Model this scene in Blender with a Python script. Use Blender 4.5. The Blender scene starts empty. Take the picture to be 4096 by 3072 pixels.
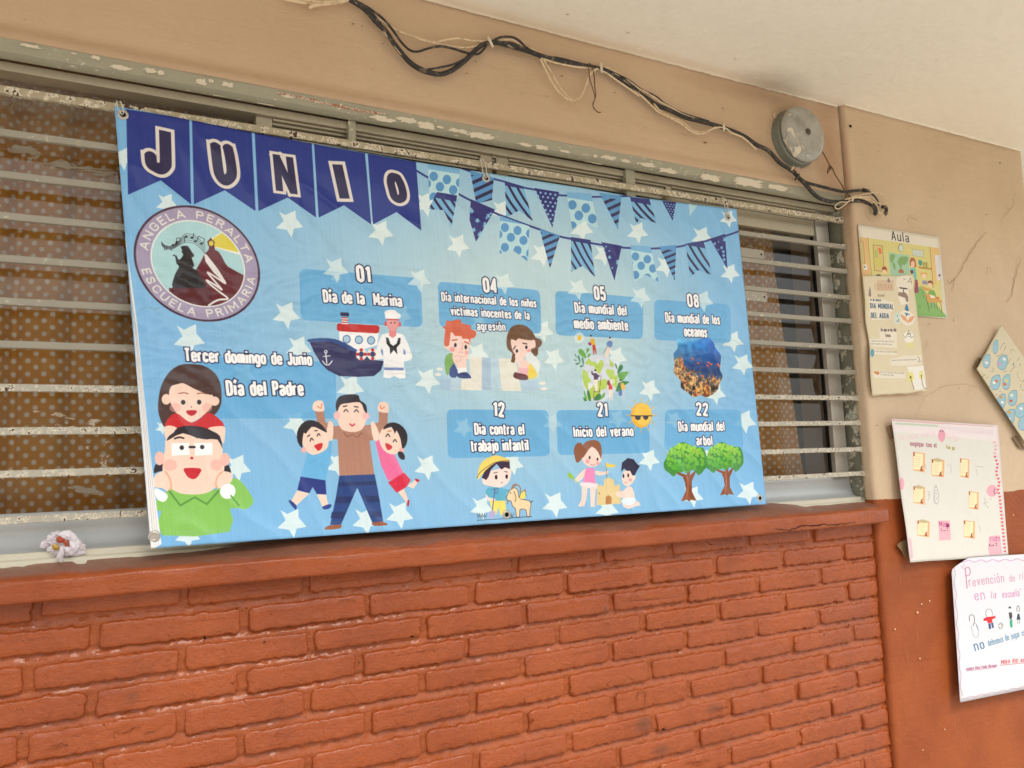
import bpy, bmesh, math, random
import numpy as np
from mathutils import Vector, Matrix, noise

# ------------------------------------------------------------------ camera
CAMZ = 1.55                       # eye height above the paved ground
YAW, PITCH, ROLL, F = 0.4733229603779174, 0.1139888923953259, -0.036122850869719704, 3091.87
def cam_axes(a, b, c):
    f = np.array([math.sin(a)*math.cos(b), math.cos(a)*math.cos(b), math.sin(b)])
    r = np.array([math.cos(a), -math.sin(a), 0.0]); u = np.cross(r, f)
    return math.cos(c)*r+math.sin(c)*u, -(-math.sin(c)*r+math.cos(c)*u), f
AX = cam_axes(YAW, PITCH, ROLL)   # right, down, forward
scene = bpy.context.scene
C = scene.collection
cam_data = bpy.data.cameras.new('camera'); cam = bpy.data.objects.new('camera', cam_data); C.objects.link(cam)
cam_data.sensor_width = 36; cam_data.lens = F/4096*36
cam_data.clip_start = 0.05; cam_data.clip_end = 2000
r_, d_, f_ = AX
cam.matrix_world = Matrix(((r_[0], -d_[0], -f_[0], 0), (r_[1], -d_[1], -f_[1], 0), (r_[2], -d_[2], -f_[2], CAMZ), (0, 0, 0, 1)))
scene.camera = cam

# ------------------------------------------------------------------ world, sun, exposure
world = bpy.data.worlds.new("World"); scene.world = world; world.use_nodes = True
wn = world.node_tree.nodes; wl = world.node_tree.links
for n in list(wn): wn.remove(n)
SUN_EL, SUN_AZ = math.radians(53), math.radians(168)   # high and behind the photographer
sky = wn.new('ShaderNodeTexSky'); sky.sky_type = 'NISHITA'; sky.sun_disc = False
sky.sun_elevation = SUN_EL; sky.sun_rotation = SUN_AZ
sky.air_density = 1.6; sky.dust_density = 4.0; sky.ozone_density = 0.8
mixw = wn.new('ShaderNodeMixRGB'); mixw.inputs[0].default_value = 0.55; mixw.inputs[2].default_value = (8.6, 8.9, 9.2, 1)
bg = wn.new('ShaderNodeBackground'); bg.inputs[1].default_value = 0.12
wo = wn.new('ShaderNodeOutputWorld')
wl.new(sky.outputs[0], mixw.inputs[1]); wl.new(mixw.outputs[0], bg.inputs[0]); wl.new(bg.outputs[0], wo.inputs[0])
sd = bpy.data.lights.new('sun', 'SUN'); sd.energy = 1.15; sd.angle = math.radians(26); sd.color = (1.0, 0.96, 0.90)
so = bpy.data.objects.new('sun', sd); C.objects.link(so)
sdir = Vector((math.sin(SUN_AZ)*math.cos(SUN_EL), math.cos(SUN_AZ)*math.cos(SUN_EL), math.sin(SUN_EL)))
so.rotation_euler = sdir.to_track_quat('Z', 'Y').to_euler()
so.location = (-3, -6, 8)
scene.view_settings.view_transform = 'Standard'; scene.view_settings.look = 'None'
scene.view_settings.gamma = 1; scene.view_settings.exposure = 0.92
scene.view_settings.use_curve_mapping = False
cy = scene.cycles
cy.use_denoising = True; cy.max_bounces = 8; cy.diffuse_bounces = 5; cy.transparent_max_bounces = 12; cy.glossy_bounces = 4
cy.sample_clamp_indirect = 6

# ------------------------------------------------------------------ helpers
rnd = random.Random(7)
def P(px, py, y):
    """point on the vertical plane at distance y that the photograph shows at px, py"""
    ray = (px-2048)*AX[0]+(py-1536)*AX[1]+F*AX[2]
    w = ray/ray[1]*y
    return Vector((w[0], w[1], w[2]+CAMZ))
def link(name, me, mat=None, parent=None):
    o = bpy.data.objects.new(name, me); C.objects.link(o)
    if mat is not None:
        for m in (mat if isinstance(mat, (list, tuple)) else [mat]): me.materials.append(m)
    if parent is not None: o.parent = parent
    return o
def thing(name, label, cat, loc=(0, 0, 0), group=None):
    o = bpy.data.objects.new(name, None); C.objects.link(o); o.location = loc
    o.empty_display_size = 0.05
    return tag(o, label, cat, group)
def tag(o, label, cat, group=None):
    o['label'] = label; o['category'] = cat
    if group: o['group'] = group
    return o
def child(o, parent):
    """parent an object whose mesh is written in world coordinates"""
    o.parent = parent; o.matrix_parent_inverse = Matrix.Translation(parent.location).inverted()
    return o
def smooth(me, on=True):
    me.polygons.foreach_set('use_smooth', [on]*len(me.polygons))
def mesh(verts, faces, sm=False, name='m'):
    me = bpy.data.meshes.new(name); me.from_pydata([tuple(v) for v in verts], [], faces); me.update()
    if sm: smooth(me)
    return me
class MB:
    def __init__(s): s.v = []; s.f = []
    def add(s, v, f):
        k = len(s.v); s.v += [tuple(a) for a in v]; s.f += [[i+k for i in q] for q in f]
    def box(s, x0, x1, y0, y1, z0, z1):
        z0 += CAMZ; z1 += CAMZ
        s.add([(x0,y0,z0),(x1,y0,z0),(x1,y1,z0),(x0,y1,z0),(x0,y0,z1),(x1,y0,z1),(x1,y1,z1),(x0,y1,z1)],
              [(0,1,5,4),(1,2,6,5),(2,3,7,6),(3,0,4,7),(4,5,6,7),(3,2,1,0)])
    def tube(s, pts, r, n=8, cap=True, rf=None):
        pts = [Vector(p) for p in pts]; rings = []
        up = Vector((0, 1, 0)); k0 = len(s.v)
        for i, p in enumerate(pts):
            t = (pts[min(i+1, len(pts)-1)]-pts[max(i-1, 0)])
            if t.length < 1e-9: t = Vector((1, 0, 0))
            t.normalize()
            a = t.cross(up)
            if a.length < 1e-3: a = t.cross(Vector((1, 0, 0)))
            a.normalize(); b = a.cross(t); rr = r if rf is None else rf(i/(len(pts)-1))
            s.v += [tuple(p+(a*math.cos(2*math.pi*j/n)+b*math.sin(2*math.pi*j/n))*rr) for j in range(n)]
        for i in range(len(pts)-1):
            for j in range(n):
                a0 = k0+i*n+j; a1 = k0+i*n+(j+1) % n
                s.f.append([a0, a1, a1+n, a0+n])
        if cap:
            s.f.append([k0+j for j in range(n)][::-1]); s.f.append([k0+(len(pts)-1)*n+j for j in range(n)])
    def lathe(s, c, prof, n=48):
        """profile of (radius, depth in front of c) turned about the y axis through c"""
        k0 = len(s.v)
        for r, d in prof:
            s.v += [(c[0]+r*math.cos(2*math.pi*j/n), c[1]-d, c[2]+r*math.sin(2*math.pi*j/n)) for j in range(n)]
        for i in range(len(prof)-1):
            for j in range(n):
                a0 = k0+i*n+j; a1 = k0+i*n+(j+1) % n
                s.f.append([a0, a0+n, a1+n, a1])
    def build(s, name, mat, parent=None, sm=False, bevel=0.0, seg=2):
        me = mesh(s.v, s.f, sm, name)
        o = link(name, me, mat)
        if parent is not None: child(o, parent)
        if bevel:
            md = o.modifiers.new('bevel', 'BEVEL'); md.width = bevel; md.segments = seg; md.limit_method = 'ANGLE'
            md.harden_normals = False
            smooth(me)
            wn_ = o.modifiers.new('wn', 'WEIGHTED_NORMAL'); wn_.keep_sharp = True
        return o
def catmull(pts, closed=False, n=6):
    pts = [np.array(p, float) for p in pts]; L = len(pts); out = []
    rng = range(L) if closed else range(L-1)
    for i in rng:
        if closed: a, b, c, d = pts[i-1], pts[i], pts[(i+1) % L], pts[(i+2) % L]
        else: a, b, c, d = pts[max(i-1, 0)], pts[i], pts[i+1], pts[min(i+2, L-1)]
        for k in range(n):
            t = k/n
            out.append(0.5*((2*b)+(-a+c)*t+(2*a-5*b+4*c-d)*t*t+(-a+3*b-3*c+d)*t*t*t))
    if not closed: out.append(pts[-1])
    return out
def lin(c):
    return tuple(((v/255)/12.92 if v/255 <= 0.04045 else (((v/255)+0.055)/1.055)**2.4) for v in c)
def fbm(x, y, z=0.0, o=4):
    return noise.fractal(Vector((x, y, z)), 1.0, 2.0, o)

# ------------------------------------------------------------------ node materials
class NM:
    def __init__(s, name, rough=0.6, spec=0.4, metal=0.0):
        s.m = bpy.data.materials.new(name); s.m.use_nodes = True
        s.t = s.m.node_tree; s.n = s.t.nodes; s.l = s.t.links
        s.b = s.n['Principled BSDF']; s.b.inputs['Roughness'].default_value = rough
        s.b.inputs['Specular IOR Level'].default_value = spec; s.b.inputs['Metallic'].default_value = metal
        s.tc = s.n.new('ShaderNodeTexCoord'); s.co = s.tc.outputs['Object']; s.bump_out = None
    def noise(s, scale, detail=4, rough=0.55, dist=0.0, co=None, stretch=None):
        co = co or s.co
        if stretch:
            mp = s.n.new('ShaderNodeMapping'); mp.inputs['Scale'].default_value = stretch
            s.l.new(co, mp.inputs[0]); co = mp.outputs[0]
        x = s.n.new('ShaderNodeTexNoise'); x.inputs['Scale'].default_value = scale; x.inputs['Detail'].default_value = detail
        x.inputs['Roughness'].default_value = rough; x.inputs['Distortion'].default_value = dist
        s.l.new(co, x.inputs['Vector']); return x.outputs['Fac']
    def voro(s, scale, feature='F1', stretch=None, rand=1.0):
        co = s.co
        if stretch:
            mp = s.n.new('ShaderNodeMapping'); mp.inputs['Scale'].default_value = stretch
            s.l.new(co, mp.inputs[0]); co = mp.outputs[0]
        x = s.n.new('ShaderNodeTexVoronoi'); x.feature = feature; x.inputs['Scale'].default_value = scale
        x.inputs['Randomness'].default_value = rand
        s.l.new(co, x.inputs['Vector']); return x.outputs['Distance']
    def ramp(s, v, a, b, ca=(0, 0, 0), cb=(1, 1, 1), mode='LINEAR'):
        x = s.n.new('ShaderNodeValToRGB'); e = x.color_ramp.elements; x.color_ramp.interpolation = mode
        e[0].position = a; e[1].position = b; e[0].color = (*ca, 1); e[1].color = (*cb, 1)
        s.l.new(v, x.inputs[0]); return x.outputs[0]
    def mix(s, f, a, b, mode='MIX'):
        x = s.n.new('ShaderNodeMixRGB'); x.blend_type = mode
        for i, v in ((0, f), (1, a), (2, b)):
            if isinstance(v, (int, float)): x.inputs[i].default_value = v if i == 0 else (v, v, v, 1)
            elif isinstance(v, tuple): x.inputs[i].default_value = (*v, 1)
            else: s.l.new(v, x.inputs[i])
        return x.outputs[0]
    def math(s, op, a, b=0.0):
        x = s.n.new('ShaderNodeMath'); x.operation = op
        for i, v in enumerate((a, b)):
            if isinstance(v, (int, float)): x.inputs[i].default_value = v
            else: s.l.new(v, x.inputs[i])
        return x.outputs[0]
    def sep(s, co=None):
        x = s.n.new('ShaderNodeSeparateXYZ'); s.l.new(co or s.co, x.inputs[0]); return x.outputs
    def col(s, v):
        if isinstance(v, tuple): s.b.inputs['Base Color'].default_value = (*v, 1)
        else: s.l.new(v, s.b.inputs['Base Color'])
        return s
    def rough(s, v): s.l.new(v, s.b.inputs['Roughness']); return s
    def bump(s, v, strength=0.3, dist=0.002):
        x = s.n.new('ShaderNodeBump'); x.inputs['Strength'].default_value = strength; x.inputs['Distance'].default_value = dist
        s.l.new(v, x.inputs['Height'])
        if s.bump_out is not None: s.l.new(s.bump_out, x.inputs['Normal'])
        s.bump_out = x.outputs[0]; s.l.new(s.bump_out, s.b.inputs['Normal']); return s

def plaster(name, c, rough=0.55, dirt=(0.75, 0.7, 0.6), amt=0.35, specks=True):
    m = NM(name, rough, 0.3)
    base = m.mix(m.ramp(m.noise(2.2, 5, 0.6, 0.4), 0.35, 0.75), c, tuple(v*d for v, d in zip(c, dirt)))
    base = m.mix(amt, c, base)
    base = m.mix(m.math('MULTIPLY', m.ramp(m.noise(30, 6, 0.7), 0.4, 0.7), 0.10), base, tuple(v*0.6 for v in c))
    if specks:
        sp = m.ramp(m.voro(26), 0.025, 0.04, (1, 1, 1), (0, 0, 0))
        gate = m.ramp(m.noise(6, 2), 0.56, 0.62)
        base = m.mix(m.math('MULTIPLY', sp, m.math('MULTIPLY', gate, 0.7)), base, tuple(v*0.25 for v in c))
    m.col(base)
    m.bump(m.noise(60, 6, 0.7), 0.45, 0.003)
    m.bump(m.noise(9, 5, 0.6, 0.6), 0.6, 0.010)
    m.bump(m.noise(5, 6, 0.7, 0.3, stretch=(.6, 1, 9)), 0.5, 0.006)
    m.bump(m.ramp(m.voro(11), .0, .06), .35, .003)
    return m

M_lintel = plaster('peach_wall_paint', lin((208, 180, 150)))
M_ceil = plaster('cream_ceiling_paint', lin((247, 240, 224)), amt=0.08)
# pillar: cream paint above a hand-painted brick-red dado
m = plaster('two_tone_pillar_paint', lin((212, 188, 158)), amt=0.5)
zz = m.sep()[2]
line = m.math('ADD', zz, m.math('MULTIPLY', m.math('SUBTRACT', m.noise(9, 4, 0.6), 0.5), 0.022))
mask = m.math('LESS_THAN', line, CAMZ-0.150)
cream = m.b.inputs['Base Color'].links[0].from_socket
red = m.mix(m.ramp(m.noise(5, 5, 0.6), 0.35, 0.7), lin((156, 80, 36)), lin((140, 68, 30)))
red = m.mix(m.math('MULTIPLY', m.ramp(m.voro(40), 0.05, 0.09, (1, 1, 1), (0, 0, 0)), m.ramp(m.noise(9, 2), 0.58, 0.64)), red, lin((214, 150, 110)))
m.col(m.mix(mask, cream, red))
M_pillar = m
# glossy brick-red paint
def redpaint(name, c1, c2, rough=0.29, top=None):
    m = NM(name, rough, 0.4)
    col = m.mix(m.ramp(m.noise(4, 5, 0.6, 0.3), 0.35, 0.7), c1, c2)
    col = m.mix(m.ramp(m.noise(40, 5, 0.7), 0.62, 0.8), col, tuple(v*0.7 for v in c1))
    if top: col = top(m, col)
    m.col(col)
    m.rough(m.ramp(m.noise(12, 4), 0.3, 0.75, (rough-.06,)*3, (rough+.18,)*3))
    m.b.inputs['Coat Weight'].default_value = .30; m.b.inputs['Coat Roughness'].default_value = .10
    m.bump(m.noise(260, 4, 0.6), 0.5, 0.0012)
    m.bump(m.noise(85, 6, 0.7, 0.5, stretch=(1, 1, 2.0)), 0.8, 0.0040)
    m.bump(m.noise(24, 5, 0.65, 1.2), 0.7, 0.008)
    pit = m.math('MULTIPLY', m.ramp(m.voro(55), 0.06, 0.16), 1.0)
    m.bump(m.mix(m.ramp(m.noise(16, 2), .5, .58), 1.0, pit), 0.7, 0.003)
    return m
R1, R2 = lin((164, 78, 26)), lin((144, 64, 20))
M_brick = redpaint('glossy_red_brick_paint', R1, R2)
M_mortar = redpaint('red_painted_mortar', lin((172, 86, 34)), lin((150, 72, 27)), 0.32)
M_mortar.bump(M_mortar.noise(55, 6, 0.78), .7, 0.006)
def dust(m, col):
    y = m.sep()[1]
    edge = m.math('ADD', y, m.math('MULTIPLY', m.math('SUBTRACT', m.noise(14, 4, 0.6, stretch=(.6, 1, 1)), 0.5), 0.05))
    f = m.ramp(edge, 0.0, 1.0)
    f = m.math('MULTIPLY', m.math('SUBTRACT', edge, 1.946), 60.0)
    x = m.n.new('ShaderNodeClamp'); m.l.new(f, x.inputs[0])
    f = m.math('MULTIPLY', x.outputs[0], 0.85)
    d = m.mix(m.noise(50, 5, 0.7, stretch=(.3, 1, 1)), lin((150, 98, 78)), lin((112, 84, 68)))
    return m.mix(f, col, d)
M_ledge = redpaint('dusty_red_ledge_paint', R1, R2, 0.35, dust)
M_ledge.bump(M_ledge.noise(26, 5, 0.7, 0.4, stretch=(.25, 1, 1)), 0.5, 0.004)
# chipped enamel on the steel bars
def enamel(name, c, chip_lo=0.60, chip_hi=0.63, rough=0.45, scale=60, under=lin((70, 44, 30)), gate=None):
    m = NM(name, rough, 0.4)
    col = m.mix(m.noise(8, 4), c, tuple(v*0.82 for v in c))
    f = m.ramp(m.noise(scale, 6, 0.72, 0.3), chip_lo, chip_hi)
    pale = m.ramp(m.noise(scale, 6, 0.72, 0.3), chip_lo-0.06, chip_lo-0.04)
    if gate is not None:
        g = m.ramp(m.noise(gate, 3, 0.5), 0.50, 0.56); f = m.math('MULTIPLY', f, g); pale = m.math('MULTIPLY', pale, g)
    col = m.mix(m.math('MULTIPLY', pale, 0.8), col, lin((232, 222, 200)))
    col = m.mix(f, col, under)
    m.col(col); m.bump(m.noise(scale, 6, 0.72, 0.3), 0.6, 0.0015); m.bump(m.noise(15, 3), 0.3, 0.002)
    return m
M_bar = enamel('grey_enamel_bar', lin((162, 156, 140)), 0.66, 0.68, gate=5)
M_bar_low = enamel('worn_white_enamel_bar', lin((186, 181, 165)), 0.57, 0.60, scale=75)
M_bar_low.bump(M_bar_low.noise(50, 4, .6, 1.5), .9, .004)
M_bar_top = enamel('flaking_enamel_top_bar', lin((176, 164, 136)), 0.575, 0.59, scale=38)
M_bar_top.bump(M_bar_top.noise(90, 5, .7), .6, .002)
M_edge = enamel('grey_green_lintel_paint', lin((168, 164, 142)), 0.66, 0.68, gate=6, under=lin((216, 206, 180)))
M_jamb = enamel('grey_green_jamb_paint', lin((132, 130, 112)), 0.60, 0.62, scale=16, under=lin((170, 180, 164)))
M_rusty = enamel('orange_underpaint', lin((168, 96, 60)), 0.55, 0.6, scale=120)
M_chip = NM('bare_white_plaster', 0.8, 0.2).col(lin((216, 206, 184)))
M_chip.bump(M_chip.noise(120, 4), 0.4, 0.001)
def alu(name, c, rough=0.38, metal=0.35, dirt=0.3):
    m = NM(name, rough, 0.5, metal)
    col = m.mix(m.noise(3, 3, stretch=(1, 1, 1)), c, tuple(v*0.8 for v in c))
    col = m.mix(m.math('MULTIPLY', m.ramp(m.noise(60, 6, 0.75), 0.5, 0.75), dirt), col, tuple(v*0.35 for v in c))
    m.col(col); m.bump(m.noise(90, 3, stretch=(.05, 1, 1)), 0.12, 0.0006); return m
M_alu = alu('champagne_aluminium', lin((190, 180, 156)))
M_alu2 = alu('grey_aluminium', lin((196, 192, 182)), 0.3, 0.5, 0.2)
M_track = alu('bright_aluminium_sill', lin((196, 200, 200)), 0.42, 0.30, 0.12)
M_lip = enamel('off_white_lip_paint', lin((212, 206, 186)), 0.70, 0.72, gate=6)
M_gap = NM('black_rubber', 0.8, 0.2).col((0.012, 0.011, 0.010))
M_black = NM('dusty_black_cable', 0.5, 0.5)
M_black.col(M_black.mix(M_black.ramp(M_black.noise(60, 4), 0.55, 0.68), lin((44, 42, 40)), lin((120, 105, 88))))
M_white = NM('cream_painted_cable', 0.55, 0.4).col(lin((206, 180, 142)))
M_white.col(M_white.mix(M_white.ramp(M_white.noise(70, 4), 0.5, 0.7), lin((222, 200, 166)), lin((186, 160, 124))))
M_clip = NM('white_plastic_clip', 0.4, 0.5).col(lin((228, 218, 198)))
M_brown = NM('brown_twine', 0.8, 0.2).col(lin((110, 86, 60)))
M_steel = NM('nickel_grommet', 0.3, 0.5, 0.9).col(lin((190, 186, 178)))
M_cord = NM('white_nylon_tie', 0.5, 0.4).col(lin((214, 208, 196)))
M_dark = NM('dark_hollow', 0.9, 0.1).col((0.01, 0.008, 0.006))
M_card = NM('brown_packing_tape', 0.45, 0.5).col(lin((132, 108, 80)))

# ------------------------------------------------------------------ ground, ceiling, room
def smudge(M, spots):
    base = M.b.inputs['Base Color'].links[0].from_socket
    for (c, rad, col, amt) in spots:
        vm = M.n.new('ShaderNodeVectorMath'); vm.operation = 'SUBTRACT'; M.l.new(M.co, vm.inputs[0]); vm.inputs[1].default_value = c
        vs = M.n.new('ShaderNodeVectorMath'); vs.operation = 'DIVIDE'; M.l.new(vm.outputs[0], vs.inputs[0]); vs.inputs[1].default_value = rad
        ln = M.n.new('ShaderNodeVectorMath'); ln.operation = 'LENGTH'; M.l.new(vs.outputs[0], ln.inputs[0])
        f = M.ramp(M.math('ADD', ln.outputs['Value'], M.math('MULTIPLY', M.math('SUBTRACT', M.noise(5, 4), .5), .5)), .1, 1.0, (1, 1, 1), (0, 0, 0))
        base = M.mix(M.math('MULTIPLY', f, amt), base, col)
    M.col(base)
smudge(M_ceil, [((2.13, 1.97, CAMZ+1.39), (.22, .12, .3), lin((130, 112, 90)), .5), ((1.3, 1.99, CAMZ+1.39), (1.8, .05, .3), lin((212, 190, 160)), .5)])
smudge(M_pillar, [((2.52, 1.985, CAMZ+1.1), (.025, .05, .6), lin((160, 108, 84)), .5), (tuple(P(3387, 850, 1.99)), (.022, .08, .045), lin((112, 74, 50)), .85)])
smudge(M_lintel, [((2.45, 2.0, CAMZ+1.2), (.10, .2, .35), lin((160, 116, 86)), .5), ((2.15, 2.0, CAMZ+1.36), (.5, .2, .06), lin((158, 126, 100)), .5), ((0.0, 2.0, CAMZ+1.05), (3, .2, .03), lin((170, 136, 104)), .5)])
b = MB(); b.box(-16, 20, -15.2, -15.0, -1.55, 3.8)  # unseen wall, added to cut low sky light and its reflection in the glass
o = b.build('unseen_courtyard_wall', M_pillar.m); o['kind'] = 'structure'
b = MB(); b.add([(-250, -250, 0), (250, -250, 0), (250, 250, 0), (-250, 250, 0)], [(0, 1, 2, 3)])
m = NM('pale_concrete', 0.8, 0.2); m.col(m.mix(m.noise(0.6, 6, 0.6), lin((200, 194, 182)), lin((176, 170, 160)))); m.bump(m.noise(30, 5), 0.3, 0.004)
g = b.build('ground', m.m); g['kind'] = 'structure'
CZ = 1.394
def grid_slab(name, mat, x0, x1, y0, y1, z, zt, amp, n=(160, 40)):
    v = []; f = []
    for j in range(n[1]+1):
        for i in range(n[0]+1):
            x = x0+(x1-x0)*i/n[0]; y = y0+(y1-y0)*j/n[1]
            v.append((x, y, z+CAMZ+amp*fbm(x*1.7, y*1.7, 3.1)+amp*.4*fbm(x*9, y*9, 5)))
    w = n[0]+1
    for j in range(n[1]):
        for i in range(n[0]): f.append((j*w+i, (j+1)*w+i, (j+1)*w+i+1, j*w+i+1))
    k = len(v); v += [(x0, y0, zt+CAMZ), (x1, y0, zt+CAMZ), (x1, y1, zt+CAMZ), (x0, y1, zt+CAMZ)]
    f.append((k, k+1, k+2, k+3))
    return v, f
v, f = grid_slab('ceiling', None, -7, 9.5, 0.6, 1.999, CZ+0.003, CZ+.16, 0.0025, (300, 60))
k = len(v)
v += [(-7, 0.6, CZ+CAMZ-.02), (9.5, 0.6, CZ+CAMZ-.02), (9.5, 0.6, CZ+CAMZ+.16), (-7, 0.6, CZ+CAMZ+.16)]
f.append((k, k+1, k+2, k+3))
ce = link('ceiling', mesh(v, f, False), M_ceil.m); ce['kind'] = 'structure'
for p in ce.data.polygons:
    if len(p.vertices) == 4 and p.index < 300*60: p.use_smooth = True
# slab part beyond the end of the wall, with its edge beam
b = MB(); b.box(3.74, 9.5, 2.0, 8.0, CZ+.005, CZ+.16)
o = b.build('ceiling_far', M_ceil.m); o.name = 'ceiling_extension'; o['kind'] = 'structure'
b = MB(); b.box(7.6, 7.8, 2.0, 7.9, CZ-.14, CZ+.004)
tag(b.build('roof_beam', M_lintel.m, bevel=.01), 'peach painted roof beam past the end of the poster wall', 'beam')
# dim classroom behind the glass
m = NM('dim_classroom_paint', 0.8, 0.2); m.col(m.mix(m.noise(2, 3), lin((120, 116, 106)), lin((96, 92, 84))))
b = MB(); b.box(-3.2, 3.6, 6.0, 6.1, -1.55, 1.6); b.box(-3.3, -3.2, 2.32, 6.0, -1.55, 1.6); b.box(3.6, 3.7, 2.32, 6.0, -1.55, 1.6)
b.box(-3.2, 3.6, 2.32, 6.0, 1.45, 1.6)
o = b.build('room_walls', m.m); o['kind'] = 'structure'

# ------------------------------------------------------------------ lintel wall above the window
XL, XR = -1.6, 2.515
def face_grid(x0, x1, z0, z1, y, step, fn):
    nx = max(2, int((x1-x0)/step)); nz = max(2, int((z1-z0)/step)); v = []; f = []
    for j in range(nz+1):
        for i in range(nx+1):
            x = x0+(x1-x0)*i/nx; z = z0+(z1-z0)*j/nz
            v.append((x, y+fn(x, z), z+CAMZ))
    w = nx+1
    for j in range(nz):
        for i in range(nx): f.append((j*w+i, j*w+i+1, (j+1)*w+i+1, (j+1)*w+i))
    return v, f, nx, nz
lt = thing('lintel_wall', 'peach painted wall band above the window, crossed by the cable bundle', 'wall', (1.0, 2.0, CAMZ+1.03))
def lf(x, z):
    d = 0.0016*fbm(x*2.3, z*6)+0.0006*fbm(x*12, z*30, 2)
    d -= 0.006*math.exp(-((z-1.046)/0.010)**2)*(1+.3*fbm(x*3, 1))     # plaster lip at the lower edge
    return d
v, f, nx, nz = face_grid(XL, XR+.004, 1.031, CZ+.008, 2.0, 0.012, lf)
k = len(v); v += [(XL, 2.03, 1.031+CAMZ), (XR+.004, 2.03, 1.031+CAMZ)]; f.append((0, k, k+1, nx))
o = link('plaster_face', mesh(v, f, True), M_lintel.m); child(o, lt)
b = MB(); b.box(XL, XR+.004, 2.03, 2.30, 1.02, CZ+.15); child(b.build('wall_core', M_lintel.m), lt)
v, f, nx, nz = face_grid(XL, XR, 0.998, 1.030, 1.998, 0.008, lambda x, z: .0012*fbm(x*9, z*30)+.0008*fbm(x*40, z*60))
k = len(v); v += [(XL, 2.036, .998+CAMZ), (XR, 2.036, .998+CAMZ), (XL, 2.0, 1.030+CAMZ), (XR, 2.0, 1.030+CAMZ)]
f.append((0, k, k+1, nx)); f.append((nz*(nx+1), nz*(nx+1)+nx, k+3, k+2))
o = link('painted_edge', mesh(v, f, True), M_edge.m); child(o, lt)
# bare patches where the grey paint has flaked off the edge
def blob(px0, px1, py0, py1, y, seed, n=44, th=.0012, jag=1.0):
    rr = random.Random(seed); cx, cyy = (px0+px1)/2, (py0+py1)/2; pts = []
    for i in range(n):
        a = 2*math.pi*i/n; q = 1+.38*noise.noise(Vector((math.cos(a)*1.7+seed*3.1, math.sin(a)*1.7, seed)))+rr.uniform(-.20, .20)*jag+.16*jag*math.sin(a*7+seed)*math.sin(a*3+seed*2)
        ex = math.copysign(abs(math.cos(a))**.7, math.cos(a)); ey = math.copysign(abs(math.sin(a))**.8, math.sin(a))
        sl = .19*(ex*(px1-px0)/2)
        pts.append((cx+ex*(px1-px0)/2*q, cyy+ey*(py1-py0)/2*q+sl))
    V = [P(*p, y) for p in pts][::-1]; Vb = [P(*p, y+th) for p in pts][::-1]
    return V+Vb, [list(range(n))]+[[i, (i+1) % n, (i+1) % n+n, i+n] for i in range(n)]
b = MB(); V = []; nn = 420
for i in range(nn+1):
    x = XL+(XR-XL)*i/nn; h = .0035+.004*abs(fbm(x*11, 4))+.0025*rnd.random()*(fbm(x*4, 9) > 0)
    V += [(x, 1.9965, CZ+CAMZ+.004), (x, 1.9955+.001*rnd.random(), CZ+CAMZ-h)]
b.add(V, [(2*i, 2*i+1, 2*i+3, 2*i+2) for i in range(nn)]); b.build('ceiling_paint_edge', M_ceil.m, lt)
b = MB(); V = []
for i in range(nn+1):
    x = 2.53+(3.70-2.53)*i/nn; h = .002+.003*abs(fbm(x*11, 4))
    V += [(x, 1.9740, CZ+CAMZ+.004), (x, 1.9735, CZ+CAMZ-h)]
b.add(V, [(2*i, 2*i+1, 2*i+3, 2*i+2) for i in range(nn)]); EDGE2 = b
chips = MB()
def q1(x, y): return x/2.16, y/2.16
for s_, (x0, x1, y0, y1, ox) in enumerate([(175, 360, 385, 412, 0), (615, 665, 455, 470, 0), (790, 865, 482, 515, 0), (960, 1120, 565, 605, 0),
        (1245, 1350, 588, 628, 0), (1360, 1420, 610, 648, 0), (1690, 1790, 680, 735, 0), (1800, 1850, 685, 712, 0), (1910, 2015, 712, 750, 0),
        (990, 1200, 1000, 1045, 1024), (1225, 1380, 1015, 1062, 1024), (1390, 1550, 1055, 1110, 1024), (1560, 1620, 1088, 1108, 1024),
        (1665, 1840, 1115, 1150, 1024), (1840, 2050, 1150, 1195, 1024), (230, 330, 822, 845, 1024), (500, 560, 875, 888, 1024),
        (60, 170, 1235, 1262, 2048), (200, 310, 1258, 1290, 2048), (415, 500, 1298, 1318, 2048), (705, 738, 1335, 1362, 2048),
        (778, 890, 1345, 1378, 2048), (940, 1020, 1378, 1402, 2048), (1100, 1240, 1410, 1440, 2048), (1280, 1420, 1458, 1495, 2048),
        (1630, 1800, 1508, 1562, 2048), (1910, 2170, 1545, 1612, 2048), (0, 170, 1600, 1640, 3072)]):
    V, Fc = blob(ox+x0/2.16, ox+x1/2.16, y0/2.16, y1/2.16, 1.9955, s_+3); chips.add(V, Fc)
for s_, (x0, x1, y0, y1, ox) in enumerate([(1700, 2150, 800, 880, 0), (0, 170, 895, 920, 1024), (640, 780, 1405, 1428, 2048), (320, 330, 948, 952, 1024)]):
    V, Fc = blob(ox+x0/2.16, ox+x1/2.16, y0/2.16, (y0*.6+y1*.4)/2.16, 2.028, s_+50); chips.add(V, Fc)
o = chips.build('flaked_patch', M_chip.m); o['kind'] = 'stuff'; child(o, lt)
b = MB()
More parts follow.
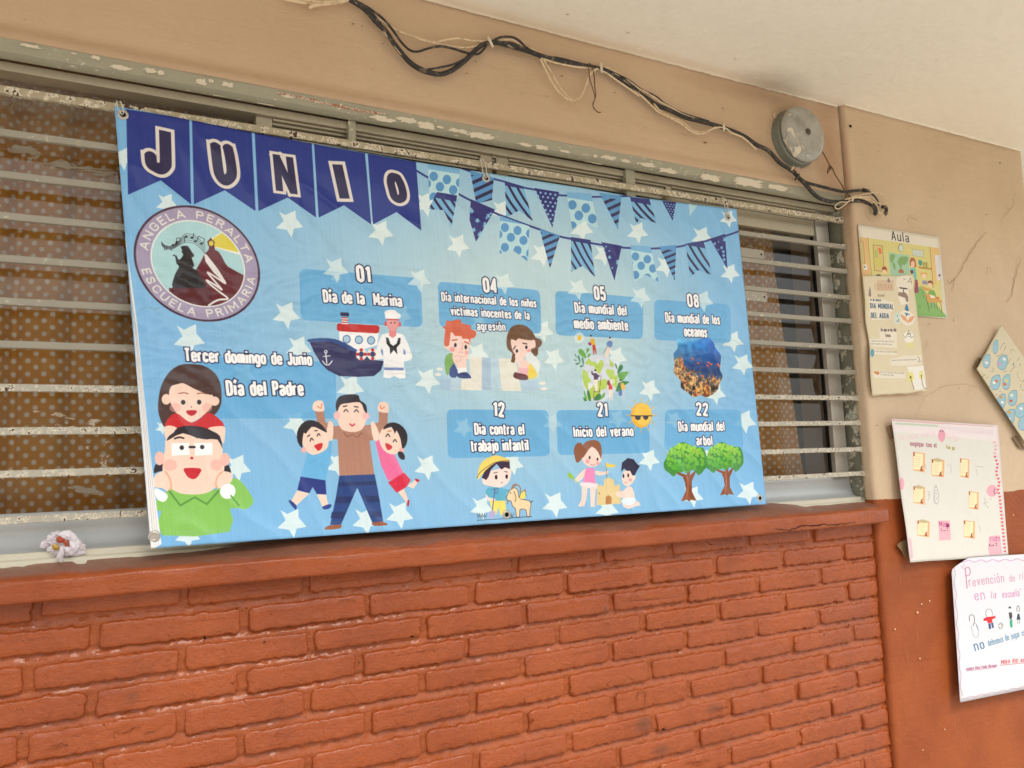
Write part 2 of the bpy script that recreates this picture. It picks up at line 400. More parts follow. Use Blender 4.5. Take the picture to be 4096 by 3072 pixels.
for (ox, x, y, r) in [(1024, 490, 345, 4), (1024, 1005, 595, 5), (1024, 1900, 530, 8), (1024, 1820, 632, 8), (1024, 1545, 670, 5), (1024, 172, 650, 3), (1024, 235, 520, 3), (1024, 1870, 760, 4), (2048, 80, 818, 4), (2048, 1030, 995, 3), (2048, 1150, 1103, 6),
        (2048, 110, 1075, 3), (2048, 890, 800, 8), (2048, 1820, 935, 8), (2048, 1520, 690, 3), (1024, 838, 205, 11), (1024, 915, 225, 8), (2048, 1672, 1230, 14), (0, 855, 390, 4), (0, 215, 165, 6), (0, 2195, 518, 4), (2048, 300, 830, 8), (2048, 430, 655, 10), (1024, 1100, 375, 8)]:
    V, Fc = blob(ox+(x-r)/2.16, ox+(x+r)/2.16, (y-r*.35)/2.16, (y+r*.45)/2.16, 1.9965, x, 14, .001); b.add(V, Fc)
o = b.build('plaster_nick', NM('plaster_nick_shadow', .9, .1).col(lin((130, 100, 72))).m, lt); o['kind'] = 'stuff'
def Pz(px, py, z):
    ray = (px-2048)*AX[0]+(py-1536)*AX[1]+F*AX[2]; w = ray/ray[2]*z; return Vector((w[0], w[1], w[2]+CAMZ))
b = MB(); b2 = MB()
for (ox, x, y, r, dk) in [(2048, 1930, 510, 8, 1), (3072, 480, 42, 4, 1), (3072, 575, 37, 4, 1), (3072, 1768, 327, 4, 1), (2048, 1090, 3, 4, 1), (2048, 1400, 308, 12, 0), (2048, 1825, 140, 12, 0), (2048, 1100, 422, 14, 0), (2048, 1230, 402, 10, 0), (2048, 1280, 352, 12, 0), (2048, 840, 190, 10, 0),
        (3072, 130, 306, 16, 0), (3072, 200, 35, 14, 0), (3072, 890, 418, 12, 0), (3072, 170, 657, 10, 0), (3072, 1610, 628, 7, 0), (2048, 2110, 670, 8, 0), (2048, 1990, 32, 12, 0), (3072, 945, 235, 8, 0), (2048, 480, 125, 12, 1), (2048, 1000, 285, 12, 1)]:
    rr_ = random.Random(x); V = [Pz(ox+(x+r*1.5*math.cos(a)*rr_.uniform(.5, 1.2))/2.16, (y+r*.45*math.sin(a)*rr_.uniform(.5, 1.2))/2.16, CZ-.0035) for a in np.linspace(0, 6.28, 10)[:-1]]
    (b if dk else b2).add(V, [list(range(9))])
o = b.build('ceiling_nick', NM('dark_fleck', .9, .1).col(lin((170, 150, 120))).m); o['kind'] = 'structure'  # small dark flecks in one even tan
o = b2.build('ceiling_fleck', NM('white_fleck', .7, .2).col(lin((250, 246, 234))).m); o['kind'] = 'structure'
b = MB()
pp = [(1024+180/2.16, 800/2.16), (1024+420/2.16, 852/2.16), (1024+660/2.16, 905/2.16), (1024+900/2.16, 958/2.16), (1024+1115/2.16, 985/2.16)]
for a_, c_ in zip(pp[:-1], pp[1:]):
    b.tube([P(*a_, 1.9975), P(*c_, 1.9975)], .0035, 6)
o = b.build('exposed_rusty_strip', M_rusty.m); child(o, lt)

# ------------------------------------------------------------------ end pillar with the posters
pl = thing('pillar', 'broad end pier, cream above and brick red below, carrying the paper posters', 'wall', (3.1, 1.98, 0))
v = []; f = []
zs = np.linspace(-1.55, CZ+.012, 150)
def xe(z): return 2.512+0.016*(z+0.2)/1.5+.0025*fbm(z*5, 3)
rows = []
for z in zs:
    row = []
    x0 = xe(z); x1 = 3.713+.004*fbm(z*4, 9)
    row.append((x0+.004, 2.30)); row.append((x0+.002, 2.06)); row.append((x0+.001, 2.02)); row.append((x0, 1.995))
    row.append((x0+.003, 1.986)); row.append((x0+.010, 1.981))
    for i in range(1, 70):
        x = x0+.010+(x1-x0-.02)*i/69
        row.append((x, 1.98+.0035*fbm(x*1.6, z*1.6, 4)+.0012*fbm(x*8, z*8, 7)))
    row.append((x1-.003, 1.984)); row.append((x1, 1.992)); row.append((x1, 2.30))
    rows.append(row)
w = len(rows[0])
for row, z in zip(rows, zs): v += [(x, y, z+CAMZ) for x, y in row]
for j in range(len(rows)-1):
    for i in range(w-1): f.append((j*w+i, j*w+i+1, (j+1)*w+i+1, (j+1)*w+i))
k = len(v)
o = link('plaster_face', mesh(v, f, True), M_pillar.m); child(o, pl)
child(EDGE2.build('ceiling_paint_edge', M_ceil.m), pl)
def ribbon(b, pts, wd, y, rr):
    V = []
    for i, p in enumerate(pts):
        t = np.array(pts[min(i+1, len(pts)-1)])-np.array(pts[max(i-1, 0)]); t = t/(np.linalg.norm(t)+1e-9); n_ = np.array([-t[1], t[0]])
        wi = wd*(.35+.65*math.sin(math.pi*(i+.3)/(len(pts)-.4)))*rr.uniform(.6, 1.3)
        V += [P(*(np.array(p)+n_*wi), y), P(*(np.array(p)-n_*wi), y)]
    b.add(V, [(2*i, 2*i+1, 2*i+3, 2*i+2) for i in range(len(pts)-1)])
def crack(pts, wd, seed, y=1.9765):
    rr = random.Random(seed); b = MB(); fine = []; wd *= .7
    for a_, c_ in zip(pts[:-1], pts[1:]):
        n_ = max(2, int(math.dist(a_, c_)/9))
        for i in range(n_):
            t = i/n_; fine.append((a_[0]+(c_[0]-a_[0])*t+rr.uniform(-3, 3), a_[1]+(c_[1]-a_[1])*t+rr.uniform(-3, 3)))
    fine.append(pts[-1]); ribbon(b, fine, wd, y, rr)
    return b
M_crack = NM('crack_shadow_dirt', 0.95, 0.05).col(lin((156, 126, 94)))
def r4(pts): return [(3072+x/2.16, 768+y/2.16) for x, y in pts]
for s_, (pts, wd) in enumerate([(r4([(1895, 340), (1800, 440), (1740, 540), (1690, 620), (1660, 700), (1620, 740), (1605, 790), (1590, 860)]), 1.5),
        (r4([(1620, 740), (1570, 790), (1545, 760)]), 1.5), (r4([(2190, 560), (2150, 680), (2125, 800), (2110, 890), (2050, 950)]), 1.4),
        (r4([(1205, 245), (1220, 205), (1290, 250)]), .9), (r4([(1205, 245), (1260, 330)]), .8), (r4([(2130, 0), (2120, 120), (2040, 210), (2020, 280)]), .9),
        (r4([(830, 150), (870, 230), (930, 270)]), .9), (r4([(1380, 1160), (1400, 1130)]), 1.6), (r4([(1610, 1080), (1608, 1120)]), 1.6),
        (r4([(1390, 1270), (1350, 1370)]), .8), (r4([(1880, 740), (1900, 640), (1960, 740)]), .7),
        ([(3072+1270/2.16, 1536+310/2.16), (3072+1340/2.16, 1536+130/2.16), (3072+1500/2.16, 1536+20/2.16), (3072+1700/2.16, 1536+0), (3072+1860/2.16, 1536+40/2.16)], .7),
        ([(3072+2130/2.16, 1536+960/2.16), (3072+2212/2.16, 1536+1060/2.16)], .9), ([(3072+1285/2.16, 2304+400/2.16), (3072+1290/2.16, 2304+620/2.16)], .7),
        ([(3072+1180/2.16, 2304+560/2.16), (3072+1240/2.16, 2304+900/2.16)], .6), ([(3072+1280/2.16, 2304+860/2.16), (3072+1282/2.16, 2304+940/2.16)], 1.0),
        ([(3072+1610/2.16, 2304+1220/2.16), (3072+1640/2.16, 2304+1400/2.16)], .8), ([(3072+1140/2.16, 2304-20/2.16), (3072+1145/2.16, 2304+60/2.16)], 1.2),
        ([(3072+1180/2.16, 2304+1130/2.16), (3072+1210/2.16, 2304+1330/2.16)], .6)]):
    o = crack(pts, wd, s_).build('crack', M_crack.m); child(o, pl)
# nail holes and splashes
M_pale = NM('pale_paint_splash', 0.6, 0.3).col(lin((222, 176, 140)))
b = MB(); b2 = MB()
for (x, y, r, pale) in [(3072+715/2.16, 1090/2.16, 5, 0), (3072+2004/2.16, 1406/2.16, 2.5, 0), (3072+953/2.16, 1305/2.16, 1.5, 0), (3072+1888/2.16, 768+193/2.16, 2, 0),
        (3072+795/2.16, 768+1125/2.16, 2, 0), (3072+945/2.16, 1536+357/2.16, 2, 0), (3072+1650/2.16, 1536+38/2.16, 1.6, 0), (3072+1098/2.16, 2304+460/2.16, 3, 1),
        (3072+1293/2.16, 2304+314/2.16, 4, 1), (3072+1396/2.16, 2304+215/2.16, 3, 1), (3072+1327/2.16, 2304+243/2.16, 3, 1), (3072+1314/2.16, 2304+712/2.16, 3, 1),
        (3072+1338/2.16, 2304+1503/2.16, 2.5, 1), (3072+1528/2.16, 2304+1325/2.16, 2.5, 1), (3072+2120/2.16, 1536+1130/2.16, 3, 1)]:
    V, Fc = blob(x-r, x+r, y-r, y+r, 1.976, int(x), 9, .001); (b2 if pale else b).add(V, Fc)
o = b.build('nail_holes', M_dark.m); o.name = 'nail_hole'; child(o, pl); o['kind'] = 'stuff'
o = b2.build('paint_splash', M_pale.m); child(o, pl); o['kind'] = 'stuff'

# ------------------------------------------------------------------ brick panel under the window
bw = thing('brick_wall', 'running-bond brick wall under the window, thickly painted glossy brick red', 'brick wall', (1.0, 2.0, 0))
HB = [-0.278, -0.354, -0.4265, -0.4975, -0.5685, -0.6425, -0.7205, -0.7985, -0.873, -0.948, -1.022]
while len(HB) < 18: HB.append(HB[-1]-.0745)
ODD, EVEN = -0.020, 0.139
BH = .0545
def mh(x, z):
    f = 0.35
    for k in range(17):
        lo = HB[k+1]+BH
        if lo-.004 <= z <= HB[k]+.004: f = min(1, max(0, (z-lo)/(HB[k]-lo)))
    d = 0.0015+.0090*f+.0030*fbm(x*16, z*22, 1)+.0026*fbm(x*55, z*60, 5)
    return d
v, f, nx, nz = face_grid(-1.3, 2.512, -1.55, -0.235, 2.0, 0.0055, mh)
o = link('mortar', mesh(v, f, True), M_mortar.m); child(o, bw)
def brick_mesh(cx, cz, L, H, seed):
    rr = random.Random(seed); per = []
    nl = max(5, int(L/.0105)); ns = 4; rad = rr.uniform(.006, .015)
    def side(a, c, n): return [(a[0]+(c[0]-a[0])*i/n, a[1]+(c[1]-a[1])*i/n) for i in range(n)]
    hx, hz = L/2, H/2
    cr = [rr.uniform(.004, .013) for _ in range(4)]
    def arc(cx_, cz_, r, a0):
        return [(cx_+r*math.cos(a0+math.pi/2*t/2), cz_+r*math.sin(a0+math.pi/2*t/2)) for t in (0, 1, 2)]
    per += arc(hx-cr[0], hz-cr[0], cr[0], 0)
    per += side((hx-cr[0], hz), (-hx+cr[1], hz), nl)[1:]
    per += arc(-hx+cr[1], hz-cr[1], cr[1], math.pi/2)
    per += side((-hx, hz-cr[1]), (-hx, -hz+cr[2]), ns)[1:]
    per += arc(-hx+cr[2], -hz+cr[2], cr[2], math.pi)
    per += side((-hx+cr[2], -hz), (hx-cr[3], -hz), nl)[1:]
    per += arc(hx-cr[3], -hz+cr[3], cr[3], 1.5*math.pi)
    per += side((hx, -hz+cr[3]), (hx, hz-cr[0]), ns)[1:]
    n = len(per); V = []; Fc = []
    tilt = rr.uniform(-.0015, .0015); tz = rr.uniform(-.0012, .0022); out = rr.uniform(-.002, .0025)
    sk = rr.uniform(-.004, .004)
    jit = [(.0034*fbm(p[0]*45+seed, p[1]*45, 1)+rr.uniform(-.0006, .0006), .0030*fbm(p[0]*38+seed, p[1]*38, 8)+.0028*fbm(p[0]*110+seed, p[1]*60, 2)+rr.uniform(-.0006, .0006)) for p in per]
    for (ins, yy, jm) in ((-.003, 2.022, 1.0), (-.001, 2.008, 1.1), (.0002, 2.0015, 1.0), (.0018, 1.9982, 1.0), (.0055, 1.9962, .7), (.017, 1.9956, 0.1)):
        for p, j in zip(per, jit):
            fx = max(0, abs(p[0])-ins)*math.copysign(1, p[0]); fz = max(0, abs(p[1])-ins)*math.copysign(1, p[1])
            x = fx+j[0]*jm; z = fz+j[1]*jm+sk*fx/hx*.5
            X, Z = cx+x, cz+z
            dy = out+tilt*x/hx+tz*z/hz+.0024*fbm(X*14, Z*18, seed % 7)*(1 if yy < 2.003 else 0)+.0018*fbm(X*60, Z*50, 3)*(1 if yy < 2.003 else 0)
            V.append((X, yy+dy-.001, Z+CAMZ))
    R_ = 6
    for r in range(R_-1):
        for i in range(n): Fc.append((r*n+i, r*n+(i+1) % n, (r+1)*n+(i+1) % n, (r+1)*n+i))
    # zip the innermost ring across (bottom row to top row) with quads
    ring = [(R_-1)*n+i for i in range(n)]
    Fc.append(ring)
    return mesh(V, Fc, True)
cnt = 0
fix = {0: [-1.04, -.74, -.45, -.154, .143, .425, .722, 1.015, 1.31, 1.566, 1.894, 2.195, 2.505], 1: [-1.22, -.93, -.63, -.33, -.034, .279, .583, .877, 1.175, 1.48, 1.744, 2.048, 2.345, 2.505],
       2: [-1.05, -.755, -.458, -.161, .139, .437, .738, 1.035, 1.333, 1.622, 1.921, 2.217, 2.505], 3: [-1.22, -.93, -.635, -.338, -.044, .273, .557, .857, 1.143, 1.445, 1.744, 2.04, 2.347, 2.505],
       4: [-1.05, -.75, -.46, -.165, .143, .427, .728, 1.027, 1.321, 1.605, 1.903, 2.196, 2.503], 5: [-1.21, -.91, -.615, -.32, -.022, .273, .579, .872, 1.167, 1.461, 1.757, 2.061, 2.358, 2.502],
       6: [-1.06, -.76, -.465, -.167, .132, .428, .727, 1.03, 1.324, 1.61, 1.913, 2.215, 2.501], 7: [-1.2, -.905, -.61, -.315, -.019, .28, .578, .874, 1.168, 1.465, 1.766, 2.065, 2.355, 2.5]}
for k in range(18):
    if k in fix: J = fix[k]
    else:
        rr = random.Random(k); o_ = (ODD if k % 2 else EVEN)
        J = [o_+.2975*i+rr.uniform(-.008, .008) for i in range(-4, 9)]; J = [j for j in J if j < 2.42]+[2.499]
    zb = HB[k]
    for a_, c_ in zip(J[:-1], J[1:]):
        rr = random.Random(cnt*7+1); gp = rr.uniform(.006, .014); gl = rr.uniform(.005, .012)
        hh = BH+rr.uniform(-.004, .004)
        last = c_ == J[-1]
        me = brick_mesh((a_+gp+c_-(0 if last else gl))/2, zb+BH/2+rr.uniform(-.0015, .0015), (c_-(0 if last else gl))-(a_+gp), hh, cnt*13+5)
        o = link('brick', me, M_brick.m); child(o, bw); cnt += 1
smudge(M_brick, [(tuple(P(2048+1130/2.16, 2304+1280/2.16, 2.0)), (.045, .1, .035), lin((84, 52, 34)), .6), (tuple(P(2048+1280/2.16, 2304+1500/2.16, 2.0)), (.05, .1, .022), lin((84, 52, 34)), .55),
    (tuple(P(2048+1740/2.16, 2304+1140/2.16, 2.0)), (.05, .1, .02), lin((100, 60, 40)), .5), (tuple(P(1140/2.16, 2304+1040/2.16, 2.0)), (.022, .1, .02), lin((110, 66, 44)), .5), (tuple(P(2048+800/2.16, 2304+290/2.16, 2.0)), (.02, .1, .015), lin((84, 52, 34)), .5)])
for s_, (ox, pts, wd_) in enumerate([(2048, [(1075, 1080), (1085, 1000), (1110, 985), (1150, 1000), (1155, 1060), (1140, 1140)], 1.6), (2048, [(1088, 1090), (1095, 1020), (1120, 1010)], 1.2), (0, [(400, 1500), (440, 1475), (520, 1455), (590, 1460), (500, 1490), (430, 1510)], 1.8),
        (0, [(975, 1345), (1040, 1360), (1100, 1345), (1160, 1315), (1220, 1300)], 2.4), (0, [(985, 1365), (985, 1410)], 1.8), (0, [(1240, 1365), (1280, 1345), (1340, 1340), (1390, 1315)], 2.0), (1024, [(705, 245), (715, 215), (770, 203), (840, 205), (868, 225)], 1.4)]):
    o = crack([(ox+x/2.16, 2304+y/2.16) for x, y in pts], wd_, 30+s_, 1.9925).build('scratch', NM('scratch_brown', .9, .1).col(lin((98, 50, 26))).m); child(o, bw)  # scribbled scratch lines in one dark brown
# small black voids in the joints
b = MB()
for (ox, oy, x, y, r) in [(0, 2304, 185, 1360, 9), (0, 2304, 2050, 280, 6), (0, 2304, 1770, 540, 12), (0, 2304, 2130, 280, 9), (1024, 2304, 75, 570, 8), (1024, 2304, 890, 750, 8),
        (1024, 2304, 1882, 130, 5), (1024, 2304, 1350, 525, 11), (1024, 2304, 450, 100, 6), (1024, 2304, 1820, 700, 7), (3072, 2304, 697, 420, 7), (2048, 2304, 1310, 1325, 12),
        (2048, 2304, 500, 960, 5), (2048, 2304, 830, 940, 5), (2048, 2304, 830, 408, 4), (1024, 2304, 715, 508, 6), (0, 2304, 2045, 990, 5), (1024, 2304, 1125, 1073, 5)]:
    V, Fc = blob(ox+(x-r)/2.16, ox+(x+r)/2.16, oy+(y-r*.7)/2.16, oy+(y+r*.7)/2.16, 1.9935, x, 10, .004); b.add(V, Fc)
o = b.build('joint_hole', M_dark.m); o['kind'] = 'stuff'; child(o, bw)

# ------------------------------------------------------------------ projecting window ledge
ld = thing('window_ledge', 'projecting brick-red sill ledge with a dusty top under the banner', 'window sill', (1.0, 1.95, CAMZ-.2))
prof = [(2.085, -.150), (2.03, -.158), (1.98, -.172), (1.952, -.1805), (1.9445, -.184), (1.9400, -.1875), (1.9380, -.193), (1.9380, -.212), (1.9385, -.226), (1.9405, -.231), (1.946, -.2345), (1.975, -.237), (2.004, -.239)]
v = []; f = []; n = 340; x0, x1 = -1.5, 2.534
for i in range(n+1):
    x = x0+(x1-x0)*i/n; e = max(0, (x-(x1-.014))/.014)
    for j, (y, z) in enumerate(prof):
        a_ = .0022*fbm(x*9, j*.9, 2)+.0014*fbm(x*40, j*1.7, 6); sag = .0045*math.sin(x*1.9+1)+.002*fbm(x*2.5, 8)
        yy = y+a_+(.006*e*e if j < 12 else 0); z2 = z+.002*fbm(x*11, j*.8, 12)+sag*.4+(-.004*e*e if j < 6 else .004*e*e)+(x-1)*.003
        z2 += (.012 if j == 0 else .018 if j == 1 else .009 if j == 2 else .002 if j == 3 else 0)*min(1, max(0, (x-.15)/.25))*min(1, max(0, (2.2-x)/.15))
        v.append((x, yy, z2+CAMZ))
w = len(prof)
for i in range(n):
    for j in range(w-1): f.append((i*w+j, i*w+j+1, (i+1)*w+j+1, (i+1)*w+j))
f.append([n*w+j for j in range(w)])
o = link('ledge_body', mesh(v, f, True), M_ledge.m); child(o, ld)
o = crack([(3072+60/2.16, 1536+1245/2.16), (3072+180/2.16, 1536+1268/2.16), (3072+300/2.16, 1536+1225/2.16), (3072+480/2.16, 1536+1215/2.16), (3072+600/2.16, 1536+1218/2.16), (3072+760/2.16, 1536+1192/2.16)], 2.6, 5, 1.9365).build('crack', M_dark.m); child(o, ld)
# ------------------------------------------------------------------ sliding window behind the bars
wd = thing('window', 'long aluminium sliding window with dirty panes behind the painted bars', 'window', (0.5, 2.06, CAMZ-.16))
def xa(px, py, y): return P(px, py, y)[0]
S1a, S1b = xa(1024, 500, 2.06), xa(1089, 500, 2.06)
S2a, S2b, S2c, S2d = xa(1922, 640, 2.06), xa(1968, 640, 2.06), xa(1985, 640, 2.06), xa(2033, 640, 2.06)
S3a, S3b = xa(2664, 760, 2.06), xa(2684, 760, 2.06)
XJ = 2.510
XS = 2.420
# header rails (three stepped profiles)
for (y0, y1, z0, z1, n_) in ((2.046, 2.10, .976, .9975, 'header_rail'), (2.0465, 2.10, .9985-.0005, .9990, 'header_rail'))[:1]:
    b = MB(); b.box(XL, XJ, y0, y1, z0, z1); b.build(n_, M_alu.m, wd, bevel=.0012)
for (x0, x1) in ((S1b+.001, S2a-.001), (S2b+.001, S2c-.001), (S2d+.001, S3a-.001), (S3b+.001, XS)):
    for (y0, z0, z1) in ((2.057, .969, .9752), (2.067, .961, .9682)):
        b = MB(); b.box(x0, x1, y0, 2.10, z0, z1); b.build('header_track', M_alu.m, wd, bevel=.001)
for (x0, x1) in ((S1b+.002, S2a-.002), (S2d+.002, S3a-.002)):
    b = MB(); b.box(x0, x1, 2.078, 2.10, .930, .960); b.build('sash_rail', M_alu.m, wd, bevel=.001)
    b = MB(); b.box(x0, x1, 2.084, 2.10, .924, .929); b.build('glazing_seal', M_gap.m, wd)
    b = MB(); b.box(x0, x1, 2.074, 2.10, .897, .923); b.build('sash_rail', M_alu.m, wd, bevel=.001)
# solid blanking panel at the right end
b = MB(); b.box(S3b+.002, XS-.002, 2.074, 2.10, .878, .9605); b.build('blanking_panel', M_alu.m, wd, bevel=.001)
b = MB(); b.box(S3b+.09, XS-.01, 2.0725, 2.0745, .938, .9393); b.build('panel_seam', M_gap.m, wd)
# vertical stiles
for (x0, x1, mm) in ((S1a, S1b, M_alu), (S2a, S2b, M_alu), (S2c, S2d, M_alu), (S3a, S3b, M_alu)):
    b = MB(); b.box(x0, x1, 2.060, 2.10, -.05, .9755); b.build('stile', mm.m, wd, bevel=.001)
b = MB(); b.box(XS, XS+.040, 2.066, 2.10, -.06, .9755); b.build('stile', M_alu2.m, wd, bevel=.0015)
b = MB(); b.box(XS+.0405, XS+.0425, 2.072, 2.10, -.06, .9755); b.build('stile_gap', M_gap.m, wd)
b = MB(); b.box(XS+.043, XS+.072, 2.070, 2.10, -.06, .9755); b.build('stile', M_alu2.m, wd, bevel=.0015)
b = MB(); b.box(XS-.0035, XS-.0005, 2.085, 2.10, -.06, .9755); b.build('glazing_seal', M_gap.m, wd)
# steel jamb, flaking grey green
v, f, nx, nz = face_grid(0, .09, -.16, .9975, 0, .008, lambda a_, z: 0)
vv = [(XJ+.003+.0018*fbm(y_*60, z_*25, 3)-.004*math.exp(-(x_/.006)**2), 2.022+x_, z_) for (x_, y_, z_) in v]
o = link('jamb', mesh(vv, f, True), M_jamb.m); child(o, wd)
# bottom rail and painted lip
prof = [(2.092, -.052), (2.086, -.055), (2.084, -.07), (2.083, -.09), (2.081, -.105), (2.077, -.118), (2.070, -.130), (2.050, -.139)]
v = []; f = []; n = 60
for i in range(n+1):
    x = XL+(XJ-XL)*i/n
    v += [(x, y, z+CAMZ+.0008*fbm(x*5, y*90)) for y, z in prof]
w = len(prof)
for i in range(n):
    for j in range(w-1): f.append((i*w+j, i*w+j+1, (i+1)*w+j+1, (i+1)*w+j))
o = link('bottom_rail', mesh(v, f, True), M_track.m); child(o, wd)
prof = [(2.056, -.1385), (2.046, -.1375), (2.040, -.1385), (2.0372, -.144), (2.0395, -.151), (2.034, -.1525), (2.026, -.153), (2.0225, -.156), (2.022, -.162), (2.012, -.1665), (2.0, -.172)]
v = []; f = []; n = 300
for i in range(n+1):
    x = XL+(XJ-XL)*i/n; rg = 1.0+.6*fbm(x*6, 2)
    for j, (y, z) in enumerate(prof):
        e = (j >= 9)*.003*(fbm(x*5, 4)+.5*fbm(x*22, 3))+(j >= 9)*(.008*(1-min(1, max(0, (x+.4)/1.6))))
        v.append((x, y-e+.02*(j >= 9)*min(1, max(0, x/1.2)), z+CAMZ+.0009*fbm(x*14, j, 3)+(j >= 9)*(-.001)))
w = len(prof)
for i in range(n):
    for j in range(w-1): f.append((i*w+j, i*w+j+1, (i+1)*w+j+1, (i+1)*w+j))
o = link('painted_lip', mesh(v, f, True), M_lip.m); child(o, wd)
# glass
m = NM('dirty_window_glass', 0.02, 0.5)
n_ = m.n; l_ = m.l
out = [x for x in n_ if x.type == 'OUTPUT_MATERIAL'][0]
tr = n_.new('ShaderNodeBsdfTransparent'); tr.inputs[0].default_value = (.93, .93, .91, 1)
gl = n_.new('ShaderNodeBsdfGlossy'); gl.inputs['Roughness'].default_value = 0.03; gl.inputs[0].default_value = (1, 1, 1, 1)
fr = n_.new('ShaderNodeFresnel'); fr.inputs[0].default_value = 1.5
bm = n_.new('ShaderNodeBump'); bm.inputs['Strength'].default_value = .06; bm.inputs['Distance'].default_value = .01
l_.new(m.noise(1.6, 2), bm.inputs['Height']); l_.new(bm.outputs[0], gl.inputs['Normal']); l_.new(bm.outputs[0], fr.inputs['Normal'])
mx = n_.new('ShaderNodeMixShader'); l_.new(m.math('MULTIPLY', fr.outputs[0], 0.9), mx.inputs[0]); l_.new(tr.outputs[0], mx.inputs[1]); l_.new(gl.outputs[0], mx.inputs[2])
df = n_.new('ShaderNodeBsdfDiffuse'); df.inputs[0].default_value = (*lin((196, 190, 176)), 1)
Z = m.sep()[2]
top = m.math('MULTIPLY', m.math('SUBTRACT', Z, CAMZ+.80), 7.0)
cl = n_.new('ShaderNodeClamp'); l_.new(top, cl.inputs[0])
specks = m.ramp(m.voro(150), 0.22, 0.30, (1, 1, 1), (0, 0, 0))
specks = m.math('MULTIPLY', specks, m.ramp(m.noise(70, 3), 0.45, 0.6))
film = m.math('MULTIPLY', m.ramp(m.noise(5, 5, .65, .5), .42, .75), .10)
sp2 = m.math('MULTIPLY', m.ramp(m.voro(34), 0.030, 0.045, (1, 1, 1), (0, 0, 0)), m.ramp(m.noise(9, 2), .5, .56))
dirt = m.math('ADD', m.math('MULTIPLY', m.math('ADD', specks, .20), m.math('MULTIPLY', cl.outputs[0], .55)), film)
dirt = m.math('ADD', dirt, m.math('MULTIPLY', sp2, .7))
c2 = n_.new('ShaderNodeClamp'); l_.new(dirt, c2.inputs[0])
m2 = n_.new('ShaderNodeMixShader'); l_.new(c2.outputs[0], m2.inputs[0]); l_.new(mx.outputs[0], m2.inputs[1]); l_.new(df.outputs[0], m2.inputs[2])
l_.new(m2.outputs[0], out.inputs[0])
M_glass = m
for (x0, x1) in ((XL, S1a+.01), (S1b-.01, S2a+.01), (S2d-.01, S3a+.01), (S3b-.01, XS+.004)):
    b = MB(); b.add([(x0, 2.092, CAMZ-.055), (x1, 2.092, CAMZ-.055), (x1, 2.092, CAMZ+.9755), (x0, 2.092, CAMZ+.9755)], [(0, 1, 2, 3)])
    b.build('pane', M_glass.m, wd)
# paint smears, tape residue on the panes
def smear_mat(name, c, dens, sc, st):
    m = NM(name, .6, .3); m.col(c)
    al = m.ramp(m.noise(sc, 6, .75, .8, stretch=st), dens, dens+.05)
    m.l.new(al, m.b.inputs['Alpha']); return m
M_sm = smear_mat('grey_paint_smear', lin((150, 140, 122)), .47, 40, (.35, 1, 1.6))
M_tape = smear_mat('tape_residue', lin((206, 190, 166)), .53, 30, (.6, 1, 1))
for (fx, fy, x0, x1, y0, y1, mm) in ((0, 0, 80, 350, 1262, 1362, M_sm), (0, 0, 430, 1020, 1415, 1500, M_sm), (0, 1536, 595, 890, 893, 942, M_sm),
        (0, 1536, 275, 968, 268, 392, M_tape), (0, 1536, 850, 1000, 500, 740, M_tape), (2048, 768, 2010, 2212, 470, 545, M_sm), (0, 1536, 590, 900, 495, 560, M_tape)):
    b = MB(); rr_ = random.Random(x0)
    V, Fc = blob(fx+x0/2.16, fx+x1/2.16, fy+y0/2.16, fy+y1/2.16, 2.0908-.00000055*(x0*7+y0), x0+y0, 30, .0004, .3)
    b.add(V[:30]+[sum(V[:30], Vector())/30], [(i, (i+1) % 30, 30) for i in range(30)]); b.build('paint_smear' if mm is M_sm else 'tape_residue', mm.m, wd)

# ------------------------------------------------------------------ curtains
def curtain_mat(name, c, dot):
    m = NM(name, .85, .15); uv = m.tc.outputs['UV']; s = m.sep(uv)
    def lat(o):
        fx = m.math('MULTIPLY', m.math('SUBTRACT', m.math('FRACT', m.math('ADD', m.math('DIVIDE', s[0], .0372), o)), .5), .0372)
        fz = m.math('MULTIPLY', m.math('SUBTRACT', m.math('FRACT', m.math('ADD', m.math('DIVIDE', s[1], .0330), o)), .5), .0330)
        return m.math('SQRT', m.math('ADD', m.math('MULTIPLY', fx, fx), m.math('MULTIPLY', fz, fz)))
    d = m.math('MINIMUM', lat(0.0), lat(0.5))
    f = m.ramp(d, .0045, .0052, (1, 1, 1), (0, 0, 0))
    base = m.mix(m.noise(6, 4), c, tuple(q*.8 for q in c))
    m.col(m.mix(f, base, dot)); m.bump(m.noise(14, 3, stretch=(1, 1, .3)), .3, .006)
    ts = m.b.inputs['Transmission Weight']; ts.default_value = 0
    return m
M_cur = curtain_mat('mustard_polka_dot_cloth', lin((190, 134, 56)), lin((204, 196, 180)))
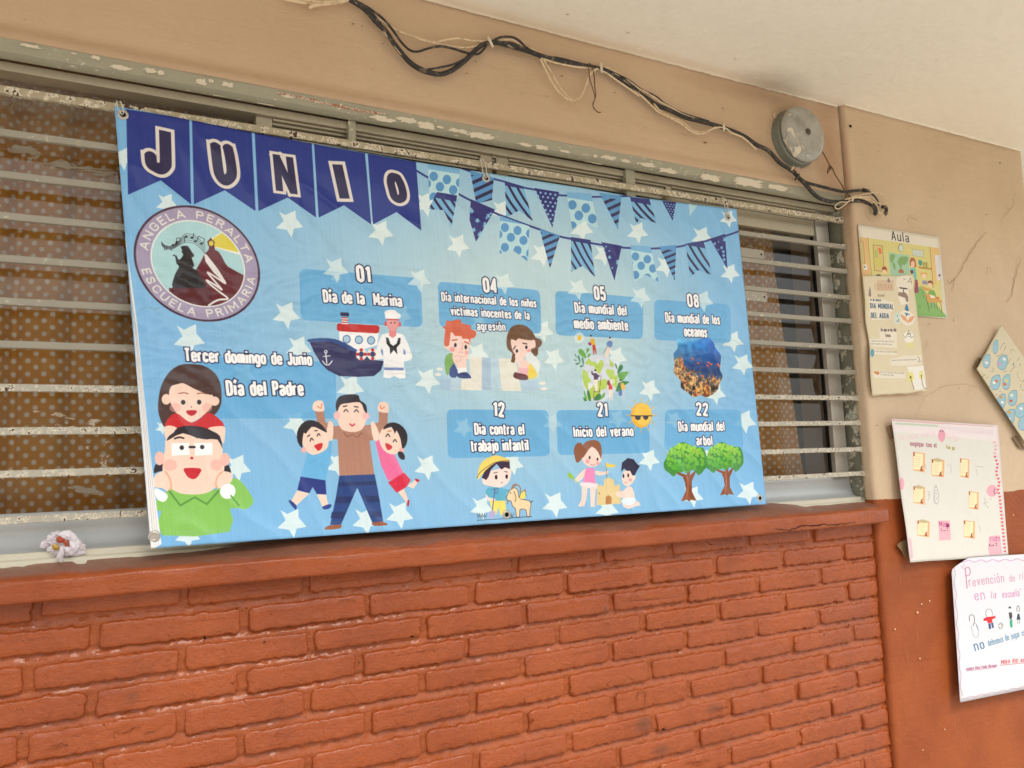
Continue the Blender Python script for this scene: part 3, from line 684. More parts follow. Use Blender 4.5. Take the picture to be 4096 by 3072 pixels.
def curtain(name, label, x0, x1, edge=None, seed=1, grp='polka dot curtains'):
    n = 420; nzr = 50; v = []; f = []; uvs = []
    for j in range(nzr+1):
        z = -.22+1.30*j/nzr; s = 0.0
        for i in range(n+1):
            t = i/n; x1e = x1+(edge(z) if edge else 0)
            x = x0+(x1e-x0)*t; ph = (x-x0)*2*math.pi/.17+1.8*math.sin(x*7+seed)+.25*math.sin(z*3)
            y = 2.20+.014*math.sin(ph)+.004*math.sin(ph*2.1+seed)+.004*fbm(x*6, z*2, seed)
            xx = x+.010*math.cos(ph)
            if i: s += math.hypot(xx-px_, y-py_)
            px_, py_ = xx, y
            v.append((xx, y, z+CAMZ)); uvs.append((s, z))
    w = n+1
    for j in range(nzr):
        for i in range(n): f.append((j*w+i, j*w+i+1, (j+1)*w+i+1, (j+1)*w+i))
    me = mesh(v, f, True); ul = me.uv_layers.new(name='UVMap')
    for lp in me.loops: ul.data[lp.index].uv = uvs[lp.vertex_index]
    return tag(link(name, me, M_cur.m), label, 'curtain')
curtain('curtain', 'mustard polka dot curtain behind the panes left of the banner', -1.65, 1.05, None, 1)
curtain('curtain', 'narrow mustard polka dot curtain end visible right of the banner', 1.15, 2.36, lambda z: -.022+.058*max(0, (.9-z)), 4)

# ------------------------------------------------------------------ security bars
gr = thing('security_grille', 'eleven horizontal chipped enamel bars across the window, banner tied to the top one', 'window bars', (.5, 2.026, CAMZ-.1))
ZL = [.918, .815, .716, .619, .521, .423, .325, .227, .130, .036, -.065]
ZR = [.936, .829, .731, .627, .534, .430, .334, .235, .140, .040, -.051]
def bar_z(k, x): return ZL[k]+(ZR[k]-ZL[k])*(x+.22)/2.63
for k in range(11):
    v = []; f = []; n = 160; hh = .0084; x0, x1 = XL, 2.520
    if k == 0: hh = .0100
    for i in range(n+1):
        x = x0+(x1-x0)*i/n; z = bar_z(k, x)+.0012*fbm(x*2, k*3.3); e = max(0, (x-2.495)/.025)
        h2 = hh*(1+.35*e)
        ps = [(2.0205, -h2+.0015), (2.0205, h2-.0015), (2.022, h2), (2.033, h2), (2.033, -h2), (2.022, -h2)]
        for j, (y, dz) in enumerate(ps):
            a_ = .00045*fbm(x*60, j*2.1+k*5, 3)+.0007*(k >= 7)*fbm(x*110, j*2+k, 5)+.0009*(k == 0)*fbm(x*80, j+k, 4)
            v.append((x, y-a_*1.3-.003*e, z+dz+a_+CAMZ))
    for i in range(n):
        for j in range(6): f.append((i*6+j, i*6+(j+1) % 6, (i+1)*6+(j+1) % 6, (i+1)*6+j))
    f.append([n*6+j for j in range(6)]); f.append([j for j in range(6)][::-1])
    me = mesh(v, [tuple(reversed(q)) for q in f], False)
    o = link('bar', me, (M_bar_top if k == 0 else M_bar_low if k >= 7 else M_bar).m); child(o, gr)
for (pxa, pxb, py) in ((1394, 1424, 520), (2504, 2540, 700)):
    x0 = xa(pxa, py, 2.034); x1 = xa(pxb, py, 2.034)
    b = MB(); b.box(x0, x1, 2.0345, 2.0455, -.13, .9965); b.build('post', M_edge.m, gr, bevel=.001)
    b = MB(); b.box(x0, x1, 2.0455, 2.056, .93, .9965); b.build('post_web', M_edge.m, gr)
# lock plates welded above two of the right-hand bars
for (u0, v0, u1, v1, k) in ((1950, 525, 2176, 610, 2), (2005, 868, 2200, 950, 3)):
    a_ = P(2048+u1/2.16, 768+v0/2.16, 2.024); c_ = P(2048+u1/2.16, 768+v1/2.16, 2.024)
    x1 = a_[0]; x0 = x1-.13; zc = bar_z(k, x1)
    z0, z1 = (zc+.010, zc+.044) if k == 2 else (zc-.046, zc-.010)
    b = MB(); b.box(x0, x1, 2.0235, 2.0275, z0, z1); o = b.build('lock_plate', M_bar.m, gr, bevel=.001)
    b = MB(); cx = x1-.014; cz = (z0+z1)/2
    b.lathe((cx, 2.0234, cz+CAMZ), [(.0, .0004), (.0042, .0004), (.0042, .0)], 14); b.build('bolt_hole', M_dark.m, o)

# ------------------------------------------------------------------ crumpled wrapper on the sill
def crumple():
    c = P(128/1*1.0+ (0), 2190, 2.035); c = P(262, 2180, 2.035)
    bm = bmesh.new(); bmesh.ops.create_icosphere(bm, subdivisions=4, radius=1)
    for v_ in bm.verts:
        p = v_.co.copy(); nn = p.normalized()
        d = 1+.45*noise.noise(nn*1.6+Vector((3, 1, 2)))+.30*abs(noise.noise(nn*3.7))-.22*abs(noise.noise(nn*8+Vector((5, 5, 5))))
        v_.co = Vector((p.x*.033*d, p.y*.016*d, p.z*.025*d))
        v_.co += Vector((noise.noise(nn*11), noise.noise(nn*12+Vector((9, 0, 0))), noise.noise(nn*13)))*.0030
    me = bpy.data.meshes.new('wrapper'); bm.to_mesh(me); bm.free()
    m = NM('white_waxed_wrapper', .4, .5); m.col(lin((214, 208, 214))); m.bump(m.voro(90, 'DISTANCE_TO_EDGE'), .9, .003); m.bump(m.noise(200, 4), .3, .001)
    th = thing('crumpled_wrapper', 'crumpled white sweet wrapper lying on the aluminium sill left of the banner', 'litter', tuple(c))
    o = link('paper_ball', me, m.m); o.parent = th; o.rotation_euler = (0, .45, 0)
    def shard(pts, mat, y, name, seed):
        V = [P(x/3.16, 2000+y_/3.16, y+.006*noise.noise(Vector((x*.02, y_*.02, seed)))) for x, y_ in pts]
        cc = sum(V, Vector())/len(V)+Vector((0, -.006, 0)); b = MB()
        b.add(V+[cc], [(i, (i+1) % len(V), len(V)) for i in range(len(V))])
        child(b.build(name, mat), th)
    shard([(500, 600), (520, 530), (640, 470), (680, 440), (700, 500), (640, 560), (560, 612)], m.m, 2.034, 'paper_flap', 1)
    shard([(640, 470), (700, 400), (760, 385), (720, 430), (700, 500), (660, 520)], m.m, 2.026, 'paper_flap', 2)
    shard([(715, 425), (800, 392), (880, 380), (950, 430), (1005, 510), (960, 520), (880, 520), (800, 480)], m.m, 2.012, 'paper_flap', 3)
    shard([(870, 520), (1005, 510), (1000, 590), (950, 660), (880, 700), (830, 650), (880, 590)], m.m, 2.010, 'paper_flap', 4)
    shard([(760, 600), (800, 570), (810, 680), (800, 720), (775, 800), (708, 725), (740, 660)], m.m, 2.006, 'paper_flap', 5)
    shard([(790, 590), (870, 590), (900, 650), (915, 695), (840, 705), (800, 660)], m.m, 2.012, 'paper_flap', 6)
    mr = NM('pink_sweet', .35, .5); mr.col(mr.mix(mr.ramp(mr.noise(140, 3), .4, .6), lin((170, 66, 66)), lin((170, 92, 50))))
    shard([(708, 470), (760, 455), (800, 490), (800, 540), (740, 545), (712, 520)], mr.m, 2.008, 'sweet', 7)
    shard([(790, 480), (850, 510), (875, 550), (870, 590), (830, 590), (800, 540)], mr.m, 2.009, 'sweet', 8)
    mo = NM('yellow_printed_wrapper', .4, .5); mo.col(mo.mix(mo.ramp(mo.noise(120, 2), .45, .55), lin((200, 140, 70)), lin((170, 160, 70))))
    shard([(658, 560), (710, 558), (755, 590), (750, 632), (690, 634), (655, 630)], mo.m, 2.010, 'printed_corner', 9)
crumple()

# ------------------------------------------------------------------ alarm bell
gc = P(3214, 536, 1.955); R_ = .1075
bl = thing('alarm_bell', 'round grey alarm bell with flaking paint on the lintel above the cables', 'bell', tuple(P(3214, 536, 2.0)))
m = NM('weathered_grey_bell_paint', .30, .5, .15)
cc = m.mix(m.ramp(m.noise(22, 5, .6), .35, .7), lin((178, 177, 168)), lin((142, 139, 129)))
cc = m.mix(m.ramp(m.noise(130, 3, .6), .6, .75), cc, lin((150, 146, 134)))
m.col(cc); m.bump(m.noise(60, 4), .2, .001)
M_bell = m
M_base = NM('blue_grey_bell_base', .45, .5, .2); M_base.col(M_base.mix(M_base.ramp(M_base.sep()[2], CAMZ+.68, CAMZ+.76), lin((70, 92, 98)), lin((136, 132, 112))))
M_base.col(M_base.mix(M_base.noise(12, 4), lin((132, 132, 116)), lin((104, 112, 108))))
b = MB(); c0 = (gc[0], 2.0, gc[2])
b.lathe((c0[0]-.004, 2.0, c0[2]-.004), [(.0, .034), (.100, .034), (.107, .031), (.109, .024), (.109, .010), (.113, .006), (.113, .0)], 72)
b.build('bell_base', M_base.m, bl, sm=True)
b = MB(); b.lathe(c0, [(.0, .0665), (.018, .0665), (.045, .0655), (.070, .0635), (.086, .0600), (.097, .0555), (.1035, .0500), (R_, .0430), (R_+.001, .0372), (R_-.002, .0375), (.095, .0380), (0, .0380)], 96)
b.build('gong', M_bell.m, bl, sm=True)
hb = (gc[0]+.0, 1.9335, gc[2])
b = MB(); b.lathe(hb, [(0, .0045), (.005, .0045), (.007, .003), (.0115, .003), (.0125, .0005), (.0125, -.001)], 28); b.build('centre_screw', NM('dark_screw', .4, .5, .6).col(lin((84, 78, 72))).m, bl, sm=True)
for (x, y) in ((3100+25/4.424, 380+350/4.424), (3100+410/4.424, 380+1283/4.424)):
    p = P(x, y, 1.992); b = MB(); b.lathe((p[0], 1.999, p[2]), [(0, .006), (.013, .006), (.0145, .004), (.0145, 0)], 24); o = b.build('mounting_lug', M_lintel.m, bl, sm=True)
    b = MB(); b.lathe((p[0], 1.993, p[2]), [(0, .0028), (.004, .0025), (.0045, 0)], 12); child(b.build('screw', M_bell.m, None, sm=True), bl)
def fq(pts, mat, name, th=.0008):
    pts = catmull(pts, True, 3); rr = random.Random(4)
    pts = [(p[0]+rr.uniform(-6, 6), p[1]+rr.uniform(-6, 6)) for p in pts]
    # lie on the gong's own curved face
    V = []
    for x, y in pts:
        y_ = 1.936
        for _ in range(4):
            q = P(3100+x/4.424, 380+y/4.424, y_); rr_ = math.hypot(q[0]-c0[0], q[2]-c0[2])
            y_ = 2.0-np.interp(rr_, [0, .045, .070, .086, .097, .1035, .1075], [.0665, .0655, .0635, .0600, .0555, .050, .043])-th
        V.append(P(3100+x/4.424, 380+y/4.424, y_))
    cc = sum(V, Vector())/len(V); k = len(V)
    b = MB(); b.add(V[::-1], [list(range(k))]); return b.build(name, mat, bl)
fq([(225, 600), (290, 575), (330, 640), (355, 740), (400, 810), (430, 870), (460, 940), (450, 1010), (410, 1060), (370, 1110), (320, 1080), (285, 980), (230, 900), (180, 820), (210, 720)], M_chip.m, 'bare_patch')
fq([(228, 362), (290, 325), (285, 350)], M_chip.m, 'bare_patch'); fq([(150, 800), (185, 785), (225, 860), (270, 965), (210, 900)], M_chip.m, 'bare_patch')
fq([(462, 880), (480, 885), (522, 945), (505, 945)], M_chip.m, 'bare_patch'); fq([(410, 700), (430, 682), (425, 700)], M_chip.m, 'bare_patch')
fq([(560, 1065), (600, 1060), (610, 1078), (570, 1080)], M_chip.m, 'bare_patch'); fq([(765, 1040), (790, 1025), (785, 1045)], M_chip.m, 'bare_patch')

# ------------------------------------------------------------------ cables on the lintel
def fr(ox, oy, s, pts): return [(ox+x/s, oy+y/s) for x, y in pts]
def cable(name, label, pts, r, mat, y=1.988, grp=None, wob=.0015, seed=1):
    r *= 1.75 if mat is M_white else 1.32; y -= .006
    pp = catmull(pts, False, 7)
    V = []
    for i, p in enumerate(pp):
        yy = y-.004*abs(noise.noise(Vector((p[0]*.006, p[1]*.006, seed*1.7)))); V.append(P(p[0], p[1], yy))
    b = MB(); b.tube(V, r, 8); o = b.build(name, mat, None, sm=True)
    return tag(o, label, 'cable', grp)
K2 = lambda *p: fr(1024, 0, 2.16, p); K3 = lambda *p: fr(2048, 0, 2.16, p); K4 = lambda *p: fr(3072, 0, 2.16, p); KZ = lambda *p: fr(2900, 640, 2.911, p)
cable('cable', 'thick black cable, the lowest sagging one of the bundle along the lintel', K2((770, -40), (820, 0), (900, 50), (960, 100), (1040, 190), (1120, 270), (1170, 345), (1250, 450), (1330, 540), (1420, 600), (1520, 632), (1600, 640), (1680, 615), (1760, 560), (1830, 500), (1900, 430), (1960, 385), (2040, 368), (2120, 374))
      + K3((0, 388), (100, 430), (240, 480), (380, 520), (520, 550), (680, 577), (780, 602), (860, 640), (950, 690), (1050, 762), (1150, 838), (1250, 905), (1380, 960), (1500, 1015), (1640, 1052), (1790, 1092), (1900, 1130), (2010, 1180), (2110, 1250))
      + K4((0, 1300), (100, 1405), (200, 1470), (260, 1530), (330, 1600), (380, 1659)) + fr(3072, 768, 2.16, [(440, 50), (520, 78), (600, 85), (700, 78), (790, 76), (850, 92), (905, 125), (925, 160)]), .0056, M_black.m, 1.986, seed=3)
cable('cable', 'black cable joining the bundle from the top edge of the view', K2((790, -40), (850, 0), (960, 60), (1060, 130), (1130, 195), (1200, 285), (1260, 370), (1330, 433), (1400, 445), (1500, 415), (1600, 400), (1700, 420), (1800, 450), (1890, 470), (1940, 455), (1990, 400), (2050, 350), (2120, 320))
      + K3((0, 320), (60, 350), (120, 405), (200, 455), (300, 490), (400, 500), (540, 535), (660, 565)), .0026, M_black.m, 1.982, seed=4)
cable('cable', 'slim black cable crossing inside the big sag of the bundle', K2((900, 40), (1010, 120), (1170, 330), (1280, 470), (1380, 575), (1440, 600), (1500, 597), (1600, 580), (1720, 550), (1830, 490), (1930, 410), (2010, 370), (2100, 385)) + K3((100, 445), (250, 500)), .0024, M_black.m, 1.980, seed=5)
cable('cable', 'thick black cable lying beside the first one before the sag', K2((800, -30), (870, 20), (960, 88), (1060, 190), (1140, 300), (1200, 380), (1290, 490), (1380, 565), (1450, 600)), .0034, M_black.m, 1.984, seed=6)
cable('cable', 'cream cable with the shallowest sag, from the top edge to the first clip', K2((780, -10), (850, 22), (950, 90), (1100, 192), (1230, 268), (1400, 330), (1500, 360), (1540, 366), (1640, 345), (1740, 332), (1880, 352), (2010, 362), (2120, 350)) + K3((0, 345), (100, 400), (210, 440)), .0026, M_white.m, 1.986, seed=7)
cable('cable', 'cream cable looping just under the shallow one before the first clip', K2((1400, 335), (1530, 372), (1650, 392), (1760, 410), (1880, 403), (2010, 372), (2040, 378)), .0022, M_white.m, 1.984, seed=8)
cable('cable', 'cream cable running off the upper left over the lintel', K2((240, -12), (300, 2), (450, 30), (540, 38), (680, 28), (780, 4), (850, -25)), .0034, M_white.m, 1.990, seed=9)
cable('cable', 'second cream cable along the top edge, left of the bundle', K2((380, -10), (480, 8), (560, 20), (690, 10), (800, -12)), .003, M_white.m, 1.988, seed=10)
cable('cable_stub', 'short cut cream cable end pointing left near the top edge', K2((458, 68), (490, 52), (530, 42), (560, 38)), .0038, M_white.m, 1.986, seed=10)
cable('cable', 'cream cable running beneath the thick black one between the clips', K2((860, 20), (960, 110), (1060, 215), (1150, 330), (1240, 450), (1330, 548)), .0022, M_white.m, 1.985, seed=11)
cable('cable', 'cream cable hugging the underside of the bundle right of the first clip', K3((-40, 390), (0, 412), (120, 456), (240, 500), (400, 548), (560, 578), (700, 590), (800, 622), (900, 690), (1010, 765), (1100, 830)), .0024, M_white.m, 1.985, seed=12)
cable('cable', 'cream cable dropping in a deep loop below the second clip', K3((245, 505), (290, 600), (340, 700), (400, 790), (470, 850), (530, 868), (590, 842), (630, 760), (660, 670), (700, 612), (760, 588), (830, 600), (920, 660), (1010, 735), (1100, 812), (1180, 885), (1260, 962), (1350, 1010), (1450, 1060), (1530, 1122), (1600, 1155), (1660, 1150), (1740, 1110), (1830, 1103), (1900, 1148), (2000, 1192), (2110, 1290)), .0024, M_white.m, 1.982, seed=13)
cable('cable', 'twin cream cable inside the deep loop below the second clip', K3((270, 510), (320, 590), (380, 695), (440, 792), (500, 846), (545, 858), (600, 825), (640, 745), (672, 660), (720, 605), (780, 580), (850, 592), (950, 655), (1040, 725), (1140, 815), (1220, 890), (1290, 965), (1380, 1010), (1470, 1052), (1550, 1115), (1610, 1142), (1680, 1132), (1760, 1095)), .0020, M_white.m, 1.983, seed=14)
cable('cable', 'cream cable along the upper side of the bundle past the second clip', K3((790, 585), (900, 625), (1000, 690), (1100, 760), (1200, 825), (1280, 880), (1400, 945), (1500, 995), (1650, 1042), (1800, 1085), (1900, 1118), (2005, 1172)), .0024, M_white.m, 1.984, seed=15)
cable('cable', 'thin black cable on top of the bundle past the second clip', K3((780, 580), (1000, 685), (1120, 770), (1240, 828), (1320, 892), (1450, 965), (1600, 1015), (1700, 1045)), .0018, M_black.m, 1.982, seed=16)
cable('cable', 'dusty black cable under the bundle before the third clip', K3((900, 660), (1100, 800), (1220, 880), (1300, 930), (1400, 975), (1500, 1022), (1620, 1058), (1700, 1075)), .0022, M_black.m, 1.981, seed=17)
cable('twisted_wire', 'thin tan wire dangling and twisting below the second clip', K3((665, 545), (690, 580), (710, 660), (715, 750), (722, 830), (700, 905), (712, 940), (740, 968), (766, 970)), .0014, M_brown.m, 1.980, seed=18)
cable('twisted_wire', 'second tan wire wound round the dangling one', K3((660, 555), (672, 680), (700, 775), (716, 850), (695, 900)), .0012, M_brown.m, 1.978, seed=19)
cable('cable', 'upper of two thin black cables crossing from the lintel to the pillar', KZ((900, 225), (960, 258), (1150, 308), (1330, 352), (1400, 360), (1550, 348), (1650, 358), (1730, 410), (1780, 480), (1790, 530)), .0026, M_black.m, 1.972, seed=20)
cable('cable', 'lower of two thin black cables crossing from the lintel to the pillar', KZ((900, 235), (975, 280), (1150, 328), (1330, 372), (1410, 378), (1560, 362), (1650, 372)), .0022, M_black.m, 1.974, seed=21)
cable('cable', 'cream cable bent into a wide loop at the end of the bundle', KZ((1440, 470), (1490, 428), (1600, 400), (1700, 384), (1800, 388), (1868, 440), (1882, 490), (1845, 520), (1780, 500), (1720, 445), (1600, 425), (1480, 440)), .0018, M_white.m, 1.968, seed=22)
cable('cable', 'cream cable bent into a small loop left of the pillar corner', KZ((1500, 455), (1420, 490), (1350, 490), (1295, 518), (1283, 555), (1325, 568), (1390, 525), (1440, 480)), .0016, M_white.m, 1.966, seed=23)
cable('cable', 'tan cable fanning out toward the stripped black ends', KZ((1400, 460), (1480, 440), (1580, 440), (1660, 470), (1730, 520), (1770, 590), (1830, 655), (1872, 620)), .0018, M_white.m, 1.967, seed=24)
cable('cable', 'second tan cable fanning out toward the stripped black ends', KZ((1490, 432), (1620, 435), (1700, 470), (1760, 520), (1800, 600), (1850, 650)), .0016, M_white.m, 1.965, seed=25)
cable('cable_end', 'left of the two taped black cable ends on the pillar', KZ((1715, 520), (1745, 560), (1755, 600), (1745, 632)), .0062, M_black.m, 1.966, seed=26)
cable('cable_end', 'right, hook-shaped taped black cable end on the pillar', KZ((1832, 548), (1862, 545), (1878, 575), (1872, 625), (1862, 632)), .0052, M_black.m, 1.966, seed=27)
cable('bell_wire', 'brown taped wire running from the bell down to the cables', fr(3100, 380, 4.424, [(835, 990), (850, 1020), (900, 1110), (960, 1230), (1010, 1290), (1060, 1400), (1120, 1500), (1200, 1620)]) + KZ((1380, 330), (1440, 410), (1480, 440)), .0017, M_brown.m, 1.976, seed=28)
b = MB(); V = [P(3100+x/4.424, 380+y/4.424, 1.972) for x, y in ((960, 1250), (1000, 1290), (995, 1320), (965, 1340), (935, 1395), (930, 1350), (945, 1290))]
b.add(V+[v+Vector((0, .003, 0)) for v in V], [list(range(7))]+[[i, (i+1) % 7, (i+1) % 7+7, i+7] for i in range(7)])
tag(b.build('tape_flag', M_brown.m), 'loose brown tape end sticking out of the bell wire', 'tape')
# clips and ties
def ring_tie(name, label, cx, cy_, ln, r, mat, y, grp='white clips holding the cable bundle', ang=1.35):
    b = MB(); a_ = []
    for i in range(13):
        t = math.pi*(.02+.96*i/12); s = -math.cos(t)*ln/2
        p = P(cx+s*math.cos(ang), cy_+s*math.sin(ang), y-math.sin(t)*.016)
        a_.append(p)
    b.tube(a_, r*1.3, 8); return tag(b.build(name, mat, None, sm=True), label, 'cable clip', grp)
ring_tie('cable_clip', 'white plastic clip over the bundle at the top of its big sag', 1024+2025/2.16, 362/2.16, 40, .0032, M_clip.m, 1.985, ang=1.1)
ring_tie('cable_clip', 'white plastic clip above the deep cream loop', 2048+772/2.16, 585/2.16, 34, .0030, M_clip.m, 1.985, ang=1.5)
ring_tie('cable_clip', 'white plastic clip above the frame, nearest to the bell', 2048+1830/2.16, 1098/2.16, 28, .0028, M_clip.m, 1.985, ang=1.5)
ring_tie('cable_clip', 'cream painted clip on the bundle directly under the bell', 3072+212/2.16, 1455/2.16, 14, .003, M_white.m, 1.980, ang=2.2)
ring_tie('zip_tie', 'black zip tie with cut tail on the thick cable below the bell', 3072+252/2.16, 1530/2.16, 26, .0028, M_black.m, 1.980, None, ang=2.2)
ring_tie('zip_tie', 'pale tie gathering the cables at the pillar corner', 2900+1483/2.911, 640+450/2.911, 20, .0020, M_clip.m, 1.972, None, ang=1.4)
ring_tie('zip_tie', 'black cable clip where the thin cables meet the pillar', 2900+1640/2.911, 640+350/2.911, 22, .0040, M_black.m, 1.972, None, ang=.3)
# ------------------------------------------------------------------ flat prints: a small vector rasteriser
class Sheet:
    """a printed sheet: corners seen in the photograph, canvas of W x H, own depth function y(u, v)"""
    def __init__(s, tl, tr, br, bl, W, H, depth, sag=None, base=(255, 255, 255)):
        s.W, s.H, s.depth, s.sag = W, H, depth, sag
        src = [(0, 1), (1, 1), (1, 0), (0, 0)]; dst = [tl, tr, br, bl]; A = []; B = []
        for (u, v), (x, y) in zip(src, dst):
            A.append([u, v, 1, 0, 0, 0, -u*x, -v*x]); B.append(x); A.append([0, 0, 0, u, v, 1, -u*y, -v*y]); B.append(y)
        h = np.linalg.solve(np.array(A, float), np.array(B, float)); s.Hm = np.append(h, 1).reshape(3, 3); s.Hi = np.linalg.inv(s.Hm)
        s.im = np.ones((H, W, 3), np.float32)*np.array(base, np.float32)/255
        s.o = (0, 0, 1)
    def px(s, u, v):
        q = s.Hm@np.array([u, v, 1]); x, y = q[:2]/q[2]
        if s.sag: y += s.sag(x)*(1-min(1, (1-v)/.9))
        return x, y
    def uv(s, x, y):
        v = 1.0; yy = y
        for _ in range(4 if s.sag else 1):
            q = s.Hi@np.array([x, yy, 1]); u, v = q[:2]/q[2]
            if s.sag: yy = y-s.sag(x)*(1-min(1, max(0, (1-v)/.9)))
        return u, v
    def fr(s, ox, oy, sc=2.1602): s.o = (ox, oy, sc); return s
    def c(s, p):
        ox, oy, sc = s.o; u, v = s.uv(ox+p[0]/sc, oy+p[1]/sc); return (u*s.W, (1-v)*s.H)
    # raster ops in canvas space
    def cover(s, pts, ss=3):
        pts = np.array(pts, float); x0 = max(0, int(pts[:, 0].min())-1); x1 = min(s.W, int(pts[:, 0].max())+2)
        y0 = max(0, int(pts[:, 1].min())-1); y1 = min(s.H, int(pts[:, 1].max())+2)
        if x1 <= x0 or y1 <= y0: return None
        cov = np.zeros((y1-y0, x1-x0), np.float32); w = x1-x0
        X = pts[:, 0]; Y = pts[:, 1]; Xn = np.roll(X, -1); Yn = np.roll(Y, -1)
        for r in range(y1-y0):
            for k in range(ss):
                yy = y0+r+(k+.5)/ss; hit = (Y <= yy) != (Yn <= yy)
                if not hit.any(): continue
                xs = np.sort(X[hit]+(yy-Y[hit])*(Xn[hit]-X[hit])/(Yn[hit]-Y[hit]))
                for a, b_ in zip(xs[::2], xs[1::2]):
                    a -= x0; b_ -= x0; a = max(a, 0); b_ = min(b_, w)
                    if b_ <= a: continue
                    ia, ib = int(a), int(b_)
                    if ia == ib:
                        if ia < w: cov[r, ia] += (b_-a)/ss
                    else:
                        cov[r, ia] += (ia+1-a)/ss; cov[r, ia+1:ib] += 1/ss
                        if ib < w: cov[r, ib] += (b_-ib)/ss
        return x0, y0, np.clip(cov, 0, 1)
    def blend(s, x0, y0, cov, col, al=1.0):
        col = np.array(col, np.float32)/255; a = (cov*al)[..., None]; h, w = cov.shape
        s.im[y0:y0+h, x0:x0+w] = s.im[y0:y0+h, x0:x0+w]*(1-a)+col*a
    def cp(s, pts, col, al=1.0, tex=None):
        r = s.cover(pts)
        if r is None: return
        x0, y0, cov = r
        if tex is not None:
            h, w = cov.shape; yy, xx = np.mgrid[y0:y0+h, x0:x0+w]; t = tex(xx, yy); a = (cov*al)[..., None]
            s.im[y0:y0+h, x0:x0+w] = s.im[y0:y0+h, x0:x0+w]*(1-a)+t*a
        else: s.blend(x0, y0, cov, col, al)
    def segdist(s, pts, r, e=None):
        pts = np.array(pts, float); x0 = max(0, int(pts[:, 0].min()-r)-2); x1 = min(s.W, int(pts[:, 0].max()+r)+3)
        y0 = max(0, int(pts[:, 1].min()-r)-2); y1 = min(s.H, int(pts[:, 1].max()+r)+3)
        if x1 <= x0 or y1 <= y0: return None
        d = np.full((y1-y0, x1-x0), 1e9, np.float32)
        if len(pts) == 1: pts = np.vstack([pts, pts+1e-3])
        for i_, (a, b_) in enumerate(zip(pts[:-1], pts[1:])):
            k_ = 1 if e is None else 1.5
            bx0 = max(x0, int(min(a[0], b_[0])-r*k_)-2); bx1 = min(x1, int(max(a[0], b_[0])+r*k_)+3)
            by0 = max(y0, int(min(a[1], b_[1])-r*k_)-2); by1 = min(y1, int(max(a[1], b_[1])+r*k_)+3)
            if bx1 <= bx0 or by1 <= by0: continue
            yy, xx = np.mgrid[by0:by1, bx0:bx1].astype(np.float32); xx += .5; yy += .5
            dx, dy = b_-a; L = dx*dx+dy*dy+1e-9; t = np.clip(((xx-a[0])*dx+(yy-a[1])*dy)/L, 0, 1)
            q = np.hypot(xx-a[0]-t*dx, yy-a[1]-t*dy)
            if e is not None:
                l_ = math.sqrt(L); pj = ((xx-a[0])*dx+(yy-a[1])*dy)/l_; pp = np.abs((xx-a[0])*dy-(yy-a[1])*dx)/l_
                if i_ == 0: q = np.where(pj < 0, np.maximum(pp, -pj-e+r), q)
                if i_ == len(pts)-2: q = np.where(pj > l_, np.maximum(pp, pj-l_-e+r), q)
            sub = d[by0-y0:by1-y0, bx0-x0:bx1-x0]; np.minimum(sub, q, out=sub)
        return x0, y0, d
    def cs(s, lines, col, r, al=1.0, e=None):
        for ln in lines:
            q = s.segdist(ln, r, None if (e is None or (len(ln) > 2 and math.dist(ln[0], ln[-1]) < 1)) else e)
            if q: s.blend(q[0], q[1], np.clip(r+.5-q[2], 0, 1), col, al)
    # drawing in the current photo frame
    def pts(s, t):
        if isinstance(t, str): t = [tuple(map(float, p.split(','))) for p in t.split()]
        return t
    def poly(s, col, t, sm=0, al=1.0, tex=None):
        t = s.pts(t); t = catmull(t, True, sm) if sm else t; s.cp([s.c(p) for p in t], col, al, tex); return s
    def line(s, col, t, w, sm=0, al=1.0):
        t = s.pts(t); t = catmull(t, False, sm) if sm else t
        sc = s.scale(t[0]); s.cs([[s.c(p) for p in t]], col, max(.55, w*sc/2), al); return s
    def scale(s, p):
        a = s.c(p); b_ = s.c((p[0], p[1]+10)); return math.dist(a, b_)/10
    def ell(s, col, x, y, rx, ry=None, rot=0, al=1.0):
        ry = ry or rx; c_, s_ = math.cos(rot), math.sin(rot)
        return s.poly(col, [(x+rx*math.cos(a)*c_-ry*math.sin(a)*s_, y+rx*math.cos(a)*s_+ry*math.sin(a)*c_) for a in np.linspace(0, 2*math.pi, 28)[:-1]], 0, al)
    def text(s, t, p0, p1, h, col, wt=.13, out=None, ow=0.0, jit=0.0, seed=0, slant=0.0, canv=False):
        a = np.array(p0 if canv else s.c(p0)); b_ = np.array(p1 if canv else s.c(p1)); d = b_-a; L = np.linalg.norm(d); d /= L; n_ = np.array([d[1], -d[0]])
        hh = h if canv else h*s.scale(p0)
        tot = sum(GL[ch][0]+SP for ch in t)-SP; rr = random.Random(seed); fx = L/tot; x = 0; lines = []
        for ch in t:
            w_, segs = GL[ch]; jy = rr.uniform(-jit, jit); js = 1+rr.uniform(-jit, jit)*1.5
            for sg in segs:
                ln = []
                for gx, gy in sg:
                    X = (x+gx)*fx+slant*gy/100*hh; Y = (gy*js/100+jy)*hh; ln.append(a+d*X+n_*Y)
                lines.append(ln)
            x += w_+SP
        r = max(.6, wt*hh/2)
        e = r*.3 if out is not None else None
        if out is not None: s.cs(lines, out, r+ow*hh, 1.0, e+ow*hh)
        s.cs(lines, col, r, 1.0, e); return s
    def image(s, name):
        im = bpy.data.images.new(name, s.W, s.H, alpha=False)
        px = np.ones((s.H, s.W, 4), np.float32); px[..., :3] = np.clip(s.im[::-1], 0, 1); im.pixels.foreach_set(px.ravel()); im.update(); im.pack(); return im
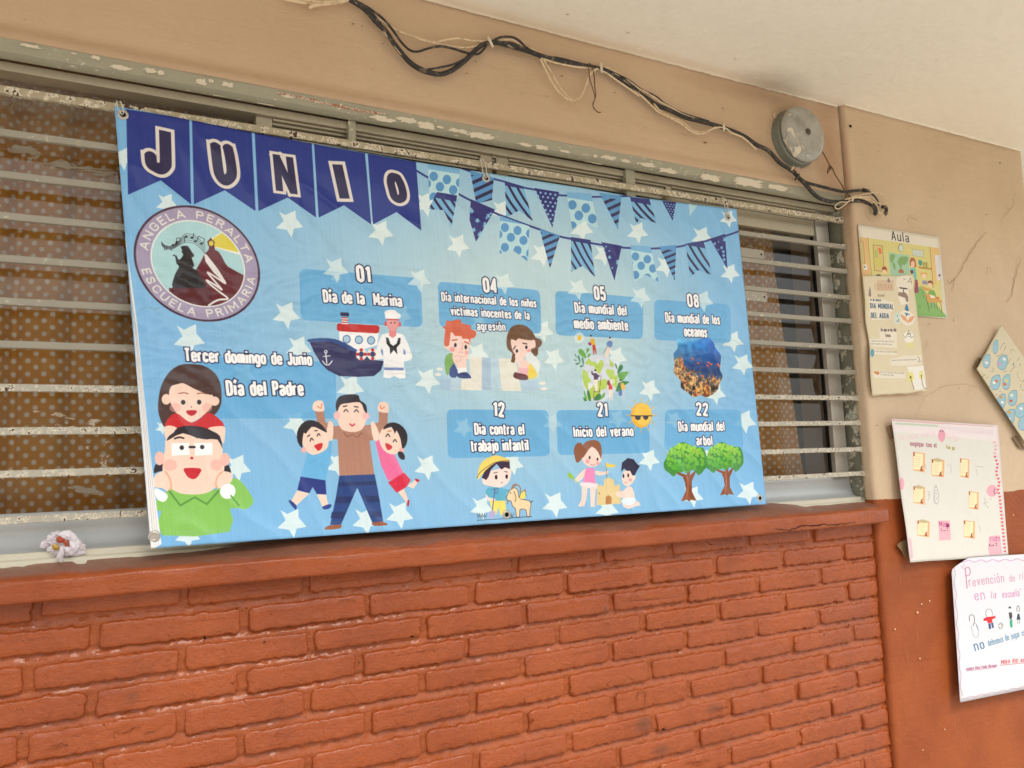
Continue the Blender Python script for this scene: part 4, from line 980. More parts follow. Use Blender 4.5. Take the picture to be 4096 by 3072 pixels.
    def build(s, name, mat, nu, nv, outline=None, th=.0006, parent=None):
        """mesh of the sheet; outline(u, v) may move the grid so the paper has its own ragged edge"""
        V = []; UV = []; Fc = []
        for j in range(nv+1):
            for i in range(nu+1):
                u, v_ = i/nu, j/nv
                if outline: u, v_ = outline(u, v_)
                x, y = s.px(u, v_); V.append(P(x, y, s.depth(u, v_))); UV.append((u, v_))
        w = nu+1
        for j in range(nv):
            for i in range(nu): Fc.append((j*w+i, j*w+i+1, (j+1)*w+i+1, (j+1)*w+i))
        me = mesh(V, Fc, True); ul = me.uv_layers.new(name='UVMap')
        for lp in me.loops: ul.data[lp.index].uv = UV[lp.vertex_index]
        o = link(name, me, mat, None)
        md = o.modifiers.new('thickness', 'SOLIDIFY'); md.thickness = th; md.offset = -1
        return o
def G(t):
    return [[tuple(map(float, p.split(','))) for p in sg.split()] for sg in t.split(';')]
SP = 17
GL = {' ': (12, []),
 'a': (20, G('1,56 4,66 10,69 17,66 20,58 20,3;20,40 8,36 1,28 0,14 3,5 10,3 17,8 20,14')), 'b': (20, G('0,97 0,3;0,58 5,67 13,69 19,62 20,50 20,20 18,8 12,3 5,4 0,12')),
 'c': (19, G('19,50 18,62 10,69 2,63 0,52 0,20 2,8 10,3 18,9 19,22')), 'd': (20, G('20,97 20,3;20,58 15,67 7,69 1,62 0,50 0,20 2,8 8,3 15,4 20,12')),
 'e': (20, G('0,38 20,38 20,54 18,64 10,69 2,64 0,52 0,20 2,8 10,3 18,8 20,20')), 'f': (13, G('13,96 6,95 4,86 4,3;-2,68 14,68')),
 'g': (20, G('20,68 20,-8 17,-17 9,-20 1,-15;20,58 15,67 7,69 1,62 0,50 0,22 2,12 8,7 15,9 20,16')), 'h': (20, G('0,97 0,3;0,58 5,67 13,69 19,64 20,54 20,3')),
 'i': (2, G('1,68 1,3;1,90 1,98')), 'í': (5, G('2,68 2,3;1,88 9,108')), 'j': (6, G('5,68 5,-10 3,-18 -3,-20;5,93 5,97')), 'l': (2, G('1,97 1,3')),
 'm': (34, G('0,68 0,3;0,58 4,67 10,69 16,64 17,54 17,3;17,58 22,67 28,69 33,64 34,54 34,3')), 'n': (20, G('0,68 0,3;0,58 5,67 13,69 19,64 20,54 20,3')),
 'ñ': (20, G('0,68 0,3;0,58 5,67 13,69 19,64 20,54 20,3;1,88 6,94 13,88 19,93')), 'o': (20, G('0,50 2,64 10,69 18,64 20,50 20,20 18,8 10,3 2,8 0,20 0,50')),
 'ó': (20, G('0,50 2,64 10,69 18,64 20,50 20,20 18,8 10,3 2,8 0,20 0,50;8,88 15,108')), 'p': (20, G('0,68 0,-20;0,58 5,67 13,69 19,62 20,50 20,20 18,8 12,3 5,4 0,12')),
 'q': (20, G('20,68 20,-20;20,58 15,67 7,69 1,62 0,50 0,20 2,8 8,3 15,4 20,12')), 'r': (13, G('0,68 0,3;0,52 4,64 13,69')), 's': (18, G('18,55 16,65 9,69 2,64 1,54 5,43 14,34 18,22 15,8 8,3 1,8 0,18')),
 't': (13, G('4,90 4,12 7,4 13,3;-2,68 14,68')), 'u': (20, G('0,68 0,16 2,6 8,3 15,5 20,14;20,68 20,3')), 'v': (20, G('0,68 10,3 20,68')), 'y': (20, G('0,68 10,8;20,68 8,-14 0,-20')), '7': (18, G('0,97 18,97 6,3')), 'x': (18, G('0,68 18,3;18,68 0,3')),
 'z': (18, G('0,68 18,68 0,3 18,3')), '.': (2, G('1,3 1,5')), '-': (14, G('0,40 14,40')),
 'A': (26, G('0,3 13,97 26,3;5,32 21,32')), 'B': (22, G('0,3 0,97 14,97 20,88 20,62 14,53 0,53;14,53 22,44 22,14 15,3 0,3')), 'C': (22, G('22,72 21,88 11,97 2,90 0,74 0,26 2,10 11,3 21,12 22,28')),
 'D': (22, G('0,3 0,97 10,97 18,92 22,78 22,22 18,8 10,3 0,3')), 'E': (18, G('18,97 0,97 0,3 18,3;0,52 15,52')), 'G': (23, G('22,74 20,90 11,97 2,90 0,74 0,26 2,10 11,3 20,10 23,26 23,46 13,46')),
 'I': (2, G('1,97 1,3')), 'J': (18, G('18,97 18,20 15,7 8,3 2,8 0,24')), 'L': (17, G('0,97 0,3 17,3')), 'M': (32, G('0,3 0,97 16,30 32,97 32,3')), 'N': (24, G('0,3 0,97 24,3 24,97')),
 'O': (24, G('0,72 3,90 12,97 21,90 24,72 24,28 21,10 12,3 3,10 0,28 0,72')), 'P': (21, G('0,3 0,97 14,97 20,90 21,74 20,58 14,48 0,48')), 'R': (22, G('0,3 0,97 14,97 20,90 21,76 19,60 13,52 0,52;12,52 22,3')),
 'S': (21, G('20,76 18,90 10,97 2,90 0,76 3,62 17,42 21,26 18,10 10,3 2,10 0,26')), 'T': (22, G('0,97 22,97;11,97 11,3')), 'U': (22, G('0,97 0,24 3,8 11,3 19,8 22,24 22,97')), 'V': (22, G('0,97 11,3 22,97')),
 '0': (20, G('0,76 2,90 10,97 18,90 20,76 20,24 18,10 10,3 2,10 0,24 0,76')), '1': (10, G('0,80 9,92 9,3')), '2': (20, G('0,74 1,88 10,97 19,90 20,72 15,50 0,6 0,3 20,3')),
 '4': (23, G('17,3 17,97 0,32 0,26 23,26')), '5': (20, G('18,97 2,97 1,52 10,60 18,54 20,36 18,10 10,3 2,9 0,22')), '8': (20, G('10,97 2,90 1,74 4,60 10,53 16,60 19,74 18,90 10,97;10,53 2,44 0,26 2,9 10,3 18,9 20,26 18,44 10,53')),
 '9': (20, G('19,60 10,50 1,60 1,86 10,97 19,86 19,20 10,3')), '"': (8, G('0,90 2,100;6,90 8,100'))}
def print_mat(name, img, rough=.4, spec=.4, wr=0.0, weave=False, tint=None):
    m = NM(name, rough, spec); uv = m.tc.outputs['UV']
    t = m.n.new('ShaderNodeTexImage'); t.image = img; t.interpolation = 'Cubic'; t.extension = 'EXTEND'; m.l.new(uv, t.inputs[0])
    c_ = m.mix(m.math('MULTIPLY', m.ramp(m.noise(30, 4, .7), .5, .75), .06), t.outputs[0], lin((120, 105, 85)))
    m.col(c_); return m

# ================================================================== the June banner
def bsag(x): return float(np.interp(x, [458, 620, 759, 1009, 1251, 1468, 1667, 1839, 2048, 2326, 2525, 2700, 2946], [0, 2, 5, 15, 18, 21, 23, 21, 20, 17, 18, 12, 0]))
NV = lambda a, b_, c_: Vector((a, b_, c_))
def bdepth(u, v):
    y = 2.012-.040*(1-v)**1.3-.006*math.sin(math.pi*u)*(1-v)
    k = 1-math.exp(-((1-v)/.12)**2)*.6
    y -= .0080*k*math.sin(u*9+2.0*v+1)*(1-v*.4)+.0030*k*noise.noise(NV(u*7, v*3.2, 1))
    band = math.exp(-((v-.50-.06*math.sin(u*5))/.13)**2)
    rg = 1-abs(noise.noise(NV(u*16+2*v, v*26, 4))); rg2 = 1-abs(noise.noise(NV(u*34-6*v, v*30+u*5, 9)))
    y -= band*(.0075*rg**7+.0035*rg2**9)
    y -= .0040*(1-abs(noise.noise(NV((u+v*.35)*14, (v-u*.2)*4, 6))))**7*(.3+.7*k)
    # tension creases running down from the corner grommets
    for gu, sgn in ((.985, -1), (.02, 1)):
        dx = (u-gu)*sgn; dv = 1-v
        y -= .005*math.exp(-((dx-.10*dv)/.012)**2)*math.exp(-((dv-.25)/.22)**2)
    # rolled left edge
    y -= .012*max(0, (.035-u)/.035)**1.5*min(1, (1-v)*1.6)
    return y
BW, BHH = 2200, 1180
S = Sheet((458, 424), (2946, 837), (3065, 2017), (604, 2193), BW, BHH, bdepth, bsag)
yy, xx = np.mgrid[0:BHH, 0:BW].astype(np.float32); uu = xx/BW; vv_ = yy/BHH
g_ = np.exp(-(((uu-.50)/.36)**2+((vv_-.42)/.50)**2)); g2 = np.exp(-(((uu-.66)/.22)**2+((vv_-.40)/.35)**2)); g_ = np.clip(g_*.9+.35*g2, 0, 1)[..., None]
S.im[:] = (np.array([116, 180, 230])*(1-g_)+np.array([188, 216, 222])*g_)/255
star = [(-94, -105), (-38, -72), (55, -115), (60, -40), (125, 35), (42, 50), (20, 130), (-22, 60), (-120, 45), (-50, -20)]
def stars(S, lst, al=.80):
    S.fr(0, 0, 1)
    for x, y, r in lst:
        x *= 1.8517; y *= 1.8517; k = r*1.8517*1.12/130
        S.poly((236, 247, 242), [(x+a*k, y+b_*k) for a, b_ in star], 0, al)
STARS = [(265, 342, 24), (360, 440, 22), (625, 482, 28), (822, 502, 26), (989, 530, 24), (920, 440, 26), (1083, 455, 22), (1377, 502, 22), (1256, 495, 24), (1516, 512, 22), (1573, 472, 18), (1577, 590, 20), (1171, 550, 24), (1304, 550, 22), (1438, 575, 22), (618, 680, 28), (645, 752, 26),
         (408, 732, 32), (527, 812, 24), (757, 837, 28), (638, 914, 26), (731, 1004, 26), (630, 1129, 30), (790, 1125, 28), (863, 1112, 28), (922, 1009, 26), (1040, 1097, 24), (1003, 920, 20), (512, 1010, 28), (405, 1157, 26), (350, 924, 14), (1031, 765, 24), (923, 822, 26),
         (1173, 715, 22), (1196, 775, 22), (1331, 772, 22), (1403, 842, 22), (1608, 910, 24), (1402, 993, 22), (1198, 1089, 26), (1311, 1100, 24), (1616, 1064, 24), (1496, 1072, 22), (1108, 1002, 22), (1583, 737, 22), (1604, 787, 22), (1531, 980, 22), (1545, 850, 22)]
stars(S, STARS)
BX = (98, 172, 222)
def rbox(S, tl, tr, br, bl, r, fr, al=.86):
    S.fr(*fr); c_ = [np.array(q, float) for q in (tl, tr, br, bl)]; out = []
    for i in range(4):
        p, a, b_ = c_[i], c_[i-1], c_[(i+1) % 4]; da = (a-p)/np.linalg.norm(a-p); db = (b_-p)/np.linalg.norm(b_-p)
        s0, s1 = p+da*r, p+db*r
        for t in (0, .25, .5, .75, 1): out.append((1-t)**2*s0+2*t*(1-t)*p+t*t*s1)
    S.poly(BX, out, 0, al)
F4 = (1024, 768, 2.1602); F5 = (2048, 768, 2.1602); F2 = (1024, 1536, 2.1602); F3 = (2048, 1536, 2.1602); F1 = (0, 1536, 2.1602); F0 = (0, 768, 2.1602); F7 = (1700, 1100, 3.318); F8 = (2240, 1320, 5.531); F6 = (480, 700, 2.458); Q1 = (0, 0, 2.1602); Q2 = (1024, 0, 2.1602)
rbox(S, (375, 660), (1422, 745), (1440, 1170), (385, 1105), 60, F4); rbox(S, (168, 85), (1525, 200), (1545, 785), (190, 690), 80, F7); rbox(S, (372, 853), (1135, 912), (1130, 1273), (378, 1237), 50, F5)
rbox(S, (1230, 928), (1885, 970), (1895, 1305), (1230, 1278), 50, F5); rbox(S, (-500, 1420), (690, 1470), (693, 1956), (-500, 1956), 8, F4)
rbox(S, (382, 225), (1185, 225), (1190, 595), (395, 615), 50, F3); rbox(S, (1325, 220), (1975, 220), (2002, 570), (1315, 575), 50, F3)
S.fr(0, 0, 1); rbox(S, (1786, 1638), (2194, 1640), (2200, 1824), (1792, 1833), 24, (0, 0, 1))
stars(S, [(725, 582, 26), (905, 605, 24), (1088, 612, 22), (1248, 625, 22), (1383, 642, 22), (1518, 650, 22)], .62)
stars(S, [(725, 600, 12), (1193, 914, 20), (1333, 905, 20), (1456, 907, 18), (1000, 925, 20), (867, 682, 22), (1035, 700, 18)], .22)
# pennants with J U N I O
S.fr(0, 0, 1); NB = (20, 44, 134); DK = (34, 26, 74)
for tl, tr, br, n_, bl in (((505, 437), (757, 477), (764, 817), (643, 721), (512, 779)), ((768, 479), (1007, 530), (1022, 844), (899, 761), (776, 817)), ((1019, 532), (1247, 574), (1264, 870), (1151, 790), (1034, 844)),
                       ((1256, 576), (1460, 613), (1485, 898), (1376, 821), (1275, 870)), ((1471, 615), (1664, 648), (1685, 922), (1586, 848), (1492, 898))):
    S.poly(NB, [tl, tr, br, n_, bl])
def big(t, w, o=13, sm=5):
    for c_, ww, e in (((226, 218, 210), w+2*o, o+4), (DK, w, 4)):
        for q in t:
            q = S.pts(q); q = catmull(q, False, sm) if sm else q; k = S.scale(q[0]); S.cs([[S.c(p) for p in q]], c_, ww*k/2, 1.0, e*k)
big(['660,528 663,640 660,662 643,676 622,668 606,655 602,622'], 42)
big(['861,580 868,640 877,695 897,722 918,712 927,688 920,630 911,590'], 38)
big(['1105,622 1118,760', '1106,626 1173,768', '1158,632 1176,772'], 27, 11, 0)
big(['1350,662 1378,790'], 40, 13, 0)
big(['1590,712 1569,708 1563,728 1570,760 1578,786 1594,796 1610,788 1611,766 1602,735 1590,712'], 32, 12)
# bunting
LB, MBL, PK = (120, 180, 222), (86, 150, 204), (186, 224, 232)
def clipdraw(S, shape, base, fn):
    sh = [S.c(p) for p in shape]; r = S.cover(sh)
    if r is None: return
    x0, y0, cov = r; h, w = cov.shape; bak = S.im[y0:y0+h, x0:x0+w].copy(); S.cp(sh, base); full = S.im[y0:y0+h, x0:x0+w].copy()
    fn(); new = S.im.copy()[y0:y0+h, x0:x0+w]; a = cov[..., None]
    S.im[y0:y0+h, x0:x0+w] = bak*(1-a)+new*a
def keep(S, shape, base, fn):
    old = S.im.copy(); clipdraw(S, shape, base, fn); r = S.cover([S.c(p) for p in shape]); x0, y0, cov = r; h, w = cov.shape
    res = S.im[y0:y0+h, x0:x0+w].copy(); S.im[:] = old; S.im[y0:y0+h, x0:x0+w] = res
def bbox(sh): a = np.array(sh); return a[:, 0].min(), a[:, 0].max(), a[:, 1].min(), a[:, 1].max()
def pennant(S, sh, kind, seed=1):
    x0, x1, y0, y1 = bbox(sh); rr = random.Random(seed); w = x1-x0
    if kind == 'tri':
        def fn():
            for k in range(-6, 14): S.line(DK, [(x0-20, y0+k*w*.36+w*.3), (x1+20, y0+k*w*.36-w*.35)], w*.13)
            S.poly(MBL, [(x0-9, y0-20), (x1+9, y0-8), (x1+9, y0+w*.35), (x0-9, y0+w*.16)])
        keep(S, sh, MBL, fn)
    elif kind == 'flag':
        def fn():
            for k in range(-6, 8): S.line(DK, [(x0+k*w*.28, y0-10), (x0+k*w*.28+w*.45, (y0+y1)/2), (x0+k*w*.28+w*1.05, y1+10)], w*.10, 4)
            S.poly((42, 48, 120), [(x0-9, y0-20), (x1+9, y0-10), (x1+9, y0+w*.36), (x0-9, y0+w*.14)])
        keep(S, sh, LB, fn)
    elif kind == 'polka':
        def fn():
            for a in range(-1, 4):
                for b_ in range(0, 5): S.ell(MBL, x0+w*(.18+.42*a+(.2 if b_ % 2 else 0)), y0+w*(.40+.33*b_+.10*a), w*.135, w*.15)
            S.poly(LB, [(x0-9, y0-20), (x1+9, y0-10), (x1+9, y0+w*.34), (x0-9, y0+w*.16)])
        keep(S, sh, PK, fn)
    elif kind == 'stars':
        def fn():
            for k in range(16):
                x, y, q = x0+w*rr.random(), y0+(y1-y0)*(.12+.88*k/16), w*(.11 if k % 2 else .06)
                S.poly((130, 190, 226), [(x+a*q/130, y+b_*q/130) for a, b_ in star])
        keep(S, sh, (40, 40, 116), fn)
    elif kind == 'dots':
        def fn():
            for a in range(6):
                for b_ in range(9): S.ell((140, 190, 226), x0+w*(.05+.2*a+(.1 if b_ % 2 else 0)), y0+w*(.16+.17*b_+.03*a), w*.045)
        keep(S, sh, (40, 40, 116), fn)
ST = (42, 52, 132)
S.line(ST, '1667,683 1714,711 1770,735 1829,773 1885,803 1978,851 2021,868 2080,890 2159,918 2240,946 2284,955 2363,972 2404,979 2488,990 2522,992 2601,994 2636,993 2705,988 2742,981 2814,967 2842,958 2904,943 2955,925', 9, 3)
S.line(ST, '1835,668 1885,687 1973,715 2019,727 2094,750 2141,759 2235,780 2266,782 2363,787 2395,787 2488,785 2530,782', 8, 3)
pennant(S, [(1712, 655), (1838, 678), (1834, 800), (1780, 770), (1716, 805)], 'polka'); pennant(S, [(1748, 768), (1829, 782), (1806, 907), (1774, 840), (1714, 837)], 'flag'); pennant(S, [(1880, 682), (1975, 712), (1968, 800), (1905, 815)], 'tri')
pennant(S, [(1883, 796), (1980, 838), (1904, 967), (1878, 880)], 'stars', 2); pennant(S, [(2019, 724), (2094, 745), (2131, 884), (2076, 842), (2025, 870)], 'flag'); pennant(S, [(2138, 752), (2236, 768), (2210, 911)], 'dots')
pennant(S, [(2266, 768), (2365, 774), (2395, 916), (2340, 884), (2289, 916)], 'polka'); pennant(S, [(2397, 771), (2486, 784), (2471, 916)], 'tri'); pennant(S, [(2520, 788), (2597, 796), (2627, 893), (2564, 872), (2545, 895)], 'flag'); pennant(S, [(2648, 804), (2704, 808), (2691, 884)], 'dots')
S.poly(PK, '2754,814 2790,822 2758,866', 0, .8)
pennant(S, [(2000, 862), (2118, 905), (2112, 1047), (2050, 1000), (1998, 1015)], 'polka'); pennant(S, [(2158, 915), (2240, 942), (2200, 1074)], 'tri'); pennant(S, [(2284, 948), (2362, 960), (2380, 1107), (2330, 1064), (2285, 1087)], 'flag')
pennant(S, [(2405, 968), (2487, 983), (2458, 1123)], 'stars', 4); pennant(S, [(2522, 981), (2601, 985), (2634, 1127), (2583, 1099), (2539, 1127)], 'polka'); pennant(S, [(2636, 986), (2705, 980), (2699, 1123)], 'tri')
pennant(S, [(2742, 975), (2814, 962), (2849, 1101), (2793, 1080), (2761, 1110)], 'flag'); pennant(S, [(2840, 955), (2900, 935), (2910, 1077)], 'stars', 6)
# round school seal
S.fr(*F6)
Cx, Cy = S.c((777, 872)); Rr = (math.dist(S.c((178, 850)), S.c((1376, 895)))+math.dist(S.c((740, 293)), S.c((815, 1452))))/4
def disc(r, col, al=1.0): S.cp([(Cx+r*Rr*math.cos(a), Cy+r*Rr*math.sin(a)) for a in np.linspace(0, 2*math.pi, 90)[:-1]], col, al)
disc(1.0, (66, 30, 52)); disc(.965, (164, 152, 182)); disc(.75, (232, 236, 230)); disc(.728, (172, 214, 218))
def cpt(r, a): return (Cx+r*Rr*math.cos(a), Cy+r*Rr*math.sin(a))
def ringtext(t, a0, a1, r, h, inward, wt):
    tot = sum(GL[c_][0]+16 for c_ in t)-16; x = 0; lines = []
    for c_ in t:
        w_, segs = GL[c_]; mid = (x+w_/2)/tot; ang = a0+(a1-a0)*mid; arc = abs(a1-a0)*r*Rr; k = arc/tot*.98
        rad = np.array([math.cos(ang), math.sin(ang)]); up = rad if not inward else -rad; tg = np.array([-up[1], up[0]])
        base = np.array([Cx, Cy])+rad*(r*Rr)
        for sg in segs: lines.append([base+tg*(gx-w_/2)*k+up*(gy/100-.5)*h*Rr for gx, gy in sg])
        x += w_+16
    S.cs(lines, (226, 222, 214), wt*Rr)
def ang(p): q = S.c(p); return math.atan2(q[1]-Cy, q[0]-Cx)
a0, a1 = ang((268, 735)), ang((1290, 850)); a0 = a0 if a0 < 0 else a0-2*math.pi; a0 = a0 if a0 < -2 else a0
ringtext('ANGELA PERALTA', a0, a1, .855, .125, False, .0125)
b0, b1 = ang((268, 925)), ang((1300, 1010)); b0 = b0 if b0 > 0 else b0+2*math.pi
ringtext('ESCUELA PRIMARIA', b0, b1, .855, .125, True, .0125)
def inside(fn, r=.728):
    old = S.im.copy(); fn(); m_ = np.hypot(xx-Cx, yy-Cy); a = np.clip(r*Rr-m_, 0, 1)[..., None]; S.im[:] = old*(1-a)+S.im*a
def seal():
    S.fr(*F6)
    S.poly((238, 238, 230), '900,620 1020,545 1070,520 1260,650 1210,795 930,712'); S.poly((222, 206, 62), '912,625 1020,560 1150,620 1240,780 925,702')
    S.poly((98, 28, 38), '872,735 862,745 830,780 790,860 745,935 700,960 480,1135 600,1300 1000,1330 1260,1140 1215,985 1150,950 1060,900 1030,860 1000,800 970,755 945,740 932,735 930,700 925,690 932,660 905,632 890,615 880,632 858,655 866,690 876,700', 0)
    S.ell((222, 206, 62), 897, 672, 23, 26)
    S.poly((30, 26, 30), '598,710 620,697 660,697 680,715 705,755 728,788 722,805 705,812 722,865 728,895 712,915 740,930 770,965 845,1110 660,1120 520,1108 530,1010 555,950 580,900 556,870 548,830 540,800 515,792 530,785 535,780 548,795 555,790 575,832 600,820 622,782 605,755 612,740', 3)
    S.poly((86, 22, 32), '480,1112 845,1110 900,1150 940,1280 700,1330 520,1220')
    S.line((230, 228, 226), '838,785 880,840 935,920 990,1000 1035,1065 965,1020 870,960 880,985 1000,1125 940,1085 855,1035 880,1070 980,1150 1060,1215 980,1225 930,1245 875,1280', 18, 4)
    S.poly((230, 228, 226), '828,775 850,780 960,920 1045,1055 1030,1065 920,960 840,850')
    for k in range(5): S.line((44, 44, 52), [(408, 655+k*8), (440, 690+k*7), (510, 700+k*7), (570, 660+k*9), (640, 582+k*20), (720, 590+k*20), (790, 640+k*20), (838, 690+k*22)], 3, 5)
    for x, y in ((650, 605), (708, 617), (740, 652), (800, 675), (552, 678), (520, 690), (560, 660)): S.ell((30, 28, 34), x, y, 15, 10, -.3)
    for t in ('555,678 557,622 588,618 590,650', '726,573 720,615', '635,610 634,665', '755,650 772,602 830,628 822,668', '436,690 436,732 458,734 462,700', '500,700 498,735 518,740'): S.line((30, 28, 34), t, 5)
inside(seal)
# captions
W_, NO = (248, 248, 246), (18, 24, 74)
def cap(t, fr, p0, p1, h, wt=.215, ow=.08): S.fr(*fr); S.text(t, p0, p1, h, W_, wt, NO, ow)
cap('01', F4, (886, 770), (984, 778), 132, .225, .075); cap('Día de la  Marina', F4, (592, 948), (1258, 990), 100)
cap('04', F7, (792, 222), (950, 236), 180, .225, .075); cap('Día internacional de los niños', F7, (230, 343), (1475, 430), 112); cap('victimas inocentes de la', F7, (352, 530), (1385, 590), 112); cap('agresión', F7, (700, 730), (1065, 741), 106)
cap('05', F5, (722, 928), (806, 935), 110, .225, .075); cap('Día mundial del', F5, (550, 1040), (990, 1066), 84); cap('medio ambiente', F5, (545, 1178), (1002, 1196), 88)
cap('08', F5, (1526, 988), (1612, 994), 104, .225, .075); cap('Día mundial de los', F5, (1333, 1123), (1795, 1143), 80); cap('oceanos', F5, (1495, 1245), (1684, 1254), 84)
cap('Tercer domingo de Junio', (0, 0, 1), (744, 1444), (1246, 1461), 50); cap('Día del Padre', (0, 0, 1), (912, 1580), (1212, 1581), 56)
cap('12', F2, (2060, 275), (2140, 281), 118, .225, .075); cap('Dia contra el', (0, 0, 1), (1902, 1737), (2096, 1738), 43); cap('trabajo infantil', (0, 0, 1), (1888, 1805), (2113, 1801), 44)
cap('21', F3, (750, 275), (820, 279), 112, .225, .075); cap('Inicio del verano', F3, (540, 457), (1047, 447), 86)
cap('22', F3, (1602, 266), (1690, 272), 104, .225, .075); cap('Día mundial del', F3, (1445, 407), (1835, 402), 80); cap('arbol', F3, (1600, 527), (1730, 527), 80)
# father carrying a girl
SK = (246, 214, 196); HR = (74, 50, 46); BK = (38, 32, 42); RD = (204, 36, 44); PKC = (240, 170, 160)
S.fr(*F1)
S.poly(HR, '1650,-172 1560,-165 1470,-110 1400,0 1370,130 1372,260 1430,380 1500,300 1620,260 1820,280 1900,200 1915,80 1895,-30 1840,-110 1750,-160', 4)
S.poly(SK, '1655,330 1560,290 1480,180 1460,90 1480,20 1540,0 1590,-5 1700,50 1830,90 1840,170 1770,260', 4)
S.ell(SK, 1437, 132, 40, 46); S.ell(SK, 1856, 148, 40, 40)
S.poly(HR, '1500,10 1590,-20 1660,30 1760,75 1835,90 1840,0 1700,-120 1560,-100 1480,-20', 3)
S.line((150, 80, 60), '1545,82 1590,76 1625,84', 8, 3); S.line((150, 80, 60), '1705,84 1745,78 1785,86', 8, 3); S.ell(BK, 1583, 158, 19, 21); S.ell(BK, 1721, 157, 19, 21)
S.ell(PKC, 1515, 205, 50, 40, 0, .5); S.ell(PKC, 1790, 205, 45, 40, 0, .5); S.poly((190, 34, 52), '1610,230 1697,228 1690,258 1655,276 1622,260', 2); S.ell(BK, 1653, 198, 5)
S.poly(RD, '1425,385 1450,300 1520,250 1580,290 1655,335 1740,290 1800,245 1880,290 1940,370 1800,400 1550,410', 2)
S.poly(SK, '1425,370 1480,360 1532,385 1510,430 1450,460 1440,490 1420,430', 3); S.poly(SK, '1940,370 1880,365 1800,380 1830,420 1890,440 1930,520 1945,430', 3)
S.poly((134, 196, 92), '1350,1010 1440,930 1480,905 1660,950 1890,905 2010,815 2090,850 2180,980 2180,1040 2110,1085 1985,1075 1985,1275 1400,1308 1395,1100 1362,1100', 2)
S.poly(BK, '1360,760 1330,770 1340,700 1400,680 1420,740', 2); S.poly(BK, '1930,680 1975,700 1998,770 1960,760 1925,740', 2)
S.poly(SK, '1660,955 1520,930 1420,830 1405,700 1425,560 1440,470 1580,410 1780,430 1910,500 1925,600 1940,720 1900,850 1800,935', 4)
S.ell((242, 190, 178), 1378, 642, 42, 60); S.ell((242, 190, 178), 1945, 652, 42, 56)
S.poly(BK, '1440,490 1460,450 1500,420 1540,375 1640,360 1760,375 1840,410 1900,450 1922,560 1880,480 1780,478 1700,465 1580,425 1480,470', 2)
S.line(BK, '1510,472 1550,460 1585,468', 14, 3); S.line(BK, '1700,462 1745,458 1790,472', 14, 3)
for x in (1560, 1758): S.poly((252, 252, 252), [(x-78, 512), (x+76, 508), (x+78, 610), (x-74, 620)])
S.line(BK, '1640,545 1680,545', 20); S.ell(BK, 1571, 550, 19, 20); S.ell(BK, 1747, 545, 19, 19)
S.ell(PKC, 1470, 700, 60, 50, 0, .55); S.ell(PKC, 1870, 700, 55, 50, 0, .55); S.poly(RD, '1642,648 1657,625 1673,648', 2)
S.poly((200, 34, 52), '1592,728 1732,730 1728,770 1700,810 1665,822 1625,805 1600,770', 2)
S.poly(SK, '1325,830 1350,780 1410,755 1450,790 1480,880 1460,930 1400,900 1340,890', 4); S.poly(SK, '1890,770 1950,755 2010,780 2000,840 1960,880 1900,900 1870,880', 4)
S.line((240, 170, 130), '1425,755 1465,810 1480,880 1470,915', 12, 3); S.line((240, 170, 130), '1925,755 1880,800 1865,860 1880,900', 12, 3)
S.poly((250, 250, 250), '1340,905 1385,915 1448,960 1430,1010 1390,1015 1350,980', 3); S.ell((250, 250, 250), 1968, 927, 68, 64, -.6)
S.line((86, 150, 62), '1462,925 1558,1050 1682,978 1788,1038 1888,925', 16); S.line((86, 150, 62), '1995,965 2065,1050', 14)
# father with two children
S.fr(*F2)
BR = (178, 128, 108)
S.poly((34, 66, 130), '720,790 1025,780 1050,900 1100,1195 1005,1200 875,895 735,1215 640,1218 690,980')
for t in ('716,850 1036,838 1043,870 708,885', '694,970 838,972 812,1030 680,1030', '935,965 1060,968 1072,1020 958,1022', '655,1105 775,1100 748,1165 645,1160', '990,1100 1082,1100 1092,1150 1012,1150'): S.poly((28, 48, 100), t)
S.poly((150, 82, 50), '595,1258 625,1225 735,1215 722,1248', 2); S.poly((150, 82, 50), '1005,1200 1090,1188 1140,1218 1020,1225', 2)
S.poly(BR, '510,235 585,235 600,330 680,365 760,355 900,360 1000,350 1060,330 1060,240 1140,250 1135,380 1040,480 980,490 1022,780 720,792 705,480 640,470 540,380')
S.poly(SK, '500,230 490,180 520,145 570,145 586,180 584,235', 3); S.poly(SK, '1060,235 1058,180 1090,152 1135,165 1147,205 1140,248', 3)
S.line((224, 120, 70), '530,190 560,210 570,170', 8, 3); S.line((224, 120, 70), '1075,185 1080,215 1110,200', 8, 3)
S.poly(SK, '825,415 740,390 705,310 700,220 760,140 900,140 955,230 948,330 905,400', 4); S.ell((244, 190, 190), 700, 272, 30, 34); S.ell((244, 190, 190), 950, 275, 30, 34)
S.poly(BK, '700,240 690,170 720,110 800,90 880,95 900,140 950,180 958,250 935,230 900,160 800,165 730,180', 3)
S.line(BK, '760,240 778,220 795,240', 9, 4); S.line(BK, '850,240 868,222 885,242', 9, 4); S.line(BK, '755,195 785,188', 10); S.line(BK, '850,195 882,200', 10); S.line((210, 40, 60), '812,345 832,362 852,345', 12, 3)
S.line((130, 86, 70), '760,420 790,455 835,435 870,460 915,420', 7, 3)
